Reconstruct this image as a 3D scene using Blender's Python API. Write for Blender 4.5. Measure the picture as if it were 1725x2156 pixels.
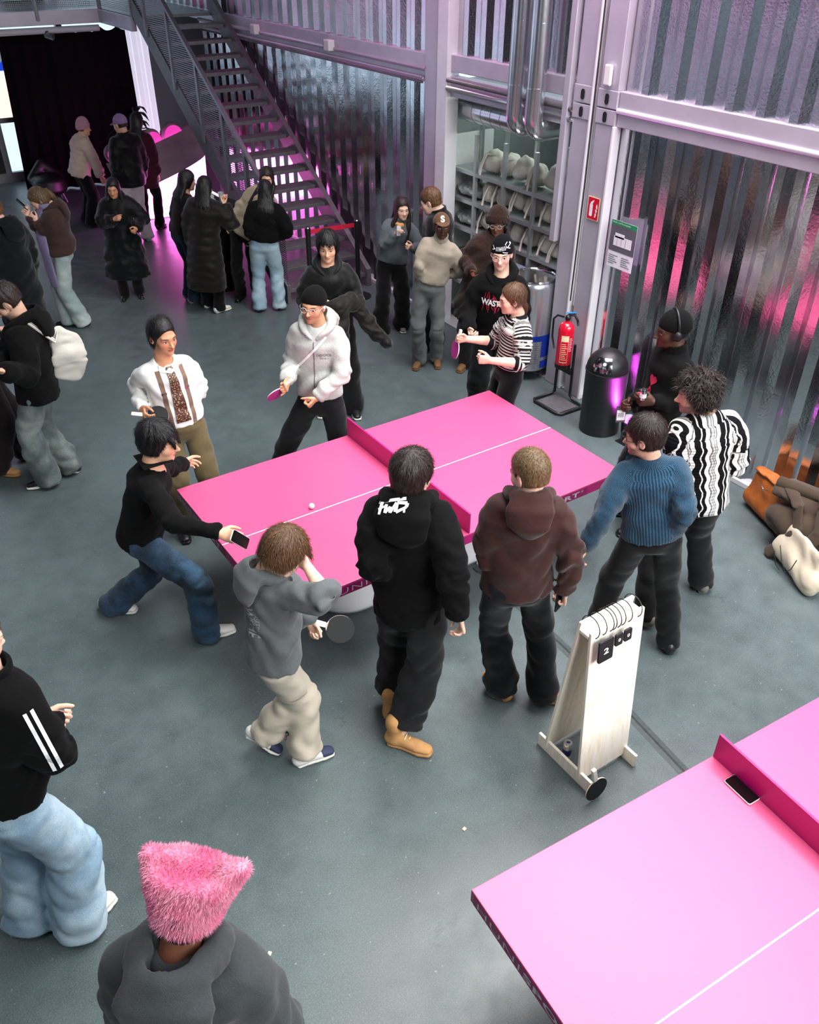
import bpy, bmesh, math, random
import numpy as np
from mathutils import Vector, Matrix
from mathutils.bvhtree import BVHTree

for _o in list(bpy.data.objects):
    bpy.data.objects.remove(_o, do_unlink=True)
SC = bpy.context.scene
COL = SC.collection
random.seed(4)

# ------------------------------------------------------------------ camera
F_PX, CX, CY = 1808.8, 862.5, 1078.0
CAM = np.array([-2.8245, -4.2226, 4.0156])
_yaw, _pitch, _roll = 0.972597, 0.607007, 0.0074605
_f = np.array([math.cos(_yaw)*math.cos(_pitch), math.sin(_yaw)*math.cos(_pitch), -math.sin(_pitch)])
_r = np.array([math.sin(_yaw), -math.cos(_yaw), 0.0])
_u = np.cross(_r, _f)
CR = _r*math.cos(_roll)+_u*math.sin(_roll)
CU = -_r*math.sin(_roll)+_u*math.cos(_roll)
CF = _f
cam_data = bpy.data.cameras.new('camera')
cam_data.sensor_fit = 'HORIZONTAL'; cam_data.sensor_width = 36.0
cam_data.lens = F_PX/1725.0*36.0
cam_data.clip_start = 0.05; cam_data.clip_end = 200
cam = bpy.data.objects.new('camera', cam_data); COL.objects.link(cam)
_m = Matrix.Identity(4)
for i in range(3):
    _m[i][0] = CR[i]; _m[i][1] = CU[i]; _m[i][2] = -CF[i]; _m[i][3] = CAM[i]
cam.matrix_world = _m
SC.camera = cam

# ------------------------------------------------------------------ world, lights, exposure
SC.view_settings.view_transform = 'Standard'
SC.view_settings.look = 'None'
SC.view_settings.gamma = 1.0
SC.view_settings.use_curve_mapping = False
SC.view_settings.exposure = 0.0
world = bpy.data.worlds.new('world'); SC.world = world
world.use_nodes = True
_bg = world.node_tree.nodes['Background']
_bg.inputs['Color'].default_value = (0.72, 0.87, 1.0, 1)
_bg.inputs['Strength'].default_value = 1.6

def area(name, loc, target, sx, sy, power, color=(1, 1, 1)):
    d = bpy.data.lights.new(name, 'AREA'); d.shape = 'RECTANGLE'; d.size = sx; d.size_y = sy
    d.energy = power; d.color = color
    o = bpy.data.objects.new(name, d); COL.objects.link(o)
    o.location = loc
    o.rotation_euler = (Vector(target)-Vector(loc)).to_track_quat('-Z', 'Y').to_euler()
    return o
# daylight: window front behind the camera and a clerestory band above the containers; roof lights and an added left fill; pink show lights on the upper containers
_l = area('window_daylight', (1.5, -7.8, 4.6), (1.3, -1.0, 0.4), 7.0, 4.4, 600, (0.97, 0.99, 1.0)); _l.data.spread = math.radians(100)
area('clerestory_daylight', (3.0, -2.6, 6.55), (-1.6, -2.4, 0.6), 7.5, 2.0, 400, (0.97, 0.99, 1.0)).data.spread = math.radians(130)
area('roof_light', (1.7, 0.0, 7.8), (1.5, -0.3, 0.0), 4.2, 5.4, 420, (1.0, 0.99, 0.98)).data.spread = math.radians(104)
area('added_fill_left', (-4.2, -2.2, 7.8), (0.2, -1.2, 0.8), 2.2, 4.0, 75, (1.0, 0.985, 0.97)).data.spread = math.radians(100)  # unseen fill added to brighten the faces turned left
area('roof_light_back', (0.6, 5.4, 7.6), (0.6, 5.2, 0.0), 2.4, 3.4, 20, (0.80, 0.9, 1.0))
for _i, (_y, _e) in enumerate(((-1.9, 6), (0.6, 8), (2.7, 8), (4.8, 7), (7.4, 5))):
    _l = area('pink_show_light', (2.4, _y, 5.0), (3.1, _y, 3.5), 1.3, 0.18, _e, (1.0, 0.12, 0.70)); _l.data.spread = math.radians(80)
# ------------------------------------------------------------------ pixel helpers (photo frame 1725 x 2156)
def ray(x, y):
    d = CF+CR*(x-CX)/F_PX-CU*(y-CY)/F_PX
    return d/np.linalg.norm(d)
def atz(x, y, z=0.0):
    d = ray(x, y); return CAM+d*(z-CAM[2])/d[2]
def atx(x, y, X):
    d = ray(x, y); return CAM+d*(X-CAM[0])/d[0]
def aty(x, y, Y):
    d = ray(x, y); return CAM+d*(Y-CAM[1])/d[1]
def pix(P):
    d = np.asarray(P, float)-CAM; z = d@CF
    return (round(CX+F_PX*(d@CR)/z, 1), round(CY-F_PX*(d@CU)/z, 1))

# ------------------------------------------------------------------ object helpers
def tag(o, label=None, cat=None, group=None, kind=None):
    if label: o['label'] = label
    if cat: o['category'] = cat
    if group: o['group'] = group
    if kind: o['kind'] = kind
    return o
def empty(name, loc=(0, 0, 0), rz=0.0, **k):
    o = bpy.data.objects.new(name, None); COL.objects.link(o)
    o.location = loc; o.rotation_euler = (0, 0, rz); o.empty_display_size = 0.1
    return tag(o, **k)
class MB:
    """collects verts / faces of one mesh"""
    def __init__(s): s.v = []; s.f = []
    def add(s, vs, fs):
        n = len(s.v); s.v += [tuple(float(c) for c in p) for p in vs]; s.f += [[i+n for i in q] for q in fs]; return s
    def box(s, a, b):
        x0, y0, z0 = [min(p, q) for p, q in zip(a, b)]; x1, y1, z1 = [max(p, q) for p, q in zip(a, b)]
        return s.add([(x0,y0,z0),(x1,y0,z0),(x1,y1,z0),(x0,y1,z0),(x0,y0,z1),(x1,y0,z1),(x1,y1,z1),(x0,y1,z1)],
                     [[0,3,2,1],[4,5,6,7],[0,1,5,4],[1,2,6,5],[2,3,7,6],[3,0,4,7]])
    def obox(s, c, ax, ay, az):   # oriented box: centre and three half-axis vectors
        c, ax, ay, az = [np.array(q, float) for q in (c, ax, ay, az)]
        vs = [c+i*ax+j*ay+k*az for k in (-1, 1) for i, j in ((-1,-1),(1,-1),(1,1),(-1,1))]
        fs = [[0,3,2,1],[4,5,6,7],[0,1,5,4],[1,2,6,5],[2,3,7,6],[3,0,4,7]]
        if np.dot(np.cross(ax, ay), az) < 0: fs = [q[::-1] for q in fs]
        return s.add(vs, fs)
    def tube(s, pts, r, n=10, cap=True, closed=False):
        pts = [np.array(p, float) for p in pts]; m = len(pts)
        rs = r if isinstance(r, (list, tuple)) else [r]*m
        up = None; vs = []; fs = []
        for i, p in enumerate(pts):
            if closed: t = pts[(i+1) % m]-pts[i-1]
            else: t = pts[min(i+1, m-1)]-pts[max(i-1, 0)]
            t = t/(np.linalg.norm(t)+1e-12)
            if up is None:
                up = np.array([0, 0, 1.0]) if abs(t[2]) < .9 else np.array([1.0, 0, 0])
            a = np.cross(t, up); a /= np.linalg.norm(a)+1e-12; b = np.cross(a, t); up = b
            for k in range(n):
                q = 2*math.pi*k/n; vs.append(p+rs[i]*(math.cos(q)*a+math.sin(q)*b))
        for i in range(m if closed else m-1):
            j = (i+1) % m
            for k in range(n): fs.append([i*n+k, j*n+k, j*n+(k+1) % n, i*n+(k+1) % n][::-1])
        if cap and not closed: fs.append(list(range(n))); fs.append([(m-1)*n+k for k in range(n)][::-1])
        return s.add(vs, fs)
    def lathe(s, prof, c=(0, 0, 0), n=24, sx=1.0, sy=1.0):   # prof: (radius, z) from bottom to top
        vs = []; fs = []
        for r, z in prof:
            for k in range(n):
                q = 2*math.pi*k/n; vs.append((c[0]+r*sx*math.cos(q), c[1]+r*sy*math.sin(q), c[2]+z))
        for i in range(len(prof)-1):
            for k in range(n): fs.append([i*n+k, i*n+(k+1) % n, (i+1)*n+(k+1) % n, (i+1)*n+k])
        fs.append(list(range(n))[::-1]); fs.append([(len(prof)-1)*n+k for k in range(n)])
        return s.add(vs, fs)
    def prism(s, poly, h0, h1, frame=None):   # polygon (ccw) extruded; frame=(origin,ax,ay,az)
        n = len(poly)
        if frame is None: frame = (np.zeros(3), np.array([1., 0, 0]), np.array([0, 1., 0]), np.array([0, 0, 1.]))
        o, ax, ay, az = [np.array(q, float) for q in frame]
        vs = [o+ax*p[0]+ay*p[1]+az*h0 for p in poly]+[o+ax*p[0]+ay*p[1]+az*h1 for p in poly]
        fs = [list(range(n))[::-1], [n+i for i in range(n)]]+[[i, (i+1) % n, n+(i+1) % n, n+i] for i in range(n)]
        return s.add(vs, fs)
    def build(s, name, mat, parent=None, smooth=False, bevel=0.0, loc=None, seg=2, **k):
        me = bpy.data.meshes.new(name); me.from_pydata(s.v, [], s.f); me.update()
        if bevel:
            bm = bmesh.new(); bm.from_mesh(me)
            es = [e for e in bm.edges if len(e.link_faces) == 2 and e.calc_face_angle(0) > 0.5]
            bmesh.ops.bevel(bm, geom=es, offset=bevel, segments=seg, affect='EDGES', profile=.5)
            bm.to_mesh(me); bm.free()
        if mat: me.materials.append(mat)
        o = bpy.data.objects.new(name, me); COL.objects.link(o)
        if parent: o.parent = parent
        if loc is not None: o.location = loc
        if smooth:
            me.shade_smooth()
            if smooth == 'auto': me.set_sharp_from_angle(angle=0.6)
        return tag(o, **k)
def copy_tree(o, parent=None):
    c = o.copy(); COL.objects.link(c); c.parent = parent
    for ch in list(o.children): copy_tree(ch, c)
    return c
def rrect(w, h, r, n=5):
    out = []
    for cx, cy, a0 in ((w-r, h-r, 0), (-w+r, h-r, 90), (-w+r, -h+r, 180), (w-r, -h+r, 270)):
        for i in range(n+1):
            a = math.radians(a0+90*i/n); out.append((cx+r*math.cos(a), cy+r*math.sin(a)))
    return out

# ------------------------------------------------------------------ materials
def srgb(h):
    h = h.lstrip('#'); c = [int(h[i:i+2], 16)/255 for i in (0, 2, 4)]
    return tuple(x/12.92 if x <= .04045 else ((x+.055)/1.055)**2.4 for x in c)+(1.0,)
class NT:
    """small node-tree writer"""
    def __init__(s, name):
        s.m = bpy.data.materials.new(name); s.m.use_nodes = True; s.t = s.m.node_tree
        s.b = s.t.nodes['Principled BSDF']
    def n(s, typ, **k):
        nd = s.t.nodes.new(typ)
        for a, v in k.items(): setattr(nd, a, v)
        return nd
    def put(s, sock, v):
        if isinstance(v, bpy.types.NodeSocket): s.t.links.new(v, sock)
        elif isinstance(v, (tuple, list)) and len(v) == 3 and sock.type == 'RGBA': sock.default_value = tuple(v)+(1,)
        else: sock.default_value = v
    def math(s, op, a, b=0.0, c=0.0, clamp=False):
        nd = s.n('ShaderNodeMath', operation=op, use_clamp=clamp)
        s.put(nd.inputs[0], a); s.put(nd.inputs[1], b)
        if op in ('MULTIPLY_ADD', 'SMOOTH_MIN'): s.put(nd.inputs[2], c)
        return nd.outputs[0]
    def mix(s, f, a, b):
        nd = s.n('ShaderNodeMix', data_type='RGBA')
        s.put(nd.inputs['Factor'], f); s.put(nd.inputs['A'], a); s.put(nd.inputs['B'], b)
        return nd.outputs['Result']
    def obj(s): return s.n('ShaderNodeTexCoord').outputs['Object']
    def attr(s, name): return s.n('ShaderNodeAttribute', attribute_name=name).outputs['Vector']
    def xyz(s, v):
        nd = s.n('ShaderNodeSeparateXYZ'); s.put(nd.inputs[0], v); return nd.outputs
    def mapping(s, v, scale=(1, 1, 1), rot=(0, 0, 0)):
        nd = s.n('ShaderNodeMapping'); s.put(nd.inputs['Vector'], v)
        nd.inputs['Scale'].default_value = scale; nd.inputs['Rotation'].default_value = rot; return nd.outputs[0]
    def noise(s, v, scale, detail=3.0, rough=.5, out='Fac'):
        nd = s.n('ShaderNodeTexNoise'); s.put(nd.inputs['Vector'], v)
        nd.inputs['Scale'].default_value = scale; nd.inputs['Detail'].default_value = detail; nd.inputs['Roughness'].default_value = rough
        return nd.outputs[out]
    def ramp(s, f, stops):
        nd = s.n('ShaderNodeValToRGB'); s.put(nd.inputs[0], f); e = nd.color_ramp.elements
        while len(e) < len(stops): e.new(.5)
        for el, (p, c) in zip(e, stops):
            el.position = p; el.color = c if len(c) == 4 else tuple(c)+(1,)
        return nd.outputs[0]
    def step(s, x, edge, w):   # smooth 0..1 as x passes edge
        nd = s.n('ShaderNodeMapRange', interpolation_type='SMOOTHSTEP'); s.put(nd.inputs[0], x)
        nd.inputs[1].default_value = edge-w; nd.inputs[2].default_value = edge+w; return nd.outputs[0]
    def bump(s, h, strength=.3, dist=.01):
        nd = s.n('ShaderNodeBump'); s.put(nd.inputs['Height'], h)
        nd.inputs['Strength'].default_value = strength; nd.inputs['Distance'].default_value = dist
        s.t.links.new(nd.outputs[0], s.b.inputs['Normal'])
    def set(s, **k):
        names = dict(col='Base Color', rough='Roughness', metal='Metallic', coat='Coat Weight', coatr='Coat Roughness', emit='Emission Color',
                     emits='Emission Strength', sheen='Sheen Weight', trans='Transmission Weight', ior='IOR', spec='Specular IOR Level', alpha='Alpha', sub='Subsurface Weight')
        for a, v in k.items(): s.put(s.b.inputs[names[a]], v)
        return s
def plain(name, col, rough=.5, metal=0.0, var=.12, vscale=9.0, bump=0.0, bscale=60.0, coat=0.0, spec=.5):
    t = NT(name); c = srgb(col) if isinstance(col, str) else col
    co = t.obj(); nz = t.noise(co, vscale, 4)
    dk = tuple(x*(1-var) for x in c[:3]); lt = tuple(min(1, x*(1+var)) for x in c[:3])
    t.set(col=t.ramp(nz, [(.3, dk), (.7, lt)]), rough=rough, metal=metal, coat=coat, spec=spec)
    if bump: t.bump(t.noise(co, bscale, 4), bump, .004)
    return t.m
def cloth(name, col, var=.22, weave=900.0, wamp=.25, rough=.9, sheen=.15, fuzz=0.0, big=6.0):
    t = NT(name); c = srgb(col) if isinstance(col, str) else col
    co = t.obj(); a = t.noise(co, big, 4, .6); b = t.noise(co, weave*.25, 2)
    f = t.math('MULTIPLY_ADD', b, .45, t.math('MULTIPLY', a, .55))
    dk = tuple(x*(1-var) for x in c[:3]); lt = tuple(min(1, x*(1+var)) for x in c[:3])
    t.set(col=t.ramp(f, [(.32, dk), (.68, lt)]), rough=rough, sheen=sheen, spec=.14 if sum(c[:3]) < .06 else .25)
    h = t.math('ADD', t.noise(co, weave*.3, 2), t.math('MULTIPLY', t.noise(co, 38, 3), .8+fuzz))
    t.bump(h, wamp, .006)
    return t.m
def emis(name, col, strength):
    t = NT(name); c = srgb(col); t.set(col=(.02, .02, .02), emit=c, emits=strength); return t.m
def denim(name, col, fade, var=.2):
    t = NT(name); co = t.obj(); a = t.noise(co, 3.2, 4, .6); b = t.noise(co, 210, 2)
    g = t.xyz(t.attr('gc'))
    f = t.step(t.math('MULTIPLY_ADD', b, .3, a), .66, .16)
    t.set(col=t.mix(f, srgb(col), srgb(fade)), rough=.85, sheen=.1, spec=.25)
    t.bump(t.math('ADD', t.noise(co, 260, 2), t.noise(co, 26, 3)), .3, .006); return t.m
# ------------------------------------------------------------------ structure materials
def mat_floor():
    t = NT('floor_paint'); co = t.obj()
    big = t.noise(co, .55, 4, .55); mid = t.noise(co, 6, 5, .6); fine = t.noise(co, 140, 2)
    c = t.ramp(t.math('MULTIPLY_ADD', mid, .45, t.math('MULTIPLY', big, .55)), [(.33, srgb('#404a4b')), (.68, srgb('#5b6768'))])
    sp = t.step(t.noise(co, 46, 2, .5), .735, .02)                 # pale crumbs and scratches
    sc = t.step(t.noise(t.mapping(co, (1.2, 26, 1), (0, 0, .6)), 5, 3), .73, .03)
    c = t.mix(t.math('MULTIPLY', sp, .45), c, srgb('#b9c2c0')); c = t.mix(t.math('MULTIPLY', sc, .22), c, srgb('#a7b2b1'))
    dk = t.math('MULTIPLY', t.step(t.noise(co, 2.3, 5, .7), .64, .06), t.step(t.noise(co, 30, 3), .52, .08))
    c = t.mix(t.math('MULTIPLY', dk, .55), c, srgb('#2e3436'))
    c = t.mix(t.math('MULTIPLY', t.step(fine, .55, .18), .34), c, srgb('#76878a')); c = t.mix(t.math('MULTIPLY', t.step(t.noise(co, 210, 2), .56, .12), .30), c, srgb('#2e3839'))
    t.set(col=c, rough=t.math('MULTIPLY_ADD', mid, .34, .20), spec=.5)
    t.bump(t.math('ADD', t.math('MULTIPLY', fine, .5), mid), .08, .004); return t.m
def mat_galv(name, rough, tint='#d9d9de', drop=.3):
    t = NT(name); co = t.obj()
    v = t.n('ShaderNodeTexVoronoi', feature='SMOOTH_F1'); t.put(v.inputs['Vector'], co); v.inputs['Scale'].default_value = 70
    big = t.noise(co, 2.2, 3); fine = t.noise(co, 55, 4, .6)
    t.set(col=t.ramp(big, [(.3, tuple(x*.8 for x in srgb(tint)[:3])), (.7, srgb(tint))]), metal=1.0,
          rough=t.math('MULTIPLY_ADD', fine, .16, rough-.07))
    t.bump(t.math('ADD', t.math('MULTIPLY', fine, drop), t.math('MULTIPLY', big, 2.2)), .22, .012); return t.m
M = {}
M['floor'] = mat_floor()
M['galv'] = mat_galv('galvanised_sheet', .10)
M['galv_up'] = mat_galv('galvanised_sheet_wet', .17, drop=.9)
M['frame'] = plain('frame_silver_paint', '#c3bdc9', .38, .35, .08, 3, .12, 120)
M['frame_lit'] = plain('frame_paint_lit', '#ececf0', .35, .15, .06, 3)  # brighter frame copy; light falling on the faces is in the colour
M['duct'] = plain('conduit_steel', '#c9ccd0', .3, .85, .08, 6)
M['steel_dark'] = plain('stair_steel', '#6f6d70', .5, .5, .14, 14, .15, 90)
M['rail'] = plain('railing_steel', '#7f7d84', .42, .6, .1, 12)
M['black'] = plain('black_plastic', '#101112', .45, 0, .1)
M['blackgloss'] = plain('black_gloss', '#0b0b0d', .12, 0, .05)
M['white'] = plain('white_paint', '#e9e9e7', .4, 0, .04)
M['wallgrey'] = plain('dark_hall_wall', '#26262b', .8, 0, .15, 1.5)
M['ceil'] = plain('hall_ceiling', '#1d1d21', .85, 0, .2, 1)
M['inner'] = plain('container_inside', '#9ba5a4', .6, .1, .1, 4)
M['curtain'] = cloth('black_curtain', '#060607', .2, rough=.95, sheen=.0)
M['chrome'] = plain('chrome', '#e6e6ea', .12, 1.0, .03)
def glassmat():
    t = NT('window_glass'); tr = t.n('ShaderNodeBsdfTransparent'); tr.inputs[0].default_value = (.93, .97, 1, 1); gl = t.n('ShaderNodeBsdfGlossy'); gl.inputs['Roughness'].default_value = .03
    mx = t.n('ShaderNodeMixShader'); mx.inputs[0].default_value = .08; t.t.links.new(tr.outputs[0], mx.inputs[1]); t.t.links.new(gl.outputs[0], mx.inputs[2])
    t.t.links.new(mx.outputs[0], t.t.nodes['Material Output'].inputs['Surface']); return t.m
M['glass'] = glassmat()

# ------------------------------------------------------------------ room shell
MB().box((-8.2, -8.2, -.12), (3.02, 13.4, 0)).build('floor', M['floor'], kind='structure')
MB().box((-8.2, -8.2, 8.0), (9.3, 13.6, 8.2)).build('ceiling', M['ceil'], kind='structure')
WL = empty('wall_left', (0, 0, 0), kind='structure')
_ys = [-8.2]
for k in range(2): _ys += [-6.0+k*2.4, -5.1+k*2.4]
for k in range(4): _ys += [4.0+k*1.8, 5.5+k*1.8]
_ys.append(13.4)
for k in range(0, len(_ys), 2): MB().box((-8.4, _ys[k], 0), (-8.2, _ys[k+1], 8)).build('wall_pier', M['wallgrey'], WL)
for k in range(1, len(_ys)-1, 2):
    for z0, z1 in (((0, .7), (3.0, 4.0), (6.4, 8)) if _ys[k] < 3 else ((0, .7), (2.25, 8))): MB().box((-8.4, _ys[k], z0), (-8.2, _ys[k+1], z1)).build('wall_infill', M['wallgrey'], WL)
    for z0, z1 in (((.7, 3.0), (4.0, 6.4)) if _ys[k] < 3 else ((.7, 2.25),)): MB().box((-8.31, _ys[k], z0), (-8.30, _ys[k+1], z1)).build('window_pane', M['glass'], WL)
MB().box((-8.4, -8.4, 0), (3.2, -8.2, 8)).build('wall_front', M['wallgrey'], kind='structure')

# right wall: two storeys of stacked containers
M['pink_strip'] = emis('added_pink_glow', '#ff4fc8', 2.2)  # for glow strips added out of view, mirrored pink in the sheets
MB().box((-8.2, 3.6, 2.32), (-8.17, 12.6, 2.58)).build('added_glow_strip', M['pink_strip'], WL)
WR = empty('wall_right', (0, 0, 0), kind='structure')
XF = 3.0
def corrugated(y0, y1, z0, z1, mat, x=XF+.03):
    mb = MB(); p = .278; prof = [(0, 0), (.072, 0), (.140, .038), (.212, .038)]
    ys = []; y = y0
    while y < y1:
        for dy, dx in prof:
            if y+dy < y1: ys.append((y+dy, dx))
        y += p
    ys.append((y1, ys[-1][1]))
    n = len(ys)
    zs = np.linspace(z0, z1, 5)
    vs = [(x+dx, yy, z) for z in zs for yy, dx in ys]
    fs = [[k*n+i, (k+1)*n+i, (k+1)*n+i+1, k*n+i+1] for k in range(4) for i in range(n-1)]
    mb.add(vs, fs).build('corrugated_panel', mat, WR)
def part(name, mat, a, b, parent=WR, bevel=.006, **k):
    return MB().box(a, b).build(name, mat, parent, bevel=bevel, **k)
ZB, ZC, ZD = 2.56, 2.685, 2.83     # top rail, seam, upper floor rail
corrugated(-4.56, 1.27, .02, ZB, M['galv']); corrugated(-4.56, 1.27, ZD, 5.3, M['galv_up'])
corrugated(4.06, 10.2, .02, ZB, M['galv']); corrugated(4.06, 13.2, ZD, 5.3, M['galv_up'])
corrugated(1.78, 3.68, ZD+.02, 5.3, M['galv_up'], XF+.06)
MB().box((XF+.09, -8.2, 0), (XF+.2, 1.3, 8)).build('backing_panel', M['wallgrey'], WR)
MB().box((XF+.09, 4.05, 0), (XF+.2, 13.4, 8)).build('backing_panel', M['wallgrey'], WR)
MB().box((XF+.12, 1.3, ZD), (XF+.2, 4.05, 8)).build('backing_panel', M['wallgrey'], WR)
for y0, y1 in ((-4.56, 1.27), (4.07, 10.2)):
    part('top_rail', M['frame'], (XF, y0, ZB), (XF+.09, y1, ZC-.012))
    part('bottom_rail', M['frame'], (XF, y0, ZC+.012), (XF+.09, y1, ZD))
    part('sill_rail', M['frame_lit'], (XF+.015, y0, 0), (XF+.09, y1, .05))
    MB().tube([(XF-.005, y0, ZC), (XF-.005, y1, ZC)], .022, 10).build('conduit_pipe', M['frame'], WR, smooth=True)
part('top_rail', M['frame'], (XF+.02, 1.78, 2.47), (XF+.12, 3.68, ZC-.02)); part('bottom_rail', M['frame'], (XF+.02, 1.78, ZC+.02), (XF+.12, 3.68, ZD+.03))
part('bottom_rail', M['frame'], (XF, 10.2, ZC), (XF+.09, 13.2, ZD))
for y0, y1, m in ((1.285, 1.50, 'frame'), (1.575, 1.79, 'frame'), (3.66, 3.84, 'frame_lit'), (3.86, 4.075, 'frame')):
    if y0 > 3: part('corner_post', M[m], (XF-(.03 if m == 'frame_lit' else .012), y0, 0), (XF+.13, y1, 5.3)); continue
    part('corner_post', M[m], (XF-.012, y0, 0), (XF+.13, y1, ZB)); part('corner_post', M[m], (XF-.012, y0, ZD), (XF+.13, y1, 5.3))
    for z0, z1 in ((ZB, ZC-.004), (ZC+.004, ZD)):
        c = part('corner_casting', M[m], (XF-.02, y0-.008, z0), (XF+.13, y1+.008, z1))
        zc = (z0+z1)/2; pl = [(x*.9, y) for x, y in rrect(.024, .042, .023)]
        MB().prism(pl, 0, .004, (np.array([XF-.0235, (y0+y1)/2, zc]), (0, -1, 0), (0, 0, 1), (-1, 0, 0))).build('casting_slot', M['black'], c)
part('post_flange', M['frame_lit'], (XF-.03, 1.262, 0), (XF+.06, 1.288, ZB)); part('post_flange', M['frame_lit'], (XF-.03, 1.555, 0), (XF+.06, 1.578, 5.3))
part('gap_shade_strip', M['black'], (XF+.05, 1.49, 0), (XF+.12, 1.585, 5.3))  # black strip stands in for the shade between the posts
MB().tube([(XF+.03, 1.525, 0.9), (XF+.03, 1.53, 5.3)], .02, 10).build('conduit_pipe', M['duct'], WR, smooth=True)
MB().tube([(XF-.02, 1.545, .95), (XF-.015, 1.54, 2.0), (XF-.02, 1.55, 5.2)], .006, 6).build('cable', M['black'], WR)
part('light_switch', M['white'], (XF-.05, 1.36, 2.86), (XF-.02, 1.44, 3.02), bevel=.012)
for a in (2.62, 2.545):
    MB().tube([(XF-.02, 1.8, a), (XF-.02, 3.66, a+.01)], .022 if a > 2.6 else .028, 10).build('conduit_pipe', M['steel_dark'] if a > 2.6 else M['duct'], WR, smooth=True)
for a, r in ((2.60, .014), (2.555, .012)):
    MB().tube([(XF-.025, 4.1, a), (XF-.025, 10.1, a)], r, 8).build('conduit_pipe', M['steel_dark'] if r < .013 else M['frame'], WR, smooth=True)
for yy in (6.0, 8.05):                     # junction boxes on the rail
    part('junction_box', M['white'], (XF-.09, yy, 2.66), (XF, yy+.13, 2.78), bevel=.01); part('junction_box', M['blackgloss'], (XF-.06, yy+.135, 2.66), (XF, yy+.19, 2.77))
part('pipe_boxing', M['frame'], (XF-.05, 1.83, 1.45), (XF+.02, 1.9, 5.2))

# the open container bay and what it is made of
BAY = empty('container_bay', (0, 0, 0), kind='structure')
part('bay_floor', M['inner'], (XF, 1.55, -.1), (9.1, 4.07, .02), BAY, 0); part('bay_ceiling', M['inner'], (XF+.1, 1.55, 2.50), (9.1, 4.07, 2.56), BAY, 0)
part('bay_side', M['inner'], (XF+.13, 1.55, 0), (9.1, 1.62, 2.5), BAY, 0); part('bay_side', M['inner'], (XF+.13, 3.98, 0), (9.1, 4.05, 2.5), BAY, 0)
part('bay_end', M['inner'], (9.05, 1.6, 0), (9.15, 4.0, 2.5), BAY, 0)
tl = part('added_bay_lamp', emis('added_bay_glow', '#e6f4f0', 16.0), (3.75, 2.0, 2.44), (3.83, 3.6, 2.48), BAY, 0)  # unseen lamp added to brighten the shelf and bags

# back facade: window front with steel mullions, gallery in front of it
WB = empty('wall_back', (0, 0, 0), kind='structure')
YB = 13.25
for x in (-8.0, -5.2, -2.6, -.9, .28, 1.65, 3.0): part('mullion', M['rail'], (x-.05, YB-.05, 0), (x+.05, YB+.07, 8), WB, 0)
for z in (.0, 2.62, 5.3, 7.8): part('transom', M['rail'], (-8.2, YB-.04, z), (3.2, YB+.06, z+.16), WB, 0)
_xs = (-8.0, -5.2, -2.6, -.9, .28, 1.65, 3.0)
for i in range(6):
    for z0, z1 in ((.16, 2.62), (2.78, 5.3), (5.46, 7.8)):
        part('window_pane', M['glass'], (_xs[i]+.05, YB, z0), (_xs[i+1]-.05, YB+.012, z1), WB, 0)
part('dark_panel', M['wallgrey'], (-.6, YB-.03, .16), (.24, YB-.015, 1.12), WB, 0)
WK = empty('gallery_walkway', (0, 0, 0), kind='structure')
part('deck', M['steel_dark'], (-8.2, 10.98, 2.79), (3.0, 13.2, 2.83), WK, 0)
part('edge_beam', M['frame'], (-8.2, 10.9, 2.64), (1.72, 10.98, 2.83), WK)
part('landing_deck', M['steel_dark'], (1.72, 9.45, 2.79), (2.98, 11.0, 2.83), WK, 0)
part('landing_beam', M['frame'], (1.68, 9.45, 2.64), (1.76, 10.95, 2.82), WK)
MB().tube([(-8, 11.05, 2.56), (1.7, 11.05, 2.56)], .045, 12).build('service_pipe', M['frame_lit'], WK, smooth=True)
MB().tube([(.9, 11.05, 2.56), (.9, 11.05, 2.50), (.98, 11.0, 2.47)], .05, 12).build('pipe_joint', M['steel_dark'], WK, smooth=True)
part('added_glow_strip', M['pink_strip'], (-8.0, 10.84, 2.9), (-.75, 10.87, 3.25), WK, 0)  # added glow strip, seen only as pink reflection in the upper panels
for x in (-2.6, -1.3, 0.0, .78, 1.72):
    part('railing_post', M['rail'], (x-.025, 10.88, 2.7), (x+.025, 10.94, 3.85), WK)
MB().tube([(-8, 10.91, 3.85), (1.72, 10.91, 3.85)], .025, 10).build('handrail', M['rail'], WK, smooth=True)
mb = MB()
for k in range(40): z = 2.87+k*.024; mb.box((-8, 10.90, z), (1.7, 10.905, z+.006))
for k in range(200): x = -4+k*.028; mb.box((x, 10.90, 2.85), (x+.004, 10.905, 3.8))
mb.build('railing_mesh', M['rail'], WK, kind='stuff')
mb = MB()
for k in range(40): z = 2.87+k*.024; mb.box((1.735, 9.5, z), (1.74, 10.9, z+.006))
mb.build('railing_mesh', M['rail'], WK, kind='stuff')
part('railing_post', M['rail'], (1.71, 9.46, 2.7), (1.765, 9.51, 3.85), WK)

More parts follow.
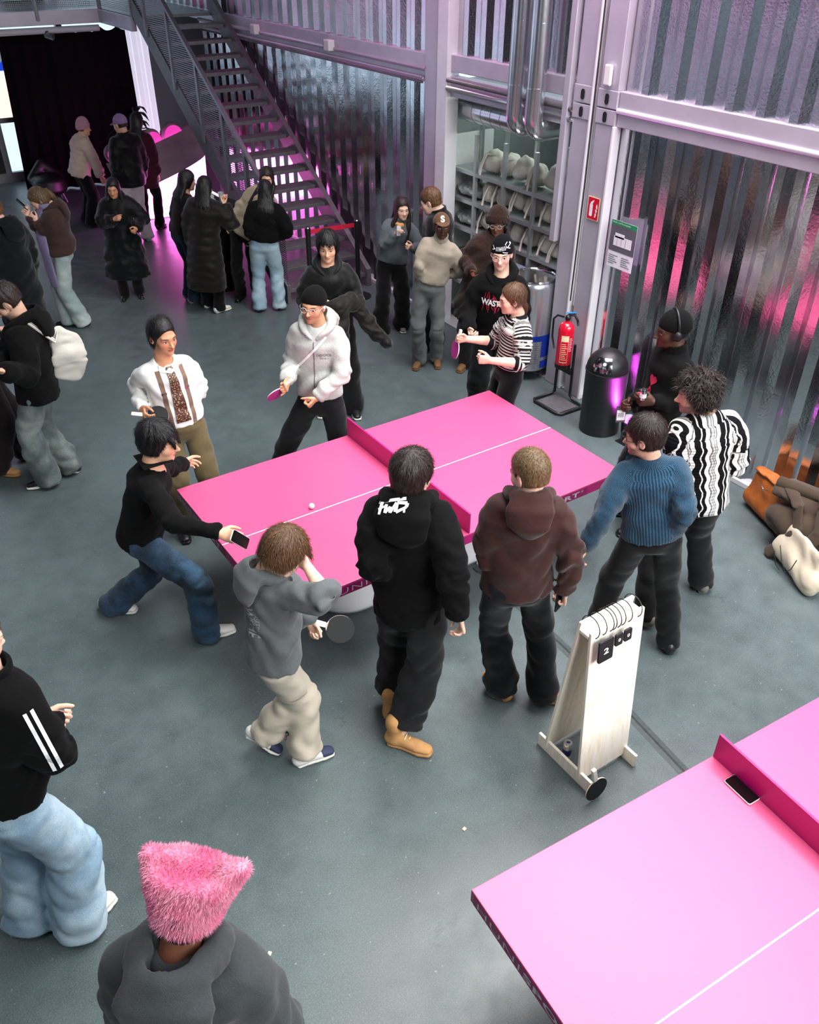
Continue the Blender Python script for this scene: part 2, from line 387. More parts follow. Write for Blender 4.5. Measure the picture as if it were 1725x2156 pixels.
# ------------------------------------------------------------------ black curtain
def curtain(name, x0, x1, y, z0, zt, label, scal=.07, amp=.05):
    n = 150; vs = []; fs = []
    for j in range(9):
        for i in range(n+1):
            s = i/n; x = x0+(x1-x0)*s
            top = zt-scal*abs(math.sin(math.pi*s*7.5)) if s > .45 else zt
            z = z0+(top-z0)*j/8
            yy = y+amp*math.sin(s*60)*(.5+.5*(1-j/8))+.02*math.sin(s*23+1)
            vs.append((x+(.12-.12*j/8)*(s-.8), yy, z))
    for j in range(8):
        for i in range(n): a = j*(n+1)+i; fs.append([a, a+1, a+n+2, a+n+1])
    return MB().add(vs, fs).build(name, M['curtain'], smooth=True, label=label, cat='curtain')
curtain('curtain', .42, 2.46, 12.2, .02, 2.47, 'black floor-length curtain hanging in front of the back windows, under the gallery')
MB().box((.72, 12.9, 2.84), (1.42, 12.95, 4.6)).build('window_blind', M['curtain'], label='black blind at the upper back window behind the gallery railing', cat='blind')
t = NT('backlit_white_blind'); t.set(col=srgb('#eef3f6'), rough=.7, emit=(.75, .92, 1), emits=.55)  # emission stands in for the window light behind the blind
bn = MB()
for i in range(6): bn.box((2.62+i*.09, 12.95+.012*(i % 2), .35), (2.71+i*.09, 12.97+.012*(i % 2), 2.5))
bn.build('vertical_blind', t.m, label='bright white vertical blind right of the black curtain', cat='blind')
# lit sign boards behind the curtain's left edge
sg = empty('light_sign', (.4, 13.0, 1.1), label='blue and cream lit sign at the far left window', cat='sign')
MB().box((-.35, 0, .72), (.24, .05, 1.35)).build('blue_panel', emis('sign_blue', '#1f46d8', 1.0), sg)
MB().lathe([(.13, 0), (.13, .01)], n=20).build('grey_disc', emis('sign_grey', '#8e9aa6', .8), sg, loc=(.05, -.01, .95)).rotation_euler = (math.pi/2, 0, 0)
MB().box((-.35, 0, .0), (.24, .05, .68)).build('cream_panel', emis('sign_cream', '#fff6d8', 1.3), sg)
MB().box((-.35, -.02, -.08), (.24, .05, 0)).build('bottom_rail', M['rail'], sg)

# ------------------------------------------------------------------ staircase
ST = empty('staircase', (2.35, 5.0, 0), label='grey steel open-tread staircase climbing along the corrugated wall to the gallery', cat='staircase')
SX0, SX1, SL = 1.72, 2.95, .672
def sz(y): return SL*(y-4.84)
for x0, x1, nm in ((SX0, SX0+.05, 'stringer'), (SX1-.07, SX1, 'stringer')):
    y0, y1 = 5.18, 9.5
    pl = [(y0-5, 0), (y0-5+.22, 0), (y1-5, sz(y1)-.28), (y1-5, sz(y1)+.0), (y0-5, sz(y0)+.0)]
    MB().prism(pl, x0-2.35, x1-2.35, (np.zeros(3), (0, 1, 0), (0, 0, 1), (1, 0, 0))).build(nm, M['steel_dark'], ST, bevel=.004)
tr = None
for k in range(16):
    z = .17*(k+1); y = 4.84+(z+.09)/SL
    o = MB().box((SX0+.05-2.35, y-5-.02, z-.045), (SX1-.07-2.35, y-5+.25, z)).build('tread', M['steel_dark'], ST, bevel=.004)
for y in (5.3, 6.05, 6.62, 7.3, 8.1, 8.92):
    MB().box((SX0-.03-2.35, y-5-.03, sz(y)-.12), (SX0+.01-2.35, y-5+.03, sz(y)+.86)).build('railing_post', M['rail'], ST, bevel=.004)
MB().obox((SX0-.01-2.35, (5.1+9.5)/2-5, (sz(5.1)+sz(9.5))/2+.86), (.025, 0, 0), (0, 2.2, 2.2*SL), (0, -.012, .02)).build('handrail', M['rail'], ST)
mb = MB()
for k in range(150):
    z = .1+k*.0255
    ya, yb = 4.84+(z-.80)/SL, 4.84+(z-.07)/SL
    ya, yb = max(ya, 5.1), min(yb, 9.4)
    if yb > ya: mb.box((SX0-.012-2.35, ya-5, z), (SX0-.006-2.35, yb-5, z+.010))
mb.build('railing_infill', M['rail'], ST, kind='stuff')
# ------------------------------------------------------------------ lettering
def text2d(s, size=1.0, bold=0.0, shear=0.0, spacing=1.0):
    cu = bpy.data.curves.new('lettering', 'FONT'); cu.body = s; cu.size = size; cu.offset = bold; cu.shear = shear
    cu.space_character = spacing; cu.resolution_u = 3; cu.fill_mode = 'FRONT'
    ob = bpy.data.objects.new('lettering', cu); COL.objects.link(ob)
    dg = bpy.context.evaluated_depsgraph_get(); ev = ob.evaluated_get(dg); me = ev.to_mesh()
    vs = np.array([v.co[:2] for v in me.vertices]).reshape(-1, 2); fs = [list(p.vertices) for p in me.polygons]
    ev.to_mesh_clear(); bpy.data.objects.remove(ob, do_unlink=True); bpy.data.curves.remove(cu)
    return vs, fs
_txt = {}
def lettering(name, s, mat, parent, origin, ax, ay, width, height, bold=0.0, shear=0.0, lift=.0008, spacing=1.0):
    key = (s, bold, shear, spacing)
    if key not in _txt: _txt[key] = text2d(s, 1.0, bold, shear, spacing)
    vs, fs = _txt[key]
    lo = vs.min(0); hi = vs.max(0); q = (vs-lo)/(hi-lo)
    o, ax, ay = [np.array(t, float) for t in (origin, ax, ay)]; az = np.cross(ax, ay)
    P = [o+ax*u*width+ay*v*height+az*lift for u, v in q]
    return MB().add(P, fs).build(name, mat, parent)

# ------------------------------------------------------------------ table tennis tables
def mat_lacquer(name, c, rough=.22, coat=.5):
    t = NT(name); co = t.obj(); f = t.noise(co, 1.4, 3); g = t.noise(co, 420, 2)
    cc = srgb(c); t.set(col=t.ramp(t.math('MULTIPLY_ADD', g, .2, f), [(.3, tuple(x*.94 for x in cc[:3])), (.8, cc)]), rough=t.math('MULTIPLY_ADD', g, .15, rough), coat=coat, coatr=.42)
    t.b.inputs['Coat IOR'].default_value = 1.42; t.bump(g, .03, .001); return t.m
M['pink'] = mat_lacquer('pink_table_lacquer', '#d84b7f', .40, 1.0)
M['magenta'] = mat_lacquer('magenta_lacquer', '#b5086f', .3, .2)
M['band'] = plain('dark_magenta_band', '#8d0b5c', .4)
M['silverprint'] = plain('silver_print', '#d9d2d6', .35, .3, .05)
M['gloss_white'] = plain('white_gloss', '#f1f1f3', .2, 0, .03, coat=.4)
def ping_table(loc, rz, label, netlabel):
    t = empty('table_tennis_table', loc, rz, label=label, cat='table')
    L, W = 1.37, .7625
    MB().box((-L, -W, .748), (L, W, .76)).build('table_top', M['pink'], t, bevel=.002)
    fz0, fz1 = .682, .748
    for nm, a, b in (('fascia', (-L, -W, fz0), (L, -W+.03, fz1)), ('fascia', (-L, W-.03, fz0), (L, W, fz1)), ('fascia', (-L, -W+.03, fz0), (-L+.03, W-.03, fz1)), ('fascia', (L-.03, -W+.03, fz0), (L, W-.03, fz1))):
        MB().box(a, b).build(nm, M['magenta'], t)
    MB().box((-L+.03, -W+.03, .69), (L-.03, W-.03, .747)).build('under_frame', M['magenta'], t)
    MB().box((-L, -.0035, .76), (L, .0035, .7608)).build('centre_line', M['white'], t)
    MB().box((-.006, -W+.002, .76), (.006, W-.002, .9125)).build('net_plate', M['magenta'], t, bevel=.001)
    def words(o, ax, w=.72):
        ax = np.array(ax, float); nrm = np.cross(ax, (0, 0, 1)); o = np.array(o, float)
        c = o+ax*(w/2)+nrm*.0006+np.array([0, 0, .029])
        b = MB().obox(c, ax*(w/2+.03), nrm*.0005, (0, 0, .031)).build('lettering_band', M['band'], t)
        lettering('lettering', 'HUNI', M['silverprint'], b, o+np.array([0, 0, .010])+nrm*.0012, ax, (0, 0, 1), w*.40, .040, bold=-.012, spacing=1.1)
        lettering('lettering', 'SPORT', M['silverprint'], b, o+ax*w*.435+np.array([0, 0, .010])+nrm*.0012, ax, (0, 0, 1), w*.50, .040, bold=.028, spacing=1.12)
        lettering('lettering', '\u00ae', M['silverprint'], b, o+ax*w*.955+np.array([0, 0, .034])+nrm*.0012, ax, (0, 0, 1), w*.03, .018)
    z = fz0+.002
    for y, ax, xs in ((-W, (1, 0, 0), (-1.06, .29)), (W, (-1, 0, 0), (1.06, -.29))):
        for x in xs: words((x, y, z), ax)
    words((-L, W-.05, z), (0, -1, 0)); words((L, -W+.05, z), (0, 1, 0))
    # white stadium-shaped pedestal with a rounded flared foot
    def stad(a, r, n=14):
        return [(a+r*math.cos(q), r*math.sin(q)) for q in np.linspace(-math.pi/2, math.pi/2, n)]+[(-a+r*math.cos(q), r*math.sin(q)) for q in np.linspace(math.pi/2, 1.5*math.pi, n)]
    rings = [(0, .24), (.012, .285), (.05, .30), (.10, .285), (.16, .24), (.26, .19), (.45, .17), (.60, .19), (.69, .26)]
    vs = []; n = 28
    for zz, r in rings: vs += [(x, y, zz) for x, y in stad(.50, r)]
    fs = [[i*n+k, i*n+(k+1) % n, (i+1)*n+(k+1) % n, (i+1)*n+k] for i in range(len(rings)-1) for k in range(n)]+[list(range(n))[::-1]]
    MB().add(vs, fs).build('pedestal', M['gloss_white'], t, smooth=True)
    return t
ping_table((0, 0, 0), 0.0, 'pink table tennis table being played on, in the middle of the hall', '')
_a = math.radians(-4.0); _c = np.array([-1.482, -2.721]); _d = np.array([math.cos(_a), math.sin(_a)]); _e = np.array([math.sin(_a), -math.cos(_a)])
T2 = _c+_d*1.37+_e*.7625
ping_table((T2[0], T2[1], 0), _a, 'empty pink table tennis table in the bottom right foreground with a phone lying on it', '')
MB().lathe([(.02*math.sin(math.pi*(i+.02)/12.04), -.02*math.cos(math.pi*(i+.02)/12.04)) for i in range(13)], n=20).build('table_tennis_ball', M['gloss_white'], smooth=True, loc=(-.705, .045, .7805), label='white table tennis ball on the middle table', cat='ball')

def phone(name, loc, rot, body, label, screen='blackgloss', **k):
    o = empty(name, loc, 0, label=label, cat='phone', **k); o.rotation_euler = rot
    MB().prism(rrect(.0365, .076, .011), 0, .009).build('phone_body', body, o, bevel=.0015)
    MB().prism(rrect(.0345, .074, .010), .009, .0096).build('phone_screen', M[screen], o)
    return o
M['phone_white'] = plain('phone_white', '#e7e4e0', .3); M['phone_black'] = plain('phone_black', '#17171a', .3)
p2 = phone('phone', (-.168, -3.02, .7612), (0, 0, math.radians(-4)), M['phone_white'], 'white phone with a black screen lying beside the net of the foreground table')

# ------------------------------------------------------------------ wooden A-board scoreboard
def mat_wood():
    t = NT('pale_birch_plywood'); co = t.obj(); w = t.noise(t.mapping(co, (14, 14, 1.3)), 2.2, 4, .6)
    g = t.noise(t.mapping(co, (60, 60, 2)), 3, 3)
    t.set(col=t.ramp(t.math('MULTIPLY_ADD', g, .4, t.math('MULTIPLY', w, .6)), [(.32, srgb('#e8d5b8')), (.48, srgb('#faf0df')), (.7, srgb('#fffaf0'))]), rough=.6)
    t.bump(g, .1, .002); return t.m
M['wood'] = mat_wood()
AB = empty('scoreboard_stand', (-.10, -2.1, 0), 0.0, label='pale plywood A-board scoreboard with number tags hung on black rings', cat='scoreboard')
def lean(name, x0, x1, yb, yt, zb, zt, th, m=None, parent=AB):
    return MB().add([(x0, yb, zb), (x1, yb, zb), (x1, yb+th, zb), (x0, yb+th, zb), (x0, yt, zt), (x1, yt, zt), (x1, yt+th, zt), (x0, yt+th, zt)],
                    [[0,3,2,1],[4,5,6,7],[0,1,5,4],[1,2,6,5],[2,3,7,6],[3,0,4,7]]).build(name, m or M['wood'], parent, bevel=.002)
lean('front_panel', -.19, .19, -.105, -.02, .035, 1.08, .018)
lean('back_panel', -.19, .19, .175, .055, .035, 1.10, .018)
MB().box((-.19, -.012, 1.035), (.19, .06, 1.055)).build('top_shelf', M['wood'], AB, bevel=.002)
for s in (-1, 1):
    MB().box((s*.172-.009, -.19, .0), (s*.172+.009, .25, .095)).build('foot_bar', M['wood'], AB, bevel=.003)
M['ring'] = plain('black_ring_wire', '#0d0d0f', .35)
M['tagblk'] = plain('black_tag', '#1b1b1d', .55, 0, .08); M['tagwht'] = plain('white_print', '#f2f2f2', .5)
rx = [-.155, -.105, -.055, -.035, -.002, .028, .075, .145]
for x in rx:
    MB().tube([(x+.004*math.sin(q), .022+.062*math.cos(q), 1.083+.062*math.sin(q)) for q in np.linspace(0, 2*math.pi, 20, endpoint=False)], .0028, 6, closed=True).build('ring', M['ring'], AB, smooth=True)
def tagcard(x, w, h, num, zt=1.055):
    y = -.045-.022
    c = MB().prism(rrect(w/2, h/2, .01), 0, .012, (np.array([x, y+.03*0, zt-h/2]), (1, 0, 0), (0, .081, 1), (0, -1, .081))).build('number_tag', M['tagblk'], AB, bevel=.002)
    gl = w*.34
    lettering('number', num, M['tagwht'], c, (x-gl/2, y-.0132, zt-h*.5-h*.14), (1, 0, 0), (0, .081, 1), gl, h*.28, bold=.03)
tagcard(-.128, .10, .135, '2'); tagcard(-.042, .052, .075, '0'); tagcard(.022, .052, .075, '0')
# paddles
M['rub_black'] = plain('black_rubber', '#121213', .6); M['rub_pink'] = plain('pink_rubber', '#b9388f', .5); M['rub_red'] = plain('red_rubber', '#a3134d', .5)
def paddle(loc, rot, front, back, label, group=None):
    o = empty('table_tennis_paddle', loc, 0, label=label, cat='paddle', group=group)
    o.rotation_euler = rot if not isinstance(rot, Matrix) else rot.to_euler()
    out = [(.075*math.sin(q), .093+.078*math.cos(q)) for q in np.linspace(-2.72, 2.72, 30)]
    out = [(-x, y) for x, y in out]
    bl = out+[(.013, .004), (-.013, .004)]
    bl = [p for p in bl]
    # blade
    MB().prism(bl, -.003, .003).build('blade', M['wood'], o)
    MB().prism(out, .003, .0055).build('rubber', front, o); MB().prism(out, -.0055, -.003).build('rubber', back, o)
    MB().prism([(-.014, .012), (-.013, -.09), (.013, -.09), (.014, .012)], -.011, .011).build('handle', M['wood'], o, bevel=.004)
    return o
# can inside the board
def drinks_can(loc, label):
    o = empty('drinks_can', loc, .8, label=label, cat='can')
    MB().lathe([(.022, 0), (.026, .008), (.0265, .012), (.0265, .118), (.024, .128), (.0235, .132)], n=20).build('can_body', M['chrome'], o, smooth='auto')
    MB().lathe([(.0268, .04), (.0268, .085)], n=20).build('blue_band', plain('can_blue', '#26337e', .3, .5), o, smooth='auto')
    MB().prism(rrect(.006, .011, .005), .132, .134).build('pull_tab', plain('tab_blue', '#2a2f8c', .3, .4), o)
drinks_can((-.21, -2.02, 0), 'silver and blue drinks can standing inside the plywood scoreboard')

# ------------------------------------------------------------------ cable and tape on the floor
MB().tube([(.50, -.12, .05), (.50, -.17, .012), (.53, -.25, .007), (.47, -.30, .007), (.455, -.36, .008)], .007, 8).build('white_cable', M['gloss_white'], smooth=True, label='white power cable from the middle table to the floor tape', cat='cable')
M['cyan'] = emis('cyan_screen', '#22c8ff', 1.6)
M['tape'] = plain('grey_floor_tape', '#3d4547', .55, 0, .2, 40, .4, 70)
tp = empty('cable_tape', (.4, -1.4, 0), label='grey tape strip covering a cable along the floor between the tables', cat='tape')
pts = [(.455, -.34), (.43, -.9), (.40, -1.4), (.34, -2.0), (.285, -2.45), (.27, -2.75)]
vs = []; fs = []
for x, y in pts: vs += [(x-.4-.038, y+1.4, .001), (x-.4-.008, y+1.4, .003), (x-.4, y+1.4, .010), (x-.4+.008, y+1.4, .003), (x-.4+.038, y+1.4, .001)]
for i in range(len(pts)-1):
    for k in range(4): fs.append([i*5+k, i*5+k+1, (i+1)*5+k+1, (i+1)*5+k][::-1])
MB().add(vs, [f[::-1] for f in fs]).build('tape_strip', M['tape'], tp)
MB().box((.01, 1.02, .002), (.10, 1.075, .012)).build('tape_end', M['tape'], tp)

# ------------------------------------------------------------------ bin, fire extinguisher, drinks cooler, floor lamp
bx, by = 2.72, .72
BN = empty('push_bin', (bx, by, 0), label='black round push-lid litter bin in front of the corrugated wall', cat='bin')
MB().lathe([(.175, 0), (.185, .01), (.19, .60), (.196, .61), (.196, .625), (.188, .628)], n=40).build('bin_body', M['black'], BN, smooth='auto')
MB().lathe([(.190, .628)]+[(.19*math.cos(q), .628+.19*math.sin(q)) for q in np.linspace(.03, 1.5, 12)], n=40).build('bin_dome', M['black'], BN, smooth=True)
fd = MB(); vs = []; fs = []
for i in range(9):
    for j in range(9):
        az = math.radians(-128-58*(j/8-.5)*1.0-25); el = math.radians(8+42*i/8)
        vs.append((.194*math.cos(el)*math.cos(az), .194*math.cos(el)*math.sin(az), .628+.194*math.sin(el)))
fs = [[i*9+j, i*9+j+1, (i+1)*9+j+1, (i+1)*9+j][::-1] for i in range(8) for j in range(8)]
fd.add(vs, fs).build('push_flap', M['chrome'], BN, smooth=True)
M['red'] = plain('extinguisher_red', '#d0102f', .25, 0, .04, coat=.5); M['cream'] = plain('cream_print', '#f0e2b8', .5)
ex, ey = 2.83, 1.40
EX = empty('fire_extinguisher', (ex, ey, .34), label='red fire extinguisher with black hose hung on a tubular floor stand', cat='extinguisher')
MB().lathe([(.07, 0), (.078, .012), (.08, .05), (.08, .052)], n=28).build('foot_ring', M['black'], EX, smooth='auto')
MB().lathe([(.078, .05), (.078, .40), (.07, .44), (.045, .468), (.022, .475), (.02, .50)], n=28).build('cylinder', M['red'], EX, smooth='auto')
MB().lathe([(.024, .495), (.028, .52), (.018, .545)], n=14).build('valve', M['black'], EX, smooth=True)
MB().tube([(0, 0, .545), (.05, -.04, .545), (.075, -.06, .49), (.08, -.07, .44)], [.012, .013, .012, .01], 8).build('grip', M['black'], EX, smooth=True)
MB().tube([(0, .02, .56), (.02, -.02, .568), (.055, -.05, .57)], .009, 8).build('safety_clip', plain('blue_clip', '#1e7fd0', .4), EX, smooth=True)
MB().tube([(-.02, .03, .52), (-.05, .09, .525), (-.06, .13, .48), (-.06, .125, .30), (-.05, .09, .18)], .010, 8).build('hose', M['black'], EX, smooth=True)
def onlathe(name, mat, parent, R, az0, az1, z0, z1, n=8):
    vs = []; 
    for i in range(n+1):
        a = az0+(az1-az0)*i/n
        vs += [(R*math.cos(a), R*math.sin(a), z0), (R*math.cos(a), R*math.sin(a), z1)]
    return MB().add(vs, [[2*i, 2*i+2, 2*i+3, 2*i+1] for i in range(n)]).build(name, mat, parent)
a0 = math.radians(196); a1 = math.radians(250)
for z0, z1, q0, q1 in ((.08, .088, 0, 1), (.352, .36, 0, 1), (.30, .35, 0, 1), (.08, .36, 0, .035), (.08, .36, .965, 1)): onlathe('printed_frame', M['cream'], EX, .0786, a0+(a1-a0)*q0, a0+(a1-a0)*q1, z0, z1)
for k in range(9): onlathe('printed_line', M['cream'], EX, .0786, a0+.1, a1-.12-.1*(k % 3), .11+k*.02, .116+k*.02)
for k in range(8): onlathe('printed_line', M['tagwht'], EX, .0786, a1+.1, a1+.55-.1*(k % 2), .2+k*.018, .205+k*.018)
SN = empty('extinguisher_stand', (ex, ey, 0), label='black bent-tube floor stand carrying the fire extinguisher', cat='stand')
MB().tube([(.02, .09, .30), (.02, .09, .04), (.0, .10, .02), (-.24, .10, .018), (-.27, .06, .018), (-.27, -.26, .018), (-.24, -.30, .018), (.02, -.30, .018), (.05, -.26, .018), (.05, -.14, .03), (.05, -.10, .06), (.05, -.09, .60)], .014, 10).build('tube_frame', M['black'], SN, smooth=True)
MB().box((-.23, -.25, .004), (.02, .06, .010)).build('base_plate', M['steel_dark'], SN)
MB().box((.03, -.095, .28), (.07, .095, .33)).build('bracket', M['black'], SN)
CK = empty('drinks_cooler', (2.95, 2.06, 0), label='big silver and blue can-shaped drinks cooler with a clear lid beside the steel posts', cat='cooler')
M['can_alu'] = plain('brushed_can', '#c8ccd2', .24, .85, .05, 3); M['can_blue'] = plain('cooler_blue', '#1737a6', .3, .2)
cr = .24
MB().lathe([(cr*.9, .10), (cr, .13), (cr, .98), (cr*.96, 1.02), (cr*.92, 1.035)], n=48).build('can_body', M['can_alu'], CK, smooth='auto')
MB().lathe([(cr+.001, .14), (cr+.001, .22)], n=48).build('blue_band', M['can_blue'], CK, smooth='auto'); MB().lathe([(cr+.001, .26), (cr+.001, .50)], n=48).build('blue_band', M['can_blue'], CK, smooth='auto')
MB().lathe([(cr*.93, 1.03), (cr*.97, 1.045), (cr*.93, 1.06), (cr*.90, 1.05)], n=48).build('lid_rim', M['chrome'], CK, smooth='auto')
MB().lathe([(cr*.90, 1.040), (cr*.90, 1.047)], n=48).build('clear_lid', plain('lid_plastic', '#aebfc6', .1, 0, .2, 12), CK)
gp = onlathe('grille_panel', M['can_alu'], CK, cr+.003, math.radians(196), math.radians(262), .12, .44, 12)
for k in range(9): onlathe('grille_slot', M['steel_dark'], gp, cr+.004, math.radians(232), math.radians(255), .20+k*.024, .206+k*.024, 6)
for a in (200, 290, 20, 110):
    q = math.radians(a); MB().lathe([(.008, 0), (.028, .006), (.028, .04), (.008, .05)], n=14).build('castor', M['rail'], CK, loc=(.18*math.cos(q), .18*math.sin(q), .0), smooth='auto')
    MB().box((.18*math.cos(q)-.015, .18*math.sin(q)-.015, .045), (.18*math.cos(q)+.015, .18*math.sin(q)+.015, .105)).build('castor_fork', M['rail'], CK)
LP = empty('floor_spotlight', (2.80, .40, 0), label='small black floor spotlight glowing magenta behind the litter bin', cat='spotlight')
M['led'] = emis('led_magenta', '#ff4dff', 9.0)
MB().lathe([(.05, .05), (.085, .08), (.095, .20), (.09, .205)], n=24).build('housing', M['black'], LP, smooth='auto'); MB().lathe([(.082, .198), (.082, .208)], n=24).build('lens', M['led'], LP)
MB().tube([(-.11, 0, .0), (-.11, 0, .12), (-.09, 0, .14)], .008, 6).build('bracket', M['black'], LP); MB().tube([(.11, 0, .0), (.11, 0, .12), (.09, 0, .14)], .008, 6).build('bracket', M['black'], LP); MB().box((-.12, -.06, 0), (.12, .06, .008)).build('foot', M['black'], LP)
d = bpy.data.lights.new('floor_spot', 'SPOT'); d.energy = 60; d.color = (1.0, .08, .95); d.spot_size = 1.7; d.spot_blend = .6; d.shadow_soft_size = .06
o = bpy.data.objects.new('floor_spot', d); COL.objects.link(o); o.parent = LP; o.location = (0, 0, .23); o.rotation_euler = (math.radians(168), math.radians(-12), 0)

# ------------------------------------------------------------------ belt barrier
for i, (x, y) in enumerate(((1.95, 4.98), (2.60, 4.93))):
    s = empty('barrier_post', (x, y, 0), label=('black belt barrier post nearest the woman in pale jeans' if i == 0 else 'black belt barrier post at the foot of the right stair stringer'), cat='barrier post', group='belt barrier posts')
    MB().lathe([(.16, 0), (.16, .012), (.05, .022), (.03, .025)], n=28).build('base', M['black'], s, smooth='auto'); MB().lathe([(.03, .02), (.03, .88), (.034, .885), (.034, .955), (.028, .96)], n=18).build('pole', M['black'], s, smooth='auto')
    MB().lathe([(.026, .96), (.02, .968)], n=18).build('top_cap', M['chrome'], s, smooth='auto')
MB().obox(((1.95+2.60)/2, (4.98+4.93)/2, .91), (.288, -.022, 0), (.0002, .0025, 0), (0, 0, .026)).build('barrier_belt', plain('red_belt', '#c20d33', .6), label='red barrier belt stretched across the foot of the stairs', cat='belt')

# ------------------------------------------------------------------ ducts
M['ductsm'] = plain('smooth_duct', '#d3d6da', .24, .95, .06, 4)
def pathr(pts, r, seg, name, label, rings=True):
    o = empty(name, pts[0], label=label, cat='duct'); b = np.array(pts[0])
    MB().tube([np.array(p)-b for p in pts], r, 20).build('duct_pipe', M['ductsm'], o, smooth='auto')
    L = 0
    for a, c in zip(pts[:-1], pts[1:]):
        a, c = np.array(a), np.array(c); d = c-a; n = np.linalg.norm(d); 
        if n < .25: continue
        k = int(n/seg)
        for i in range(1, k+1): MB().tube([a+d*(i/(k+.5))-b-d/n*.004, a+d*(i/(k+.5))-b+d/n*.004], r*1.03, 20).build('seam_ring', M['ductsm'], o, smooth='auto')
    return o
def elbow(x, y, z0, r, R):
    return [(x, y, 5.3), (x, y, z0)]+[(x+R-R*math.cos(q), y, z0-R*math.sin(q)) for q in np.linspace(.25, math.pi/2, 6)]+[(x+R+.35, y, z0-R)]
pathr(elbow(2.86, 2.42, 2.50, .085, .12), .085, .5, 'ventilation_duct', 'left one of two shiny vertical ventilation ducts beside the storage bay')
pathr(elbow(2.86, 2.16, 2.50, .085, .12), .085, .5, 'ventilation_duct', 'right one of two shiny vertical ventilation ducts, nearest the steel post')
pathr([(3.27, 3.78, 2.33), (3.27, 2.78, 2.33)], .115, .16, 'spiral_duct', 'horizontal spiral duct hanging above the storage shelf')
MB().lathe([(.116, -.02), (.122, 0), (.122, .05), (.105, .055), (.10, 0)], n=28).build('duct_collar', M['chrome'], bpy.data.objects['spiral_duct'], smooth='auto', loc=(0, -1.0, 0)).rotation_euler = (math.pi/2, 0, 0)

# ------------------------------------------------------------------ storage shelf
SF = empty('storage_shelf', (3.2, 3.1, 0), label='aluminium profile storage shelf filled with white tote bags in the open container', cat='shelf')
M['alu'] = plain('alu_profile', '#c3cbca', .35, .7, .06)
ups = (3.84, 3.40, 2.92, 2.44, 1.98); lev = (.16, .48, .79, 1.10, 1.41, 1.72)
for y in ups:
    for x in (0, .42): MB().box((x-.018, y-3.1-.018, .02), (x+.018, y-3.1+.018, 2.12)).build('upright', M['alu'], SF)
for z in lev:
    MB().box((-.015, 1.98-3.1, z-.018), (.015, 3.84-3.1, z+.018)).build('front_bar', M['alu'], SF); MB().box((.402, 1.98-3.1, z-.018), (.438, 3.84-3.1, z+.018)).build('back_bar', M['alu'], SF)
    MB().box((.018, 2.0-3.1, z+.0), (.402, 3.82-3.1, z+.014)).build('shelf_board', M['inner'], SF)
part('leaning_board', M['white'], (3.24, 3.86, .02), (3.80, 3.89, 2.05), None, .004, label='tall white board leaning beside the storage shelf', cat='board')
part('storage_crate', plain('grey_crate', '#7f8c96', .6), (3.0, 2.38, .02), (3.16, 2.62, 1.0), None, .01, label='blue-grey crate standing in front of the shelf behind the drinks cooler', cat='crate')

# ------------------------------------------------------------------ signs on the wall
FS = empty('fire_sign', (XF-.022, 1.392, 1.86), label='red fire extinguisher sign on the silver corner post', cat='sign')
def wallframe(z=0.0, lift=0.0): return (np.array([-lift, 0, z]), (0, -1, 0), (0, 0, 1), (-1, 0, 0))
MB().prism([(-.072, -.10), (.072, -.10), (.072, .10), (-.072, .10)], 0, .003, wallframe()).build('border', M['cream'], FS)
MB().prism([(-.066, -.094), (.066, -.094), (.066, .094), (-.066, .094)], .003, .004, wallframe()).build('red_field', M['red'], FS)
MB().prism(rrect(.018, .055, .012), .004, .005, (np.array([0, .025, -.015]), (0, -1, 0), (0, 0, 1), (-1, 0, 0))).build('extinguisher_symbol', M['tagwht'], FS)
MB().prism([(-.012, 0), (.012, 0), (.03, .03), (.024, .036), (0, .016), (-.006, .016)], .004, .005, (np.array([0, .025, .04]), (0, -1, 0), (0, 0, 1), (-1, 0, 0))).build('extinguisher_symbol', M['tagwht'], FS)
for k in range(3): MB().prism([(0, 0), (.008, .012), (.004, .03), (.014, .05), (.022, .02), (.016, .0)], .004, .005, (np.array([0, -.022-.004*k, -.07+.034*k]), (0, -1, 0), (0, 0, 1), (-1, 0, 0))).build('flame_symbol', M['tagwht'], FS)
EP = empty('evacuation_plan', (XF-.03, .985, 1.63), label='escape plan poster with a green header on the corrugated wall', cat='poster')
def pp(nm, m, u0, v0, u1, v1, l=.004): return MB().prism([(u0, v0), (u1, v0), (u1, v1), (u0, v1)], l-.002, l, wallframe()).build(nm, m, EP)
M['green'] = plain('poster_green', '#1f8c58', .5); M['pgrey'] = plain('poster_grey', '#5f5d66', .5); M['paper'] = plain('paper', '#eceaf0', .5, 0, .03)
pp('sheet', M['paper'], -.15, -.205, .15, .205, .003); pp('green_header', M['green'], -.15, .165, .15, .205, .005); pp('grey_field', M['pgrey'], -.15, -.06, .15, .165, .005)
lettering('lettering', 'Flucht- und Rettungsplan', M['paper'], EP, (-.006, .135, .177), (0, -1, 0), (0, 0, 1), .21, .018)
pp('floor_plan', M['paper'], -.10, -.01, .11, .075, .0065); pp('floor_plan', M['paper'], -.09, .06, .02, .10, .0065)
for k in range(3): pp('plan_line', M['pgrey'], -.06+k*.05, -.005, -.057+k*.05, .07, .0072)
for k in range(10): pp('text_line', M['pgrey'], -.135+.15*(k % 2), -.10-.018*(k//2), -.03+.15*(k % 2)-.02*(k % 3), -.096-.018*(k//2), .0052)

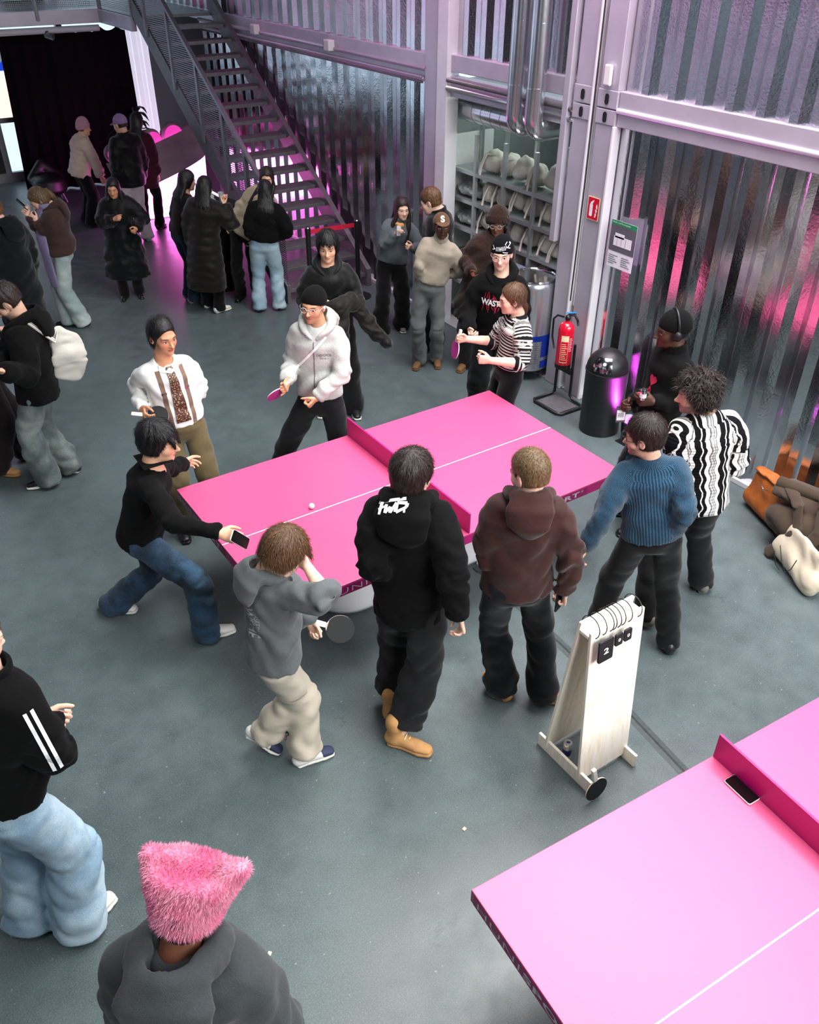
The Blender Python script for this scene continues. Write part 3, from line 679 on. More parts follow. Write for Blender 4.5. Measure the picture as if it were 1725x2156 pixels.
# ------------------------------------------------------------------ glowing counter at the back
M['glow'] = emis('counter_glow', '#ff72dd', 16.0); M['pinkglow'] = emis('lobe_glow', '#ff3fc0', .9)
M['mauve'] = plain('mauve_shell', '#9a8a94', .5, 0, .1)
GB = empty('glowing_counter', (1.95, 9.8, 0), label='shell-shaped counter with a glowing pink front beside the stairs', cat='counter')
vs = []; fs = []
N = 16
for i in range(N+1):
    q = math.pi*(1.0+i/N); x = .72*math.cos(q); y = .22*math.sin(q)
    h = .60+.22*(x/.72)
    vs += [(x*.96, y*.96, .01), (x, y, h)]
fs = [[2*i, 2*i+2, 2*i+3, 2*i+1] for i in range(N)]
MB().add(vs, fs).build('lit_front', M['glow'], GB, smooth=True)
vs2 = []
for i in range(N+1):
    q = math.pi*(1.0+i/N); x = .72*math.cos(q); y = .22*math.sin(q); h = .60+.22*(x/.72)
    vs2 += [(x, y, h), (x*1.08, .35+.1*math.sin(q), h+.42)]
MB().add(vs2, fs).build('shell_panel', M['mauve'], GB, smooth=True)
for k, (x, z, r) in enumerate(((-.62, .92, .15), (-.30, .98, .14), (.02, 1.06, .16), (.36, 1.10, .19), (.66, 1.02, .2))):
    MB().lathe([(r*math.sin(math.pi*(i+.02)/10.04), -.10*math.cos(math.pi*(i+.02)/10.04)) for i in range(11)], n=24).build('round_lobe', M['mauve'], GB, smooth=True, loc=(x, .40, z)).rotation_euler = (math.pi/2, 0, 0)
    MB().lathe([(r*.8, 0), (r*.8, .012)], n=24).build('lit_disc', M['pinkglow'], GB, loc=(x, .295, z)).rotation_euler = (math.pi/2, 0, 0)
# ------------------------------------------------------------------ signed-distance modelling (cloth, bodies, bags)
def _n(v): v = np.asarray(v, float); return v/(np.linalg.norm(v)+1e-12)
_rs = np.random.RandomState(11)
_NK = _rs.normal(size=(4, 3)); _NP = _rs.uniform(0, 6.28, 4)
def snoise(p, lam):
    q = p*(6.283/lam); s = 0
    for k, ph in zip(_NK, _NP): s = s+np.sin(q@(k*.62).astype(np.float32)+ph+1.3*np.sin(q@(k[::-1]*.4).astype(np.float32)))
    return s/4*1.35
class Tube:
    """chain of elliptical sections: points, half-widths (along lat) and half-depths"""
    def __init__(s, pts, w, d=None, lat=None, wr=None, lam=.07, k=.03, sub=False, seed=0., endk=1.0):
        s.P = np.array(pts, float); n = len(s.P); f = lambda q: np.full(n, q, float) if np.isscalar(q) else np.array(q, float)
        s.w = f(w); s.d = f(w if d is None else d); s.wr = f(0. if wr is None else wr); s.lam = lam; s.k = k; s.sub = sub; s.seed = seed; s.endk = endk
        if lat is None:
            t = _n(s.P[-1]-s.P[0]); a = np.cross(t, [0, 0, 1.]) if abs(t[2]) < .9 else np.cross(t, [0, 1., 0]); lat = _n(a)
        L = np.array(lat, float); s.L = np.tile(L, (n, 1)) if L.ndim == 1 else L
        s.cum = np.concatenate([[0], np.cumsum(np.linalg.norm(np.diff(s.P, axis=0), axis=1))])
    def bbox(s):
        r = np.maximum(s.w, s.d)[:, None]+np.abs(s.wr)[:, None]; return (s.P-r).min(0), (s.P+r).max(0)
    def ev(s, p, coords=False):
        best = None; A = U = G = None
        for i in range(len(s.P)-1):
            a, b = s.P[i], s.P[i+1]; ab = b-a; l2 = ab@ab+1e-12; ln = math.sqrt(l2)
            r0 = p-a.astype(np.float32); t = np.clip(r0@(ab/l2).astype(np.float32), 0, 1)
            c = r0-t[:, None]*ab.astype(np.float32)
            ax = ab/ln; L = s.L[i]+(s.L[i+1]-s.L[i])*.5; 
            La = s.L[i]-ax*(s.L[i]@ax); Lb = s.L[i+1]-ax*(s.L[i+1]@ax); La = _n(La); Lb = _n(Lb)
            Lt = La+t[:, None]*(Lb-La) if np.abs(La-Lb).max() > 1e-4 else La[None]
            Lt = Lt.astype(np.float32)
            F = np.cross(np.broadcast_to(ax.astype(np.float32), Lt.shape), Lt)
            u = (c*Lt).sum(1); v = (c*F).sum(1); sx = c@ax.astype(np.float32)
            w = s.w[i]+t*(s.w[i+1]-s.w[i]); d = s.d[i]+t*(s.d[i+1]-s.d[i]); m = np.minimum(w, d)*s.endk
            q = np.sqrt((u/w)**2+(v/d)**2+(sx/m)**2)+1e-6; rr = np.sqrt(u*u+v*v+sx*sx)
            dist = np.where(q > .12, rr*(q-1)/q, -np.minimum(w, d))
            al = s.cum[i]+t*ln; an = np.arctan2(v/d, u/w)
            if s.wr.max() > 0:
                am = s.wr[i]+t*(s.wr[i+1]-s.wr[i])
                ph = s.seed*1.7
                rr_ = .5*(w+d); qv = np.stack([al*.85+.6*rr_*np.sin(an+ph)+ph, np.cos(an)*rr_*1.15, np.sin(an)*rr_*1.15+ph*.3], 1).astype(np.float32)
                nn = snoise(qv, s.lam*2.3); fo = 1.9*np.abs(nn)-.62
                dist = dist-am*fo
            if best is None: best, A, U, G = dist, al, u, an
            else:
                mk = dist < best; best = np.where(mk, dist, best)
                if coords: A = np.where(mk, al, A); U = np.where(mk, u, U); G = np.where(mk, an, G)
        return (best, A, U, G) if coords else best
class Ell:
    def __init__(s, c, r, R=None, k=.02, sub=False):
        s.c = np.array(c, float); s.r = np.array(r if not np.isscalar(r) else [r]*3, float); s.R = np.eye(3) if R is None else np.array(R, float); s.k = k; s.sub = sub
    def bbox(s): e = np.abs(s.R)@s.r; return s.c-e, s.c+e
    def ev(s, p, coords=False):
        l = (p-s.c.astype(np.float32))@s.R.astype(np.float32); q = np.sqrt(((l/s.r.astype(np.float32))**2).sum(1))+1e-6; rr = np.sqrt((l*l).sum(1))
        d = np.where(q > .1, rr*(q-1)/q, -s.r.min())
        if coords: return d, l[:, 2], l[:, 0], np.arctan2(l[:, 1], l[:, 0])
        return d
class Field:
    """function prim: fn(points)->distance inside a box"""
    def __init__(s, fn, lo, hi, k=.01, sub=False, cut=False): s.fn = fn; s.lo = np.array(lo, float); s.hi = np.array(hi, float); s.k = k; s.sub = sub; s.cut = cut
    def bbox(s): return s.lo, s.hi
    def ev(s, p, coords=False):
        d = s.fn(p); return (d, p[:, 2], p[:, 0], p[:, 1]) if coords else d
def smin(a, b, k):
    h = np.clip(.5+.5*(b-a)/k, 0, 1); return b+(a-b)*h-k*h*(1-h)
def nets(D, org, h):
    S = D < 0; nx, ny, nz = D.shape
    c = np.zeros((nx-1, ny-1, nz-1), np.int8); offs = [(i, j, k) for i in (0, 1) for j in (0, 1) for k in (0, 1)]
    for i, j, k in offs: c += S[i:nx-1+i, j:ny-1+j, k:nz-1+k]
    act = np.argwhere((c > 0) & (c < 8))
    if len(act) == 0: return np.zeros((0, 3)), np.zeros((0, 4), int)
    vid = np.full(c.shape, -1, np.int64); vid[tuple(act.T)] = np.arange(len(act))
    V = np.stack([D[act[:, 0]+i, act[:, 1]+j, act[:, 2]+k] for i, j, k in offs], 1)
    O = np.array(offs, float); acc = np.zeros((len(act), 3)); cnt = np.zeros(len(act))
    for a in range(8):
        for b in range(a+1, 8):
            if np.abs(O[a]-O[b]).sum() != 1: continue
            m = (V[:, a] < 0) != (V[:, b] < 0); t = np.where(m, V[:, a]/np.where(m, V[:, a]-V[:, b], 1), 0)
            acc += np.where(m[:, None], O[a]+t[:, None]*(O[b]-O[a]), 0); cnt += m
    P = (act+acc/cnt[:, None])*h+org
    F = []
    for ax in range(3):
        o1, o2 = (ax+1) % 3, (ax+2) % 3
        sl0 = [slice(None)]*3; sl1 = [slice(None)]*3; sl0[ax] = slice(0, -1); sl1[ax] = slice(1, None)
        a, b = S[tuple(sl0)], S[tuple(sl1)]; E = np.argwhere(a != b)
        ok = (E[:, o1] > 0) & (E[:, o2] > 0) & (E[:, o1] < D.shape[o1]-1) & (E[:, o2] < D.shape[o2]-1); E = E[ok]
        q = []
        for d1, d2 in ((1, 1), (0, 1), (0, 0), (1, 0)):
            I = E.copy(); I[:, o1] -= d1; I[:, o2] -= d2; q.append(vid[tuple(I.T)])
        q = np.stack(q, 1); ins = a[tuple(E.T)]
        q[~ins] = q[~ins][:, ::-1]; F.append(q)
    F = np.concatenate(F); F = F[(F >= 0).all(1)]
    return P, F
def mesh_sdf(prims, h, cuts=(), noise=None, pad=None, smooth=1):
    pad = pad or 3*h
    un = [p for p in prims if not p.sub]
    lo = np.min([p.bbox()[0] for p in un], 0)-pad; hi = np.max([p.bbox()[1] for p in un], 0)+pad
    N = np.ceil((hi-lo)/h).astype(int)+1; D = np.full(N, 1.0, np.float32)
    for p in prims:
        a, b = p.bbox(); m = p.k+2.5*h
        i0 = np.maximum(np.floor((a-m-lo)/h).astype(int), 0); i1 = np.minimum(np.ceil((b+m-lo)/h).astype(int)+1, N)
        if (i1 <= i0).any(): continue
        gx = [np.arange(i0[q], i1[q])*h+lo[q] for q in range(3)]
        G = np.stack(np.meshgrid(*gx, indexing='ij'), -1).reshape(-1, 3).astype(np.float32)
        d = p.ev(G).reshape(i1-i0); sl = tuple(slice(i0[q], i1[q]) for q in range(3))
        if getattr(p, 'cut', False): D[sl] = np.maximum(D[sl], d)
        elif p.sub: D[sl] = -smin(-D[sl], d, p.k)
        else: D[sl] = smin(D[sl], d, p.k)
    if cuts or noise:
        near = np.argwhere(np.abs(D) < 4*h+.05); G = (near*h+lo).astype(np.float32); d = D[tuple(near.T)]
        if noise: d = d+noise(G)
        for o, nrm in cuts: d = np.maximum(d, (G-np.array(o, np.float32))@np.array(nrm, np.float32))
        D[tuple(near.T)] = d
        if cuts:
            deep = np.argwhere(D < -(4*h+.05)+1e-6)
            if len(deep):
                G = (deep*h+lo).astype(np.float32); d = D[tuple(deep.T)]
                for o, nrm in cuts: d = np.maximum(d, (G-np.array(o, np.float32))@np.array(nrm, np.float32))
                D[tuple(deep.T)] = d
    P, F = nets(D, lo, h)
    for _ in range(smooth):
        I = F.ravel(); J = F[:, [1, 2, 3, 0]].ravel(); c = np.bincount(I, minlength=len(P))
        A = np.stack([np.bincount(I, weights=P[J, q], minlength=len(P)) for q in range(3)], 1)
        P = P*.5+A/np.maximum(c, 1)[:, None]*.5
    return P, F
def coords_of(prims, P):
    best = np.full(len(P), 9e9); out = np.zeros((len(P), 3)); p32 = P.astype(np.float32)
    for i, p in enumerate(prims):
        if p.sub: continue
        d, al, u, g = p.ev(p32, True); m = d < best; best = np.where(m, d, best)
        out[m] = np.stack([u, g, al], 1)[m]
    return out
def obj_from(P, F, name, mat, parent=None, org=(0, 0, 0), gc=None, hp=None, **k):
    me = bpy.data.meshes.new(name); me.vertices.add(len(P)); me.vertices.foreach_set('co', (P-np.array(org)).astype(np.float32).ravel())
    nF = len(F); me.loops.add(nF*4); me.loops.foreach_set('vertex_index', np.asarray(F, np.int32).ravel())
    me.polygons.add(nF); me.polygons.foreach_set('loop_start', np.arange(0, nF*4, 4, dtype=np.int32))
    me.polygons.foreach_set('use_smooth', np.ones(nF, bool))
    me.update(calc_edges=True)
    for nm, arr in (('gc', gc), ('hp', hp)):
        if arr is not None:
            at = me.attributes.new(nm, 'FLOAT_VECTOR', 'POINT'); at.data.foreach_set('vector', np.asarray(arr, np.float32).ravel())
    if mat: me.materials.append(mat)
    o = bpy.data.objects.new(name, me); COL.objects.link(o)
    if parent: o.parent = parent
    else: o.location = org
    return tag(o, **k)
def sdf_obj(prims, h, name, mat, parent=None, org=(0, 0, 0), gc=True, **k):
    kw = {q: k.pop(q) for q in ('cuts', 'noise', 'pad', 'smooth') if q in k}
    P, F = mesh_sdf(prims, h, **kw)
    return obj_from(P, F, name, mat, parent, org, coords_of(prims, P) if gc else None, **k)
def project_print(name, obj, vs2, fs, o, ax, ay, width, height, mat, parent, lift=.003, depth=.25, sub=1):
    """lays a flat 2-d print (lettering, emblem) onto the surface of a garment"""
    me = obj.data; n = len(me.vertices); co = np.empty(n*3, np.float32); me.vertices.foreach_get('co', co); co = co.reshape(-1, 3)
    bv = BVHTree.FromPolygons([tuple(c) for c in co], [tuple(p.vertices) for p in me.polygons])
    bm = bmesh.new(); lo = vs2.min(0); hi = vs2.max(0); q = (vs2-lo)/(hi-lo)
    o, ax, ay = [np.array(t, float) for t in (o, ax, ay)]; az = np.cross(_n(ax), _n(ay))
    bvts = [bm.verts.new(o+ax*(u-.5)*width+ay*(v-.5)*height+az*depth) for u, v in q]
    for f in fs:
        try: bm.faces.new([bvts[i] for i in f])
        except ValueError: pass
    bmesh.ops.triangulate(bm, faces=bm.faces[:])
    for _ in range(sub): bmesh.ops.subdivide_edges(bm, edges=[e for e in bm.edges if e.calc_length() > .012], cuts=1, use_grid_fill=False)
    bmesh.ops.triangulate(bm, faces=bm.faces[:])
    for v in bm.verts:
        hit = bv.ray_cast(v.co, Vector(-az))
        v.co = (hit[0]+Vector(az)*lift) if hit[0] is not None else Vector(np.array(v.co)-az*depth)
    m2 = bpy.data.meshes.new(name); bm.to_mesh(m2); bm.free(); m2.materials.append(mat)
    ob = bpy.data.objects.new(name, m2); COL.objects.link(ob); ob.parent = parent
    return ob

# ------------------------------------------------------------------ skin and hair materials
def mat_skin(name, tone, lip=None, brow='#231915', beard=0.0, eye=True):
    t = NT(name); c = srgb(tone); co = t.obj(); n = t.noise(co, 30, 3)
    base = t.ramp(n, [(.3, tuple(x*.86 for x in c[:3])), (.7, tuple(min(1, x*1.08) for x in c[:3]))])
    x, y, z = t.xyz(t.attr('hp')); ax = t.math('ABSOLUTE', x); front = t.step(y, .05, .012)
    def ell(cx, cz, rx, rz, u=None, soft=.25):
        u = ax if u is None else u
        a = t.math('DIVIDE', t.math('SUBTRACT', u, cx), rx); b = t.math('DIVIDE', t.math('SUBTRACT', z, cz), rz)
        r = t.math('ADD', t.math('MULTIPLY', a, a), t.math('MULTIPLY', b, b))
        return t.math('MULTIPLY', t.math('SUBTRACT', 1.0, t.step(r, 1.0, soft)), front)
    blush = ell(.040, -.035, .03, .025, soft=.9); base = t.mix(t.math('MULTIPLY', blush, .35), base, (c[0]*1.0, c[1]*.72, c[2]*.68))
    lipc = srgb(lip) if lip else (c[0]*.75, c[1]*.42, c[2]*.42, 1)
    base = t.mix(t.math('MULTIPLY', ell(0, -.064, .024, .0095, u=x), .75), base, lipc)
    base = t.mix(t.math('MULTIPLY', ell(0, -.0645, .023, .0014, u=x, soft=.5), .8), base, (c[0]*.2, c[1]*.1, c[2]*.1))
    if beard:
        bz = t.math('MULTIPLY', t.math('SUBTRACT', 1.0, t.step(z, -.048, .012)), t.step(y, .02, .03))
        base = t.mix(t.math('MULTIPLY', bz, t.math('MULTIPLY', t.noise(co, 260, 2), beard)), base, srgb(brow))
        base = t.mix(t.math('MULTIPLY', ell(0, -.050, .026, .0055, u=x, soft=.5), min(1, beard*1.0)), base, srgb(brow))
    bw = t.math('ADD', z, t.math('MULTIPLY', ax, -.10))
    a = t.math('DIVIDE', t.math('SUBTRACT', ax, .035), .021); b = t.math('DIVIDE', t.math('SUBTRACT', bw, .0165), .0045)
    br = t.math('SUBTRACT', 1.0, t.step(t.math('ADD', t.math('MULTIPLY', a, a), t.math('MULTIPLY', b, b)), 1.0, .4))
    base = t.mix(t.math('MULTIPLY', t.math('MULTIPLY', br, front), .85), base, srgb(brow))
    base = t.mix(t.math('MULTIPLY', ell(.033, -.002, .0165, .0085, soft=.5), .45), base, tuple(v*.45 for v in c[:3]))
    if eye:
        base = t.mix(ell(.033, -.003, .0135, .0048, soft=.2), base, (.62, .60, .58)); base = t.mix(ell(.033, -.003, .0056, .0056, soft=.2), base, (.015, .01, .008))
        base = t.mix(t.math('MULTIPLY', ell(.033, .0022, .0155, .0022, soft=.5), .9), base, (.02, .015, .012))
    base = t.mix(t.math('MULTIPLY', ell(.0075, -.0415, .004, .0025, soft=.5), .7), base, tuple(v*.25 for v in c[:3]))
    t.set(col=base, rough=.5, spec=.4); t.put(t.b.inputs['Subsurface Weight'], .08); t.b.inputs['Subsurface Radius'].default_value = (.012, .005, .003)
    return t.m
def mat_hair(name, col, hi=None):
    t = NT(name); co = t.obj(); c = srgb(col); h = srgb(hi) if hi else tuple(min(1, x*2.1+.006) for x in c[:3])
    n = t.noise(t.mapping(co, (1, 1, .25)), 150, 3, .6); t.set(col=t.ramp(n, [(.36, c), (.72, h)]), rough=.42, spec=.4)
    t.bump(n, .6, .006); return t.m

# ------------------------------------------------------------------ figure builder
def hairfield(style, R, O, s, seed=0.0, thick=None, low=None, zbo=None):
    """hair volume in head space: returns prims"""
    st = dict(short=(.013, .075, .55, .004), mop=(.028, .028, .40, .006), bowl=(.026, .030, .35, .0035), long=(.017, .060, .50, .003), sleek=(.008, .078, .50, .0015), curly=(.028, .048, .48, .014), crop=(.006, .080, .60, .0015), side=(.024, .050, .50, .005))[style]
    th, zb, slope, amp = st
    if thick: th = thick
    cut_low = dict(crop=-.045, short=-.055, mop=-.062, bowl=-.060, long=-.12, sleek=-.10, curly=-.095, side=-.058)[style]
    if low is not None: cut_low = low
    if zbo is not None: zb = zbo
    c = np.array([0, -.018, .042]); r = np.array([.077+th*.8, .098+th*.85, .086+th])
    Rf = R.astype(np.float32); Of = O.astype(np.float32)
    def fn(p):
        l = ((p-Of)@Rf)/s; x, y, z = l[:, 0], l[:, 1], l[:, 2]
        q = np.sqrt((((l-c)/r)**2).sum(1))+1e-6; rr = np.sqrt(((l-c)**2).sum(1)); d = np.where(q > .1, rr*(q-1)/q, -.08)
        # lower back and sides follow the skull down to the nape
        kx = .86 if style in ('crop', 'short', 'side') else .97; q2 = np.sqrt((x/(r[0]*kx))**2+((y+.030)/(r[1]*(.74 if kx < .9 else .80)))**2+((z+.01)/.105)**2)+1e-6; d2 = np.sqrt(x*x+(y+.03)**2+(z+.01)**2)*(q2-1)/q2
        d = smin(d, d2, .02)
        az = np.arctan2(x, y+.055); rad = np.sqrt(x*x+(y+.055)**2)
        stq = .8*np.sin(az*9+3*np.sin(az*3.1+seed)+rad*40+z*25+seed)+.7*np.sin(az*23+4*np.sin(az*4+rad*30)+seed*2)+.4*np.sin(az*47+z*60)
        if style == 'curly': stq = 1.6*np.sin(x*190+2*np.sin(z*120))*np.sin(y*180+2*np.sin(x*130))+1.1*np.sin(z*170+3*np.sin(y*90))
        d = d-amp*.45*stq
        face = np.minimum((y-.030-slope*(z+.022))*.85, (zb+.008*np.sin(x*95+seed*3)+.01*np.abs(x)/.07-z)*.9)
        d = np.maximum(d, face); d = np.maximum(d, (cut_low-z)); d = np.maximum(d, np.minimum(y+.0-.02, (-.030-z)))
        # leave the ears free
        if style in ('crop', 'short', 'side'):
            de = np.sqrt(((np.abs(x)-.085)/.035)**2+((y+.002)/.030)**2+((z+.018)/.044)**2); d = np.maximum(d, (1-de)*.02)
        return d*s
    e = .16*s
    return [Field(fn, O-e*np.array([1, 1, 1.1]), O+e, .004*s)]
class Fig: pass
def basis(fwd, up=(0, 0, 1)):
    f = _n(fwd); r = _n(np.cross(f, up)); u = np.cross(r, f); return np.stack([r, f, u], 1)   # columns right, fwd, up
def head_prims(O, R, s, neck_base, jaw=1.0, neckw=.056):
    T = lambda *p: O+R@(np.array(p)*s); q = lambda r: tuple(np.array(r)*s)
    P = [Ell(T(0, -.015, .038), q((.075, .096, .086)), R, k=.03*s), Ell(T(0, .030, -.028), q((.060*jaw, .068, .085)), R, k=.035*s),
         Ell(T(0, .042, -.082), q((.046*jaw, .045, .033)), R, k=.03*s), Ell(T(0, .080, -.098), q((.020, .018, .017)), R, k=.02*s)]
    for e in (-1, 1):
        P += [Ell(T(e*.040, .056, -.030), q((.024, .026, .026)), R, k=.025*s)]
    P += [Tube([T(-.042, .074, .017), T(0, .087, .019), T(.042, .074, .017)], .013*s, k=.018*s)]
    for e in (-1, 1): P += [Ell(T(e*.034, .100, -.003), q((.017, .013, .0095)), R, k=.012*s, sub=True), Ell(T(e*.033, .0755, -.003), q((.0135, .0135, .0105)), R, k=.006*s)]
    P += [Tube([T(0, .088, .006), T(0, .106, -.020), T(0, .117, -.035)], [.007*s, .009*s, .0115*s], k=.012*s), Ell(T(-.011, .103, -.039), q((.008, .010, .007)), R, k=.008*s), Ell(T(.011, .103, -.039), q((.008, .010, .007)), R, k=.008*s),
          Ell(T(0, .094, -.060), q((.021, .010, .0055)), R, k=.007*s), Ell(T(0, .092, -.070), q((.018, .010, .0055)), R, k=.007*s)]
    for e in (-1, 1):
        Re = R@np.array([[math.cos(.3*e), -math.sin(.3*e), 0], [math.sin(.3*e), math.cos(.3*e), 0], [0, 0, 1]])
        P += [Ell(T(e*.079, -.008, -.012), q((.007, .020, .032)), Re, k=.008*s), Ell(T(e*.086, -.004, -.012), q((.005, .010, .018)), Re, k=.006*s, sub=True)]
    P += [Tube([neck_base-np.array([0, 0, .05])*s, neck_base+np.array([0, 0, .01])*s, T(0, -.018, -.055)], [neckw*1.35*s, neckw*s*1.08, neckw*s], k=.03*s)]
    return P
def hand_prims(W, D, T, right, s, curl=.35, spread=.0, thumb=.4, point=False, thin=1.0):
    """wrist, finger direction, thumb-side direction"""
    d = _n(D); t = _n(np.asarray(T)-d*(np.asarray(T)@d)); n = -np.cross(d, t) if right else np.cross(d, t)   # palm normal
    P = [Tube([W-d*.035*s, W, W+d*.045*s+n*.002*s, W+d*.088*s], [.027*s, .028*s, .040*s, .042*s], [.021*s, .018*s, .0145*s, .012*s], lat=t, k=.012*s)]
    fl = (.078, .088, .081, .062); ox = (.030, .0105, -.0095, -.028); rad = (.0088, .0092, .0088, .0078)
    for i in range(4):
        c = curl if not (point and i == 0) else .06
        c = min(1.25, c*(1+.12*i)); a = 0.0; p = W+d*(.086-.004*abs(i-1))*s+t*ox[i]*s; pts = [p-d*.02*s, p]; L = fl[i]*s
        for j, fr in enumerate((.46, .30, .24)):
            a += (c*1.25, c*1.5, c*1.0)[j]; v = d*math.cos(a)+n*math.sin(a)+t*spread*(1.5-i)*.12; p = p+_n(v)*L*fr; pts.append(p)
        r = rad[i]*s*thin; P.append(Tube(pts, [r, r*1.02, r*.98, r*.9, r*.78], k=.005*s))
    p = W+d*.022*s+t*.026*s+n*.004*s; v1 = _n(d*.62+t*(.75-.25*curl)+n*(.25+.5*thumb)); v2 = _n(d*.9+t*(.30-.35*thumb)+n*(.3+.6*thumb)); v3 = _n(d*.95-t*.2*thumb+n*(.25+.7*thumb))
    a = p+v1*.040*s; b = a+v2*.034*s; c = b+v3*.026*s
    P.append(Tube([p-d*.004*s, a, b, c], [.015*s, .0115*s, .0100*s, .0078*s], k=.009*s))
    return P
SKIN = {}
def make_person(name_label, S):
    """S: dictionary of the pose (photo pixels and body-space directions), build and clothing"""
    g = Fig(); H = S.get('H', 1.75)
    Q = np.array(S['root']+(0.,)) if len(S['root']) == 2 else np.array(S['root'])
    v = _n((Q-CAM)*np.array([1, 1, 0])); y0 = math.atan2(v[1], v[0]); g.Q = Q
    if 'hp' in S: _d = ray(*S['hp'][:2]); H = min(1.92, max(1.5, (CAM+_d*(((Q-CAM)@v-(S['hp'][2] if len(S['hp']) > 2 else 0.))/(_d@v)))[2]-S.get('hatz', 0.0)))
    s = H/1.75; g.s = s; g.H = H
    ppm = F_PX/((Q+np.array([0, 0, 1.0])-CAM)@CF)
    lod = 0 if ppm > 300 else 1 if ppm > 205 else 2
    g.lod = lod; RES = (dict(h=.0044, hand=.0050, cl=.013, hair=.0060, shoe=.0095), dict(h=.0056, hand=.0060, cl=.0155, hair=.0072, shoe=.012), dict(h=.0078, hand=.0078, cl=.019, hair=.0092, shoe=.015))[lod]; g.RES = RES
    def vec(a): q = y0-math.radians(a); return np.array([math.cos(q), math.sin(q), 0.])
    def onplane(x, y, off=0.): d = ray(x, y); return CAM+d*(((Q-CAM)@v-off)/(d@v))
    fp = vec(S['a']); fs = vec(S.get('sa', S['a'])); ha = S.get('ha', S.get('sa', S['a']))
    rp = np.cross(fp, [0, 0, 1.]); rs = np.cross(fs, [0, 0, 1.])
    pd = S.get('pd', (0., 0.)); pel = Q+np.array([0, 0, .530*H])+rp*pd[0]+fp*pd[1]
    if 'pelz' in S: pel[2] = S['pelz']*H
    neck = onplane(*S['neck']) if 'neck' in S else Q+np.array([0, 0, .825*H])
    if 'neck' in S: neck = neck+np.array([0, 0, .026*s])
    if neck[2] < .815*H and not S.get('bent'): neck = np.array([neck[0], neck[1], .826*H]); S = dict(S); S.pop('head', None)
    hp_, hr_ = math.radians(S.get('hpitch', -10)), math.radians(S.get('hroll', 0))
    hf = vec(ha)*math.cos(hp_)+np.array([0, 0, math.sin(hp_)]); Rh = basis(hf)
    if hr_: c_, s_ = math.cos(hr_), math.sin(hr_); Rh = Rh@np.array([[c_, 0, s_], [0, 1, 0], [-s_, 0, c_]])
    hs = s*S.get('hscale', 1.0)*1.0
    head = onplane(*S['head']) if 'head' in S else neck+Rh@np.array([0, .035, .138])*s
    if 'head' in S:
        dv = head-neck; L = np.linalg.norm(dv)
        if L > .165*s: head = neck+dv*(.165*s/L)
        if L < .128*s: head = neck+dv*(.128*s/L)
    spine = _n(neck-pel); tl = np.linalg.norm(neck-pel)
    g.pel, g.neck, g.head, g.Rh, g.hs, g.fp, g.fs, g.rp, g.rs, g.spine, g.vec, g.onplane, g.tl = pel, neck, head, Rh, hs, fp, fs, rp, rs, spine, vec, onplane, tl
    bw = S.get('build', 1.0)
    rsl = _n(rs-spine*(rs@spine)); fsl = np.cross(spine, rsl); g.rsl, g.fsl = rsl, fsl
    sh = {1: neck+rsl*.152*s*bw-spine*.058*s, -1: neck-rsl*.152*s*bw-spine*.058*s}
    for k_, q in S.get('sh', {}).items(): sh[k_] = sh[k_]+rsl*q[0]+fsl*q[1]+spine*q[2]
    UA, FA = .168*H, .148*H
    def joint(par, spec, L):
        if spec[0] == 'd': return par+_n(rsl*spec[1]+fsl*spec[2]+spine*spec[3])*L
        if spec[0] == 'h': return head+Rh@(np.array(spec[1:])*hs)
        x, y = spec[0], spec[1]; sg = spec[2] if len(spec) > 2 else 1
        d = ray(x, y); oc = CAM-par; b = oc@d; c = oc@oc-L*L; disc = b*b-c
        if disc <= 0:
            P = CAM-d*b; return par+_n(P-par)*L
        tt = -b-sg*math.sqrt(disc); return CAM+d*tt
    g.arm = {}
    for sd, key in ((1, 'R'), (-1, 'L')):
        A = S.get(key, {}); e = joint(sh[sd], A.get('e', ('d', sd*.16, -.06, -1)), UA); w = joint(e, A.get('w', ('d', -sd*.02, .25, -1)), FA)
        g.arm[sd] = (sh[sd], e, w, A)
    # legs
    TH, SHN = .245*H, .246*H; ah = .045*H; g.leg = {}
    for _ in range(20):
        far_ = 0.
        for sd, key in ((1, 'RF'), (-1, 'LF')):
            f = S.get(key)
            an_ = Q+rp*sd*.11*s if f is None else (atz(f['p'][0], f['p'][1], 0.) if 'p' in f else Q+rp*f['d'][0]+fp*f['d'][1])*np.array([1, 1, 0])
            an_ = an_*np.array([1, 1, 0])+np.array([0, 0, ah+(f or {}).get('z', 0.)]); far_ = max(far_, np.linalg.norm(pel+rp*sd*.088*s-np.array([0, 0, .02])*s-an_))
        if far_ <= .985*(TH+SHN) or pel[2] < .35*H: break
        pel = pel-np.array([0, 0, .008*H])
    spine = _n(neck-pel); tl = np.linalg.norm(neck-pel); g.pel, g.spine, g.tl = pel, spine, tl
    for sd, key in ((1, 'RF'), (-1, 'LF')):
        f = S.get(key)
        if f is None: ank = Q+rp*sd*.11*s+np.array([0, 0, ah]); toe = fp+rp*sd*.2; lift = 0.; tp = 0.
        else:
            lift = f.get('z', 0.); ank = (atz(f['p'][0], f['p'][1], 0.) if 'p' in f else Q+rp*f['d'][0]+fp*f['d'][1])*np.array([1, 1, 0])+np.array([0, 0, ah+lift]); toe = vec(f.get('a', S['a']+sd*8)); tp = math.radians(f.get('tip', 0))
        hip = pel+rp*sd*.088*s-np.array([0, 0, .02])*s
        dv = ank-hip; L = np.linalg.norm(dv)
        if L > (TH+SHN)*.999: TL = L*1.001; a_, b_ = TL*.5, TL*.5
        else: a_, b_ = TH, SHN
        L = max(L, abs(a_-b_)+.02); cosA = np.clip((a_*a_+L*L-b_*b_)/(2*a_*L), -1, 1); ha_ = a_*cosA; hh = a_*math.sqrt(max(0, 1-cosA*cosA))
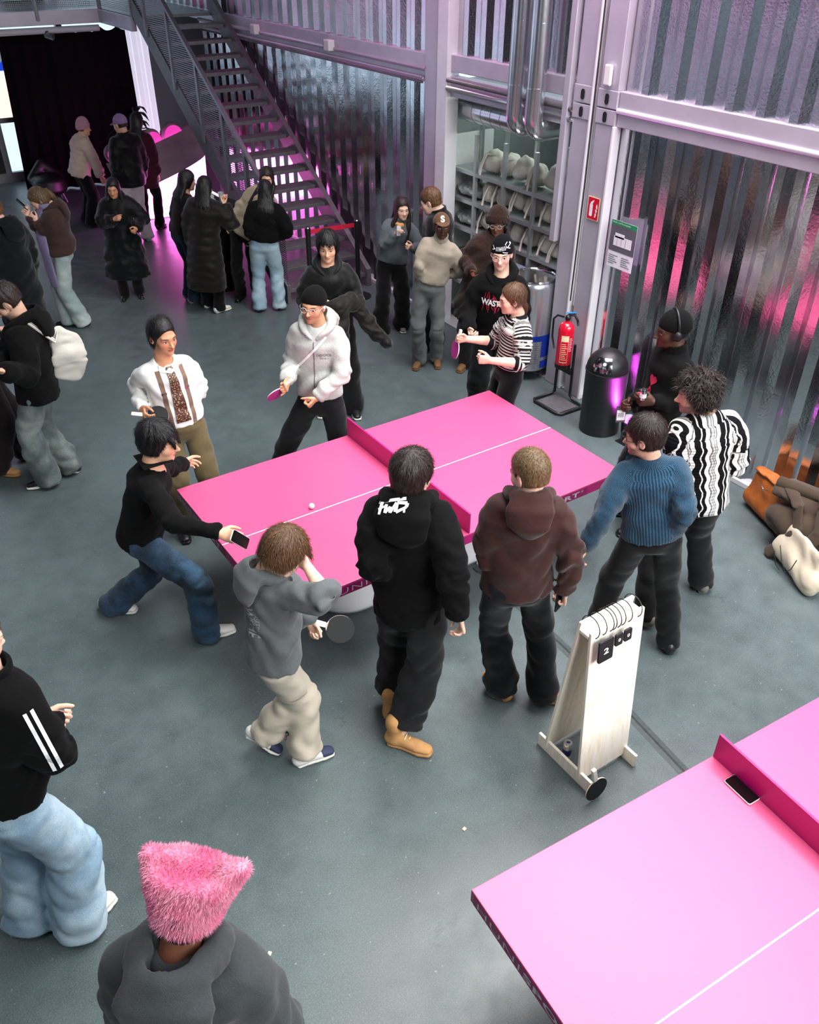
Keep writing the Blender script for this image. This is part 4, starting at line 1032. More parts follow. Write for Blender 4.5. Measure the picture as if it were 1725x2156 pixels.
        hint = fp*1.0+rp*sd*S.get('kout', .12)+(f or {}).get('kb', 0.)*rp; axn = _n(dv); hint = _n(hint-axn*(hint@axn)); knee = hip+axn*ha_+hint*hh
        g.leg[sd] = (hip, knee, ank, _n(toe), tp, L/(TH+SHN))
    if S.get('debug'): print("FIG", name_label[:40], 'torso', round(tl/H, 3), 'legs', round(g.leg[1][5], 2), round(g.leg[-1][5], 2), 'Q', Q.round(2), 'pel z', round(pel[2]/H, 3), 'neck z', round(neck[2]/H, 3), 'head z', round((head[2]+.125*s)/H, 3))
    # ---------------- body (one mesh): head, neck, hands, trunk and limbs under the clothes
    hd = head_prims(head, Rh, hs, neck, S.get('jaw', 1.0), S.get('neckw', .056))
    hv = RES['h']; HP, HF = mesh_sdf(hd, hv*hs)
    parts = [(HP, HF, (HP-head)@Rh/hs)]
    for sd in (1, -1):
        shd, e, w, A = g.arm[sd]
        if A.get('hide'): continue
        hdv = A.get('hd'); D = _n(w-e) if hdv is None else _n(rsl*hdv[0]+fsl*hdv[1]+spine*hdv[2])
        tv = A.get('th'); Tt = (fsl+.2*spine) if tv is None else rsl*tv[0]+fsl*tv[1]+spine*tv[2]
        if abs(_n(Tt)@D) > .95: Tt = Tt+rsl*.5
        hpz = hand_prims(w+D*.012, D, Tt, sd == 1, s*1.0, A.get('curl', .35), A.get('spread', 0.), A.get('thumb', .4), A.get('point', False))
        bare = A.get('bare', 0)
        hpz.append(Tube([e+(w-e)*(.20 if bare else .55), e+(w-e)*.5 if bare else e+(w-e)*.75, w+D*.012], [.043*s, .040*s, .026*s] if bare else [.032*s, .029*s, .026*s], k=.012))
        P_, F_ = mesh_sdf(hpz, RES['hand']); parts.append((P_, F_, np.full((len(P_), 3), -5.0)))
        g.arm[sd] = (shd, e, w, A); A['_D'] = D; A['_w'] = w
    core = [Tube([pel, pel+spine*tl*.5, neck-spine*.08*s, neck], [.10*s, .09*s, .11*s, .05*s], [.07*s, .065*s, .07*s, .045*s], lat=rsl, k=.03)]
    for sd in (1, -1):
        a = g.arm[sd]; core.append(Tube([a[0], a[1], a[2]], [.036*s, .032*s, .022*s], k=.03)); l = g.leg[sd]; core.append(Tube([l[0], l[1], l[2]], [.055*s, .045*s, .03*s], k=.03))
    P_, F_ = mesh_sdf(core, .02); parts.append((P_, F_, np.full((len(P_), 3), -5.0)))
    n = 0; Vs = []; Fs = []; Hs = []
    for P_, F_, h_ in parts: Vs.append(P_); Fs.append(F_+n); Hs.append(h_); n += len(P_)
    body = obj_from(np.concatenate(Vs), np.concatenate(Fs), 'person', S['skin'], None, Q, hp=np.concatenate(Hs), label=name_label, cat='person')
    if S.get('group'): body['group'] = S['group']
    g.body = body; g.org = Q
    # ---------------- clothes
    top = S['top']; th = top.get('t', .02)+.0; tk = top.get('kind', 'sweater'); wr = top.get('wr', .007)*1.25
    hem = top.get('hem', .02)*s          # below the pelvis point (m)
    if 'hem' in S: hem = max(-.06, min(.62, (pel-onplane(S['hem'][0], S['hem'][1], S['hem'][2] if len(S['hem']) > 2 else .12))@spine))
    W = S.get('w', (.160, .148, .162, .150)); D_ = S.get('d', (.118, .108, .120, .095))
    sp = lambda f: pel+(neck-pel)*f
    dn = spine if hem < .2 else _n(spine+np.array([0, 0, 2.0]))
    p_h = pel-dn*hem; lt = [rp, rp, rsl*.5+rp*.5, rsl, rsl, rsl]
    be = top.get('belly', 0.)
    pts = [p_h, pel+spine*.10*s, sp(.48)+fsl*be*s, sp(.76), neck-spine*.062*s, neck-spine*.012*s]
    ww = np.array([W[0]+top.get('flare', 0), W[0]*.98, W[1], W[2], W[3]*bw, .070])*s+th; dd = np.array([D_[0]+top.get('flare', 0)*.7, D_[0], D_[1]+be*.6, D_[2], D_[3]*.86, .062])*s+th
    if hem > .3:
        pts.insert(1, pel-dn*hem*.4); ww = np.insert(ww, 1, W[0]*1.02*s+th+top.get('flare', 0)*.5); dd = np.insert(dd, 1, D_[0]*1.02*s+th+top.get('flare', 0)*.4); lt = [rp]+lt
    if top.get('cinch'): ww[0] *= top['cinch']; dd[0] *= top['cinch']
    pr = [Tube(pts, ww, dd, lat=np.array(lt), wr=[wr*1.1]+[wr]*(len(pts)-3)+[wr*.4, 0], lam=top.get('lam', .13), k=.03, seed=S.get('seed', 1.), endk=.5)]
    sr = tuple(q*r for q, r in zip(top.get('sr', (.068, .058, .046)), (.92, .88, .90))); se = top.get('se', 1.0)
    for sd in (1, -1):
        a, e, w, A = g.arm[sd]; wend = e+(w-e)*(top.get('send', 1.0) if not A.get('bare') else A['bare'])
        mid = e+(wend-e)*.5
        pr.append(Tube([a-rsl*sd*.03*s-spine*.01*s, a+(e-a)*.30, a+(e-a)*.6], np.array([sr[0]*.92, sr[0]*.95, sr[0]*.45+sr[1]*.55])*s+th*.4, wr=[0, wr*.5, wr*.8], lam=top.get('lam', .13)*.7, k=.05, seed=S.get('seed', 1.)+sd, endk=.6))
        pr.append(Tube([a+(e-a)*.45, e, mid, wend], np.array([sr[0]*.5+sr[1]*.5, sr[1], sr[1]*.5+sr[2]*.5, sr[2]])*s+th*.4, wr=[wr*.7, wr*1.5, wr*1.3, wr*.9], lam=top.get('lam', .13)*.6, k=.014, seed=S.get('seed', 1.)+sd, endk=.35))
        if top.get('cuff'): pr.append(Tube([wend-_n(w-e)*.03, wend+_n(w-e)*.012], (sr[2]*.88)*s+th*.35, k=.006, endk=.2))
    if top.get('rib'):
        up = spine; pr.append(Tube([p_h+up*.005, p_h+up*.055], [(ww[0])*.93, ww[0]*.95], [dd[0]*.93, dd[0]*.95], lat=rp, k=.012, endk=.15))
    if top.get('quilt'):
        qa = top['quilt']; ql = top.get('ql', .075)
        def qn(p): h_ = ((p-pel.astype(np.float32))@spine.astype(np.float32))/ql; return (np.abs(np.sin(h_*math.pi))**.5*-qa+qa*.5).astype(np.float32)
        nz = lambda p: snoise(p, .22)*wr*.5+qn(p)
    else: nz = lambda p: snoise(p, .2)*wr*.55+snoise(p, .08)*wr*.2
    cuts = [(p_h, -dn)]
    if top.get('vneck'): pass
    nk = top.get('neckr', .060); pr.append(Tube([neck-spine*.02*s+fsl*.012*s, neck+spine*.10*s+fsl*.05*s], [nk*s, nk*1.05*s], k=.012, sub=True))
    g.topo = sdf_obj(pr, RES['cl'], top.get('name', 'sweater'), top['m'], body, Q, cuts=cuts, noise=nz)
    col = top.get('collar')
    ud = _n(spine*.8+_n(head-neck)*.6)
    if col == 'crew': ring(g, neck-spine*.008*s+fsl*.014*s, ud, .070*s+th*.2, .060*s+th*.2, .009*s, 'collar', top.get('cm', top['m']))
    if col == 'roll':
        P_ = [Tube([neck-spine*.015*s+fsl*.008*s, neck+spine*.028*s+fsl*.014*s, neck+spine*.06*s+fsl*.02*s], [.082*s, .074*s, .071*s], [.076*s, .070*s, .068*s], lat=rsl, wr=.003, lam=.04, k=.01, endk=.25), Tube([neck+spine*.03*s+fsl*.016*s, neck+spine*.14*s+fsl*.05*s], .060*s, k=.005, sub=True)]
        sdf_obj(P_, .008, 'roll_collar', top.get('cm', top['m']), g.topo, Q)
    if col == 'stand':
        ring(g, neck+spine*.012*s+fsl*.014*s, ud, .074*s+th*.2, .066*s+th*.2, .022*s, 'stand_collar', top.get('cm', top['m']), tall=1.9)
    if col == 'hood': hood(g, top.get('hoodm', top['m']), th, s, top.get('hoodsize', 1.0))
    # trousers
    bt = S.get('bottom')
    if bt:
        lr = tuple(q*r for q, r in zip(bt.get('r', (.092, .080, .078)), (.90, .86, .90))); wb = bt.get('wr', .008)*1.15; bth = bt.get('t', .012)
        pr = [Tube([pel+spine*.10*s, pel, pel-np.array([0, 0, .05])*s], np.array([W[0]*.90, W[0]*.98, W[0]*.90])*s+bth, np.array([D_[0]*.88, D_[0]*1.0, D_[0]*.92])*s+bth, lat=rp, wr=wb*.5, lam=.12, k=.03, endk=.6)]
        cu = []; hz = bt.get('hem', .035)
        for sd in (1, -1):
            hip, kn, an, toe, tp, ext = g.leg[sd]; dn_ = _n(an-kn); end = kn+(an-kn)*bt.get('len', 1.0)-np.array([0, 0, hz])*(1 if bt.get('len', 1.0) == 1.0 else 0)
            pr.append(Tube([hip, hip+(kn-hip)*.5, kn, kn+(end-kn)*.55, end-(end-kn)*.12, end], np.array([lr[0], lr[0]*.55+lr[1]*.45, lr[1], lr[1]*.5+lr[2]*.5, lr[2], lr[2]*bt.get('flare', 1.03)])*s+bth*.5, wr=[wb*.25, wb*.4, wb*.9, wb*.7, wb*bt.get('stack', 1.3), wb*.6], lam=bt.get('lam', .12), k=.022, seed=S.get('seed', 1.)+3*sd, endk=.3))
        P_, F_ = mesh_sdf(pr, RES['cl'], noise=lambda p: snoise(p, .23)*wb*.6)
        P_[:, 2] = np.maximum(P_[:, 2], .006)
        g.boto = obj_from(P_, F_, bt.get('name', 'trousers'), bt['m'], body, Q, coords_of(pr, P_))
    # shoes
    shs = S.get('shoes')
    if shs:
        for sd in (1, -1):
            if sd in shs.get('skip', ()): continue
            hip, kn, an, toe, tp, ext = g.leg[sd]; shoe(g, an, toe, tp, shs, s, sd)
    # hair / hats
    hr = S.get('hair')
    if hr and hr.get('style'):
        pz = hairfield(hr['style'], Rh, head, hs, S.get('seed', 1.), hr.get('thick'), hr.get('low'), hr.get('zb'))
        T = lambda *q: head+Rh@(np.array(q)*hs)
        if hr.get('long'):
            L = hr['long']; bd = np.array([0, 0, -1.0]); ba = -fsl
            a0 = T(0, -.07, .02); a1 = T(0, -.095, -.07)+bd*.02; a2 = neck+ba*.105*s-spine*.05*s+bd*0; a3 = a2+bd*L*.55+ba*.01; a4 = a2+bd*L+ba*.0
            pz.append(Tube([a0, a1, a2, a3, a4], np.array([.075, .085, .10, .105, .085])*hs*hr.get('lw', 1.0), np.array([.04, .04, .036, .032, .016])*hs, lat=rsl, wr=[.002, .004, .005, .006, .006], lam=.5, k=.03, seed=2., endk=.5))
            if hr.get('front'):
                for e in (-1, 1): pz.append(Tube([T(e*.072, .02, .02), T(e*.085, .03, -.08), neck+rsl*e*.095*s+fsl*.085*s-spine*.05*s, neck+rsl*e*.10*s+fsl*.115*s-spine*(.05+hr['front'])*s], np.array([.02, .028, .034, .02])*hs, np.array([.03, .03, .022, .012])*hs, lat=rsl, wr=.004, lam=.4, k=.02, endk=.5))
        if hr.get('pony'):
            pz.append(Tube([T(0, -.095, .03), T(0, -.135, .01), T(.01, -.14, -.08), T(.015, -.115, -.16)], np.array([.022, .03, .03, .012])*hs, k=.015, wr=.003, lam=.3))
        if hr.get('tuft'):
            for (ax_, ay_, az_, bx_, by_, bz_, r_) in hr['tuft']: pz.append(Tube([T(ax_, ay_, az_), T(bx_, by_, bz_)], [r_*hs, r_*.4*hs], k=.012))
        g.hair = sdf_obj(pz, RES['hair'], 'hair', hr['m'], body, Q, smooth=1)
        if not S.get('hat'): strands(g, hr)
    return g
def strands(g, hr):
    me = g.hair.data; n = len(me.vertices)
    if n < 50: return
    co = np.empty(n*3, np.float32); me.vertices.foreach_get('co', co); co = co.reshape(-1, 3).astype(float)
    nr = np.empty(n*3, np.float32); me.vertices.foreach_get('normal', nr); nr = nr.reshape(-1, 3).astype(float)
    rd = np.random.RandomState(7); N = (3600, 1900, 900)[g.lod]
    st = hr['style']; ln = dict(crop=.010, short=.022, side=.036, mop=.042, bowl=.040, curly=.045, long=.06, sleek=.045)[st]; wd = (.0011, .0016, .0026)[g.lod]
    ix = rd.randint(0, n, N); P = co[ix]+rd.normal(size=(N, 3))*.003; Nn = nr[ix]; H_ = g.head-g.Q; wh = H_+g.Rh@np.array([.01, -.05, .125])*g.hs
    out = P-wh; out[:, 2] *= .3; out /= np.linalg.norm(out, axis=1)[:, None]+1e-6
    hh = np.clip((P-H_)@g.Rh[:, 2]/(.12*g.hs), 0, 1)[:, None]
    d = out*hh*1.1+np.array([0, 0, -1.])*(1.15-hh)+rd.normal(size=(N, 3))*(.55 if st == 'curly' else .16 if st != 'crop' else .35)
    d = d-Nn*(d*Nn).sum(1)[:, None]; d /= np.linalg.norm(d, axis=1)[:, None]+1e-6
    lift = rd.uniform(.0, .28 if st not in ('sleek', 'long') else .08, (N, 1))+(.35 if st == 'crop' else .3 if st == 'curly' else 0)
    L = ln*g.hs*rd.uniform(.6, 1.25, (N, 1))*((.35+.65*hh) if st in ('side', 'short', 'crop', 'mop') else 1.0); sd = np.cross(d, Nn)+rd.normal(size=(N, 3))*.15; sd /= np.linalg.norm(sd, axis=1)[:, None]+1e-6
    if st in ('sleek', 'long'):
        kp = (((P-H_)@g.Rh[:, 1]) < .0*g.hs).nonzero()[0]; P, Nn, d, L, sd, lift = P[kp], Nn[kp], d[kp], L[kp], sd[kp], lift[kp]; N = len(kp)
    P = P+Nn*.0008; m = P+d*L*.5+Nn*lift*L*.5; e = P+d*L+Nn*lift*L*.35+np.array([0, 0, -.12])*L
    V = np.stack([P-sd*wd, P+sd*wd, m+sd*wd*.8, m-sd*wd*.8, e+sd*wd*.25, e-sd*wd*.25], 1).reshape(-1, 3)
    b = np.arange(N)[:, None]*6; F = np.concatenate([b+np.array([0, 1, 2, 3]), b+np.array([3, 2, 4, 5])])
    o = obj_from(V, F, 'hair_strands', hr['m'], g.hair); o['kind'] = 'stuff'
def ring(g, c, up, rw, rd, t, name, mat, tall=1.0, parent=None):
    lat = _n(g.rsl-up*(g.rsl@up)); fw = np.cross(up, lat); pts = [c+lat*rw*math.cos(q)+fw*rd*math.sin(q) for q in np.linspace(0, 2*math.pi, 33)]
    return sdf_obj([Tube(pts, t, t*tall, lat=None if tall == 1 else fw, k=.002) if tall == 1 else Field(lambda p: (np.hypot(np.hypot(((p-c)@lat)/rw, ((p-c)@fw)/rd)*min(rw, rd)-min(rw, rd), np.maximum(np.abs((p-c)@up)-t*tall*.5, 0))-t*.45).astype(np.float32), c-.13, c+.13)], .0075, name, mat, parent or g.topo, g.Q)
def hood(g, mat, th, s, sz=1.0):
    """fallen hood: thick roll around the neck and a pouch on the upper back"""
    n, sp, r, f = g.neck, g.spine, g.rsl, g.fsl
    pts = []
    for q in np.linspace(-2.95, 2.95, 19):
        a = abs(q)/2.95; pts.append(n+r*math.sin(q)*(.096+.010*(1-a))*s*sz+f*(-math.cos(q)*.094+.016)*s*sz+sp*(.062*(1-a)-.085*a**2.2)*s)
    pr = [Tube(pts, np.array([.014+.030*math.cos(q*.5) for q in np.linspace(-2.95, 2.95, 19)])*s*sz, np.array([.012+.026*math.cos(q*.5) for q in np.linspace(-2.95, 2.95, 19)])*s*sz, wr=.004, lam=.09, k=.02),
          Tube([n-f*.080*s*sz+sp*.055*s, n-f*.130*s*sz-sp*.01*s, n-f*.150*s*sz-sp*.09*s*sz, n-f*.130*s-sp*.165*s*sz], np.array([.098, .122, .105, .045])*s*sz, np.array([.034, .046, .044, .020])*s*sz, lat=r, wr=.006, lam=.11, k=.03, endk=.6),
          Ell(n-f*.05*s+sp*.05*s, np.array([.062, .055, .06])*s*sz, None, k=.02, sub=True)]
    g.hood = sdf_obj(pr, g.RES['cl']*.85, 'hood', mat, g.topo, g.Q)
def shoe(g, an, toe, tp, sp_, s, sd):
    t = _n(toe*np.array([1, 1, 0])); lat = np.cross(t, [0, 0, 1.]); up = np.array([0, 0, 1.])
    if tp: t2 = t*math.cos(tp)-up*math.sin(tp); up = up*math.cos(tp)+t*math.sin(tp); t = t2
    # ground the lowest point of the sole
    L = .285*s*sp_.get('len', 1.0); base = an-up*.074*s
    T = lambda x, y, z: base+lat*x*s+t*y*s+up*z*s
    low = min(T(0, y, 0)[2] for y in (-.07, .19)); base = base-np.array([0, 0, low]) if low < .0 or tp else base-np.array([0, 0, low])
    k = sp_.get('kind', 'sneaker'); sh = .026 if k != 'boot' else .030
    so = [Tube([T(0, -.055, sh*.55), T(0, .02, sh*.55), T(sd*.006, .12, sh*.55), T(sd*.004, .175, sh*.6)], np.array([.037, .036, .048, .040])*s, np.array([sh*.62]*4)*s, lat=lat, k=.004)]
    upz = [Tube([T(0, -.055, .052), T(0, .01, .055), T(sd*.005, .10, .044), T(sd*.004, .168, .034)], np.array([.034, .034, .043, .035])*s, np.array([.042, .046, .030, .020])*s, lat=lat, k=.02), Tube([T(0, -.03, .06), T(0, -.026, .085 if not sp_.get('shaft') else .17)], [.038*s, .034*s if not sp_.get('shaft') else .048*s], k=.03)]
    if sp_.get('shaft'): upz.append(Tube([T(0, -.028, .165), T(0, -.028, .185)], .052*s, k=.008))
    u = sdf_obj(upz, g.RES['shoe'], 'boot' if k == 'boot' else 'shoe', sp_['m'], g.body, g.Q)
    sdf_obj(so, g.RES['shoe'], 'sole', sp_.get('sm', sp_['m']), u, g.Q, cuts=[(T(0, 0, .0), -up), (T(0, 0, sh), up)])
    if sp_.get('laces'):
        for j in range(4):
            y = .035+.02*j; z = .098-.0105*j*1.3
            MB().tube([T(-.024, y, z-.010)-g.Q, T(0, y+.004, z+.004)-g.Q, T(.024, y, z-.010)-g.Q], .0032, 6).build('lace', sp_['laces'], u)
    if sp_.get('tm'): sdf_obj([Tube([T(sd*.005, .11, .046), T(sd*.004, .168, .036)], np.array([.0435, .037])*s, np.array([.031, .0225])*s, lat=lat, k=.01)], g.RES['shoe'], 'toe_cap', sp_['tm'], u, g.Q)
def beanie(g, mat, zlow=.022, tall=.0, fold=.0, back=-.03, name='beanie', tip=0.0, puff=.012, pom=None, res=None, wr=.0015):
    R, O, s = g.Rh, g.head, g.hs; Rf = R.astype(np.float32); Of = O.astype(np.float32); rr = np.array([.080+puff, .100+puff, .092+puff+tall])
    def fn(p):
        l = ((p-Of)@Rf)/s; c = np.array([0, -.018-tip*.3, .036]); q = np.sqrt((((l-c)/rr)**2).sum(1))+1e-6; d = np.sqrt(((l-c)**2).sum(1))*(q-1)/q
        edge = zlow+(back-zlow)*np.clip((.09-l[:, 1])/.17, 0, 1)
        az = np.arctan2(l[:, 0], l[:, 1]); d = d-wr*np.sin(az*46)
        if fold: d = np.where(l[:, 2] < edge+fold, d-.006*np.clip((edge+fold-l[:, 2])/.006, 0, 1), d)
        return np.maximum(d, (edge-l[:, 2])*.9)*s
    e = .19*s; g.hat = sdf_obj([Field(fn, O-e, O+e+tall*s, .003)], g.RES['hair']*1.05, name, mat, g.body, g.Q)
    return g.hat
def glasses(g, mat, lens=None, r=.022, t=.0016):
    R, O, s = g.Rh, g.head, g.hs; T = lambda *p: O+R@(np.array(p)*s)-g.Q
    o = None
    for e in (-1, 1):
        pts = [T(e*(.034+r*1.08*math.cos(q)), .104-.10*abs(.034+r*1.08*math.cos(q))*.28, -.006+r*.86*math.sin(q)) for q in np.linspace(0, 2*math.pi, 22, endpoint=False)]
        m = MB().tube(pts, t*s, 6, closed=True); m.tube([T(e*.058, .097, .0), T(e*.082, .06, .004), T(e*.084, -.008, .004)], t*s, 6)
        if e == 1: m.tube([T(-.011, .1045, -.002), T(0, .108, .002), T(.011, .1045, -.002)], t*s, 6)
        k = m.build('glasses' if o is None else 'glasses_rim', mat, g.body if o is None else o, smooth=True)
        if o is None: o = k
        if lens: MB().add(pts, [list(range(len(pts)))]).build('lens', lens, o)
    return o
# ------------------------------------------------------------------ people: materials
def G(x, y): p = atz(x, y); return (p[0], p[1])
def HT(x, y, H): p = atz(x, y, H); return (p[0], p[1])
def MID(a, b): p, q = atz(*a), atz(*b); return ((p[0]+q[0])/2, (p[1]+q[1])/2)
SK = dict(fair=mat_skin('skin_fair', '#e3b8a2', brow='#3a2a20'), fair_beard=mat_skin('skin_fair_beard', '#deb097', brow='#2a1c14', beard=1.3), light=mat_skin('skin_light', '#dcaa8b'),
          tan=mat_skin('skin_tan', '#c98f6d'), tan_mo=mat_skin('skin_tan_moustache', '#cf9a78', beard=.55), dark=mat_skin('skin_dark', '#4a2c20', brow='#0c0807'), brown=mat_skin('skin_brown', '#6b4331', brow='#120b08'))
HR = dict(black=mat_hair('hair_black', '#0b0a0a'), dark=mat_hair('hair_dark_brown', '#1d130e'), brown=mat_hair('hair_brown', '#3d281a', '#7a5638'), light=mat_hair('hair_light_brown', '#463522', '#846848'), auburn=mat_hair('hair_auburn', '#4a2d1c', '#8d6240'))
def C(name, col, **k): return cloth(name, col, **k)
CL = dict(black=C('black_jersey', '#060607', var=.25, sheen=.02), black2=C('black_wool', '#070708', sheen=.02, wamp=.4), charcoal=C('charcoal_jersey', '#3a3f41', var=.22, wamp=.35), fleece=C('pale_grey_fleece', '#b4b6b2', var=.14, wamp=.55, weave=500), grey=C('grey_jersey', '#54585a', var=.22),
          white=C('white_cotton', '#eeeeeb', var=.05, wamp=.15), brown=C('brown_shell', '#351c19', var=.18, rough=.65), beigeknit=C('beige_wool', '#9a9080', var=.18, wamp=.55), greywool=C('grey_wool_trousers', '#5c5f5f', var=.2), cream=C('cream_quilt', '#c9b7a6', rough=.6), olive=C('olive_wool', '#5f5236', var=.25),
          puffer=C('black_puffer', '#060708', var=.2, rough=.5), brownpuffer=C('brown_black_puffer', '#120c0a', var=.2, rough=.55), brownjk=C('brown_jacket', '#3a2620', var=.25), furbrown=C('brown_fur', '#2a1a13', var=.4, wamp=1.0, weave=260), stone=C('stone_cargo', '#b5ab9a', var=.10), blackpant=C('black_trousers', '#070709', var=.25), navy=C('navy_denim', '#080a10', var=.25), maroon=C('maroon_wool', '#3d0b1e', var=.2), lilac=C('lilac_scarf', '#857a9c', var=.15, wamp=.5), pinkknit=C('pink_knit', '#b98a98', wamp=.6), capbrown=C('brown_tweed', '#5f4327', var=.4, wamp=.5), capmauve=C('mauve_cap', '#8a6f9a'), darkcoat=C('dark_coat', '#0b0e0f', var=.2))
DN = dict(blue=denim('blue_denim', '#14232f', '#33506a'), pale=denim('pale_denim', '#7f9db3', '#b4c8d4'), faded=denim('faded_pale_denim', '#86a2b2', '#a9bcc4'), green=denim('grey_green_denim', '#4a5557', '#79847f'), black=denim('black_denim', '#070709', '#151517'), dark=denim('dark_blue_denim', '#121d2b', '#22354a'), ecru=denim('ecru_denim', '#8fa0a0', '#b9c2bd'))
M['tanboot'] = plain('tan_nubuck', '#b98a55', .8, 0, .15, 20, .2, 200); M['tansole'] = plain('tan_sole', '#a87a48', .7); M['shoe_white'] = plain('white_leather', '#dcdad4', .5, 0, .06); M['shoe_black'] = plain('black_leather', '#141416', .4); M['shoe_grey'] = plain('grey_suede', '#6f6b66', .8); M['shoe_navy'] = plain('navy_suede', '#2c3350', .7); M['shoe_brown'] = plain('brown_suede', '#6a4a28', .85); M['sole_w'] = plain('white_rubber', '#d8d4ca', .6)
M['frame_gls'] = plain('spectacle_frame', '#4a3f38', .3, .5); M['frame_clr'] = plain('clear_frame', '#b9b4ae', .2); M['silver'] = plain('silver_chain', '#c9ccd0', .2, 1.0)
def mat_tee():
    t = NT('striped_jersey'); u, a, l = t.xyz(t.attr('gc')); s = t.math('SINE', t.math('MULTIPLY', l, 6.283/.026)); t.set(col=t.mix(t.step(s, .1, .25), srgb('#131316'), srgb('#d9d6cf')), rough=.9, spec=.2); return t.m
def mat_rib():
    t = NT('blue_ribbed_knit'); u, a, l = t.xyz(t.attr('gc')); s = t.math('SINE', t.math('MULTIPLY', a, 62.0)); n = t.noise(t.obj(), 160, 2)
    t.set(col=t.mix(t.math('MULTIPLY_ADD', s, .30, t.math('MULTIPLY', n, .9)), srgb('#0e1f2e'), srgb('#2f5772')), rough=.95, spec=.15, sheen=.2); t.bump(s, .5, .004); return t.m
def mat_wave():
    t = NT('black_white_wavy_knit'); u, a, l = t.xyz(t.attr('gc')); n = t.noise(t.obj(), 90, 2); w = t.math('MULTIPLY', t.math('SINE', t.math('MULTIPLY', l, 62)), .007)
    x = t.math('FRACT', t.math('DIVIDE', t.math('ADD', t.math('ADD', u, 1.03), w), .155))
    W, B, g1, g2 = srgb('#f0eee8'), srgb('#0d0d0f'), srgb('#8c8c8c'), srgb('#c9c7c2')
    rp = t.n('ShaderNodeValToRGB'); t.put(rp.inputs[0], x); rp.color_ramp.interpolation = 'CONSTANT'; e = rp.color_ramp.elements
    st = [(0, B), (.12, W), (.17, B), (.31, W), (.47, B), (.50, g1), (.55, g2), (.60, g1), (.66, g2), (.70, B), (.73, W), (.88, B)]
    while len(e) < len(st): e.new(.5)
    for el, (p, c) in zip(e, st): el.position = p; el.color = c
    t.set(col=rp.outputs[0], rough=.95, spec=.15); t.bump(t.math('ADD', n, t.math('SINE', t.math('MULTIPLY', l, 300))), .4, .004); return t.m
def rect2(nx, ny): 
    vs = np.array([(i/nx, j/ny) for j in range(ny+1) for i in range(nx+1)], float); fs = [[j*(nx+1)+i, j*(nx+1)+i+1, (j+1)*(nx+1)+i+1, (j+1)*(nx+1)+i] for j in range(ny) for i in range(nx)]; return vs, fs
def chest_print(g, name, vs, fs, x, z, w, h, mat, back=False, target=None, tilt=0.0, lift=.003, parent=None):
    """print on chest (or back): x to the wearer's image-left..right axis, z below the neck, metres"""
    f = -g.fsl if back else g.fsl; ax = (g.rsl if back else -g.rsl); ay = g.spine
    if tilt: c, s_ = math.cos(tilt), math.sin(tilt); ax, ay = ax*c+ay*s_, ay*c-ax*s_
    o = g.neck-g.Q+(g.rsl if back else -g.rsl)*x-g.spine*z
    tg = target or g.topo
    return project_print(name, tg, vs, fs, o, ax, ay, w, h, mat, parent or tg, lift=lift)
PEOPLE = {}
def pers(key, label=None, **S):
    PEOPLE[key] = make_person(label, S); return PEOPLE[key]
hang = lambda sd: dict(e=('d', sd*.16, -.08, -1), w=('d', sd*.0, .28, -1))

# ------------------------------------------------------------------ players and spectators around the middle table
g = pers('reach', bent=1, label='person in black sweater and blue jeans lunging at the table with a phone as bat', H=1.77, root=MID((445, 1340), (235, 1285)), a=112, sa=100, ha=106, hpitch=-12, hroll=0, pelz=.445, hem=(302, 1160), neck=(322, 986, .05), head=(334, 930, .06), skin=SK['light'], seed=2.1,
    R=dict(e=(366, 1100, 1), w=(458, 1122, 1), curl=.45, th=(-.6, .2, .8)), L=dict(e=(346, 990, -1), w=(386, 976, -1), curl=.5, point=True, th=(0, 0, 1)), RF=dict(p=(438, 1342), a=88), LF=dict(p=(235, 1284), a=120), kout=.2,
    top=dict(name='sweater', m=CL['black2'], t=.020, hem=.03, collar='crew', rib=1, cuff=1, sr=(.068, .056, .044)), bottom=dict(name='jeans', m=DN['blue'], r=(.100, .094, .098), hem=.05, wr=.010), shoes=dict(m=M['shoe_white'], sm=M['sole_w'], laces=M['white']), hair=dict(style='mop', m=HR['black'], zb=.036, thick=.024, tuft=[(.05, .08, .05, .055, .105, .0, .018), (-.02, .09, .06, .0, .115, .02, .018)]))
MB().tube([g.neck-g.Q+g.rsl*.075*math.sin(q)*1.0+g.fsl*(.03+.075*math.cos(q))+g.spine*(-.02-.10*max(0, math.cos(q))) for q in np.linspace(-1.8, 1.8, 16)], .003, 6).build('necklace', M['silver'], g.body)
w = g.arm[1][3]['_w']; D = g.arm[1][3]['_D']
phone('phone', tuple(w+D*.105+np.array([.02, -.01, -.02])), (math.radians(70), math.radians(-35), math.radians(40)), M['phone_white'], 'white phone used as a bat by the person in the black sweater')

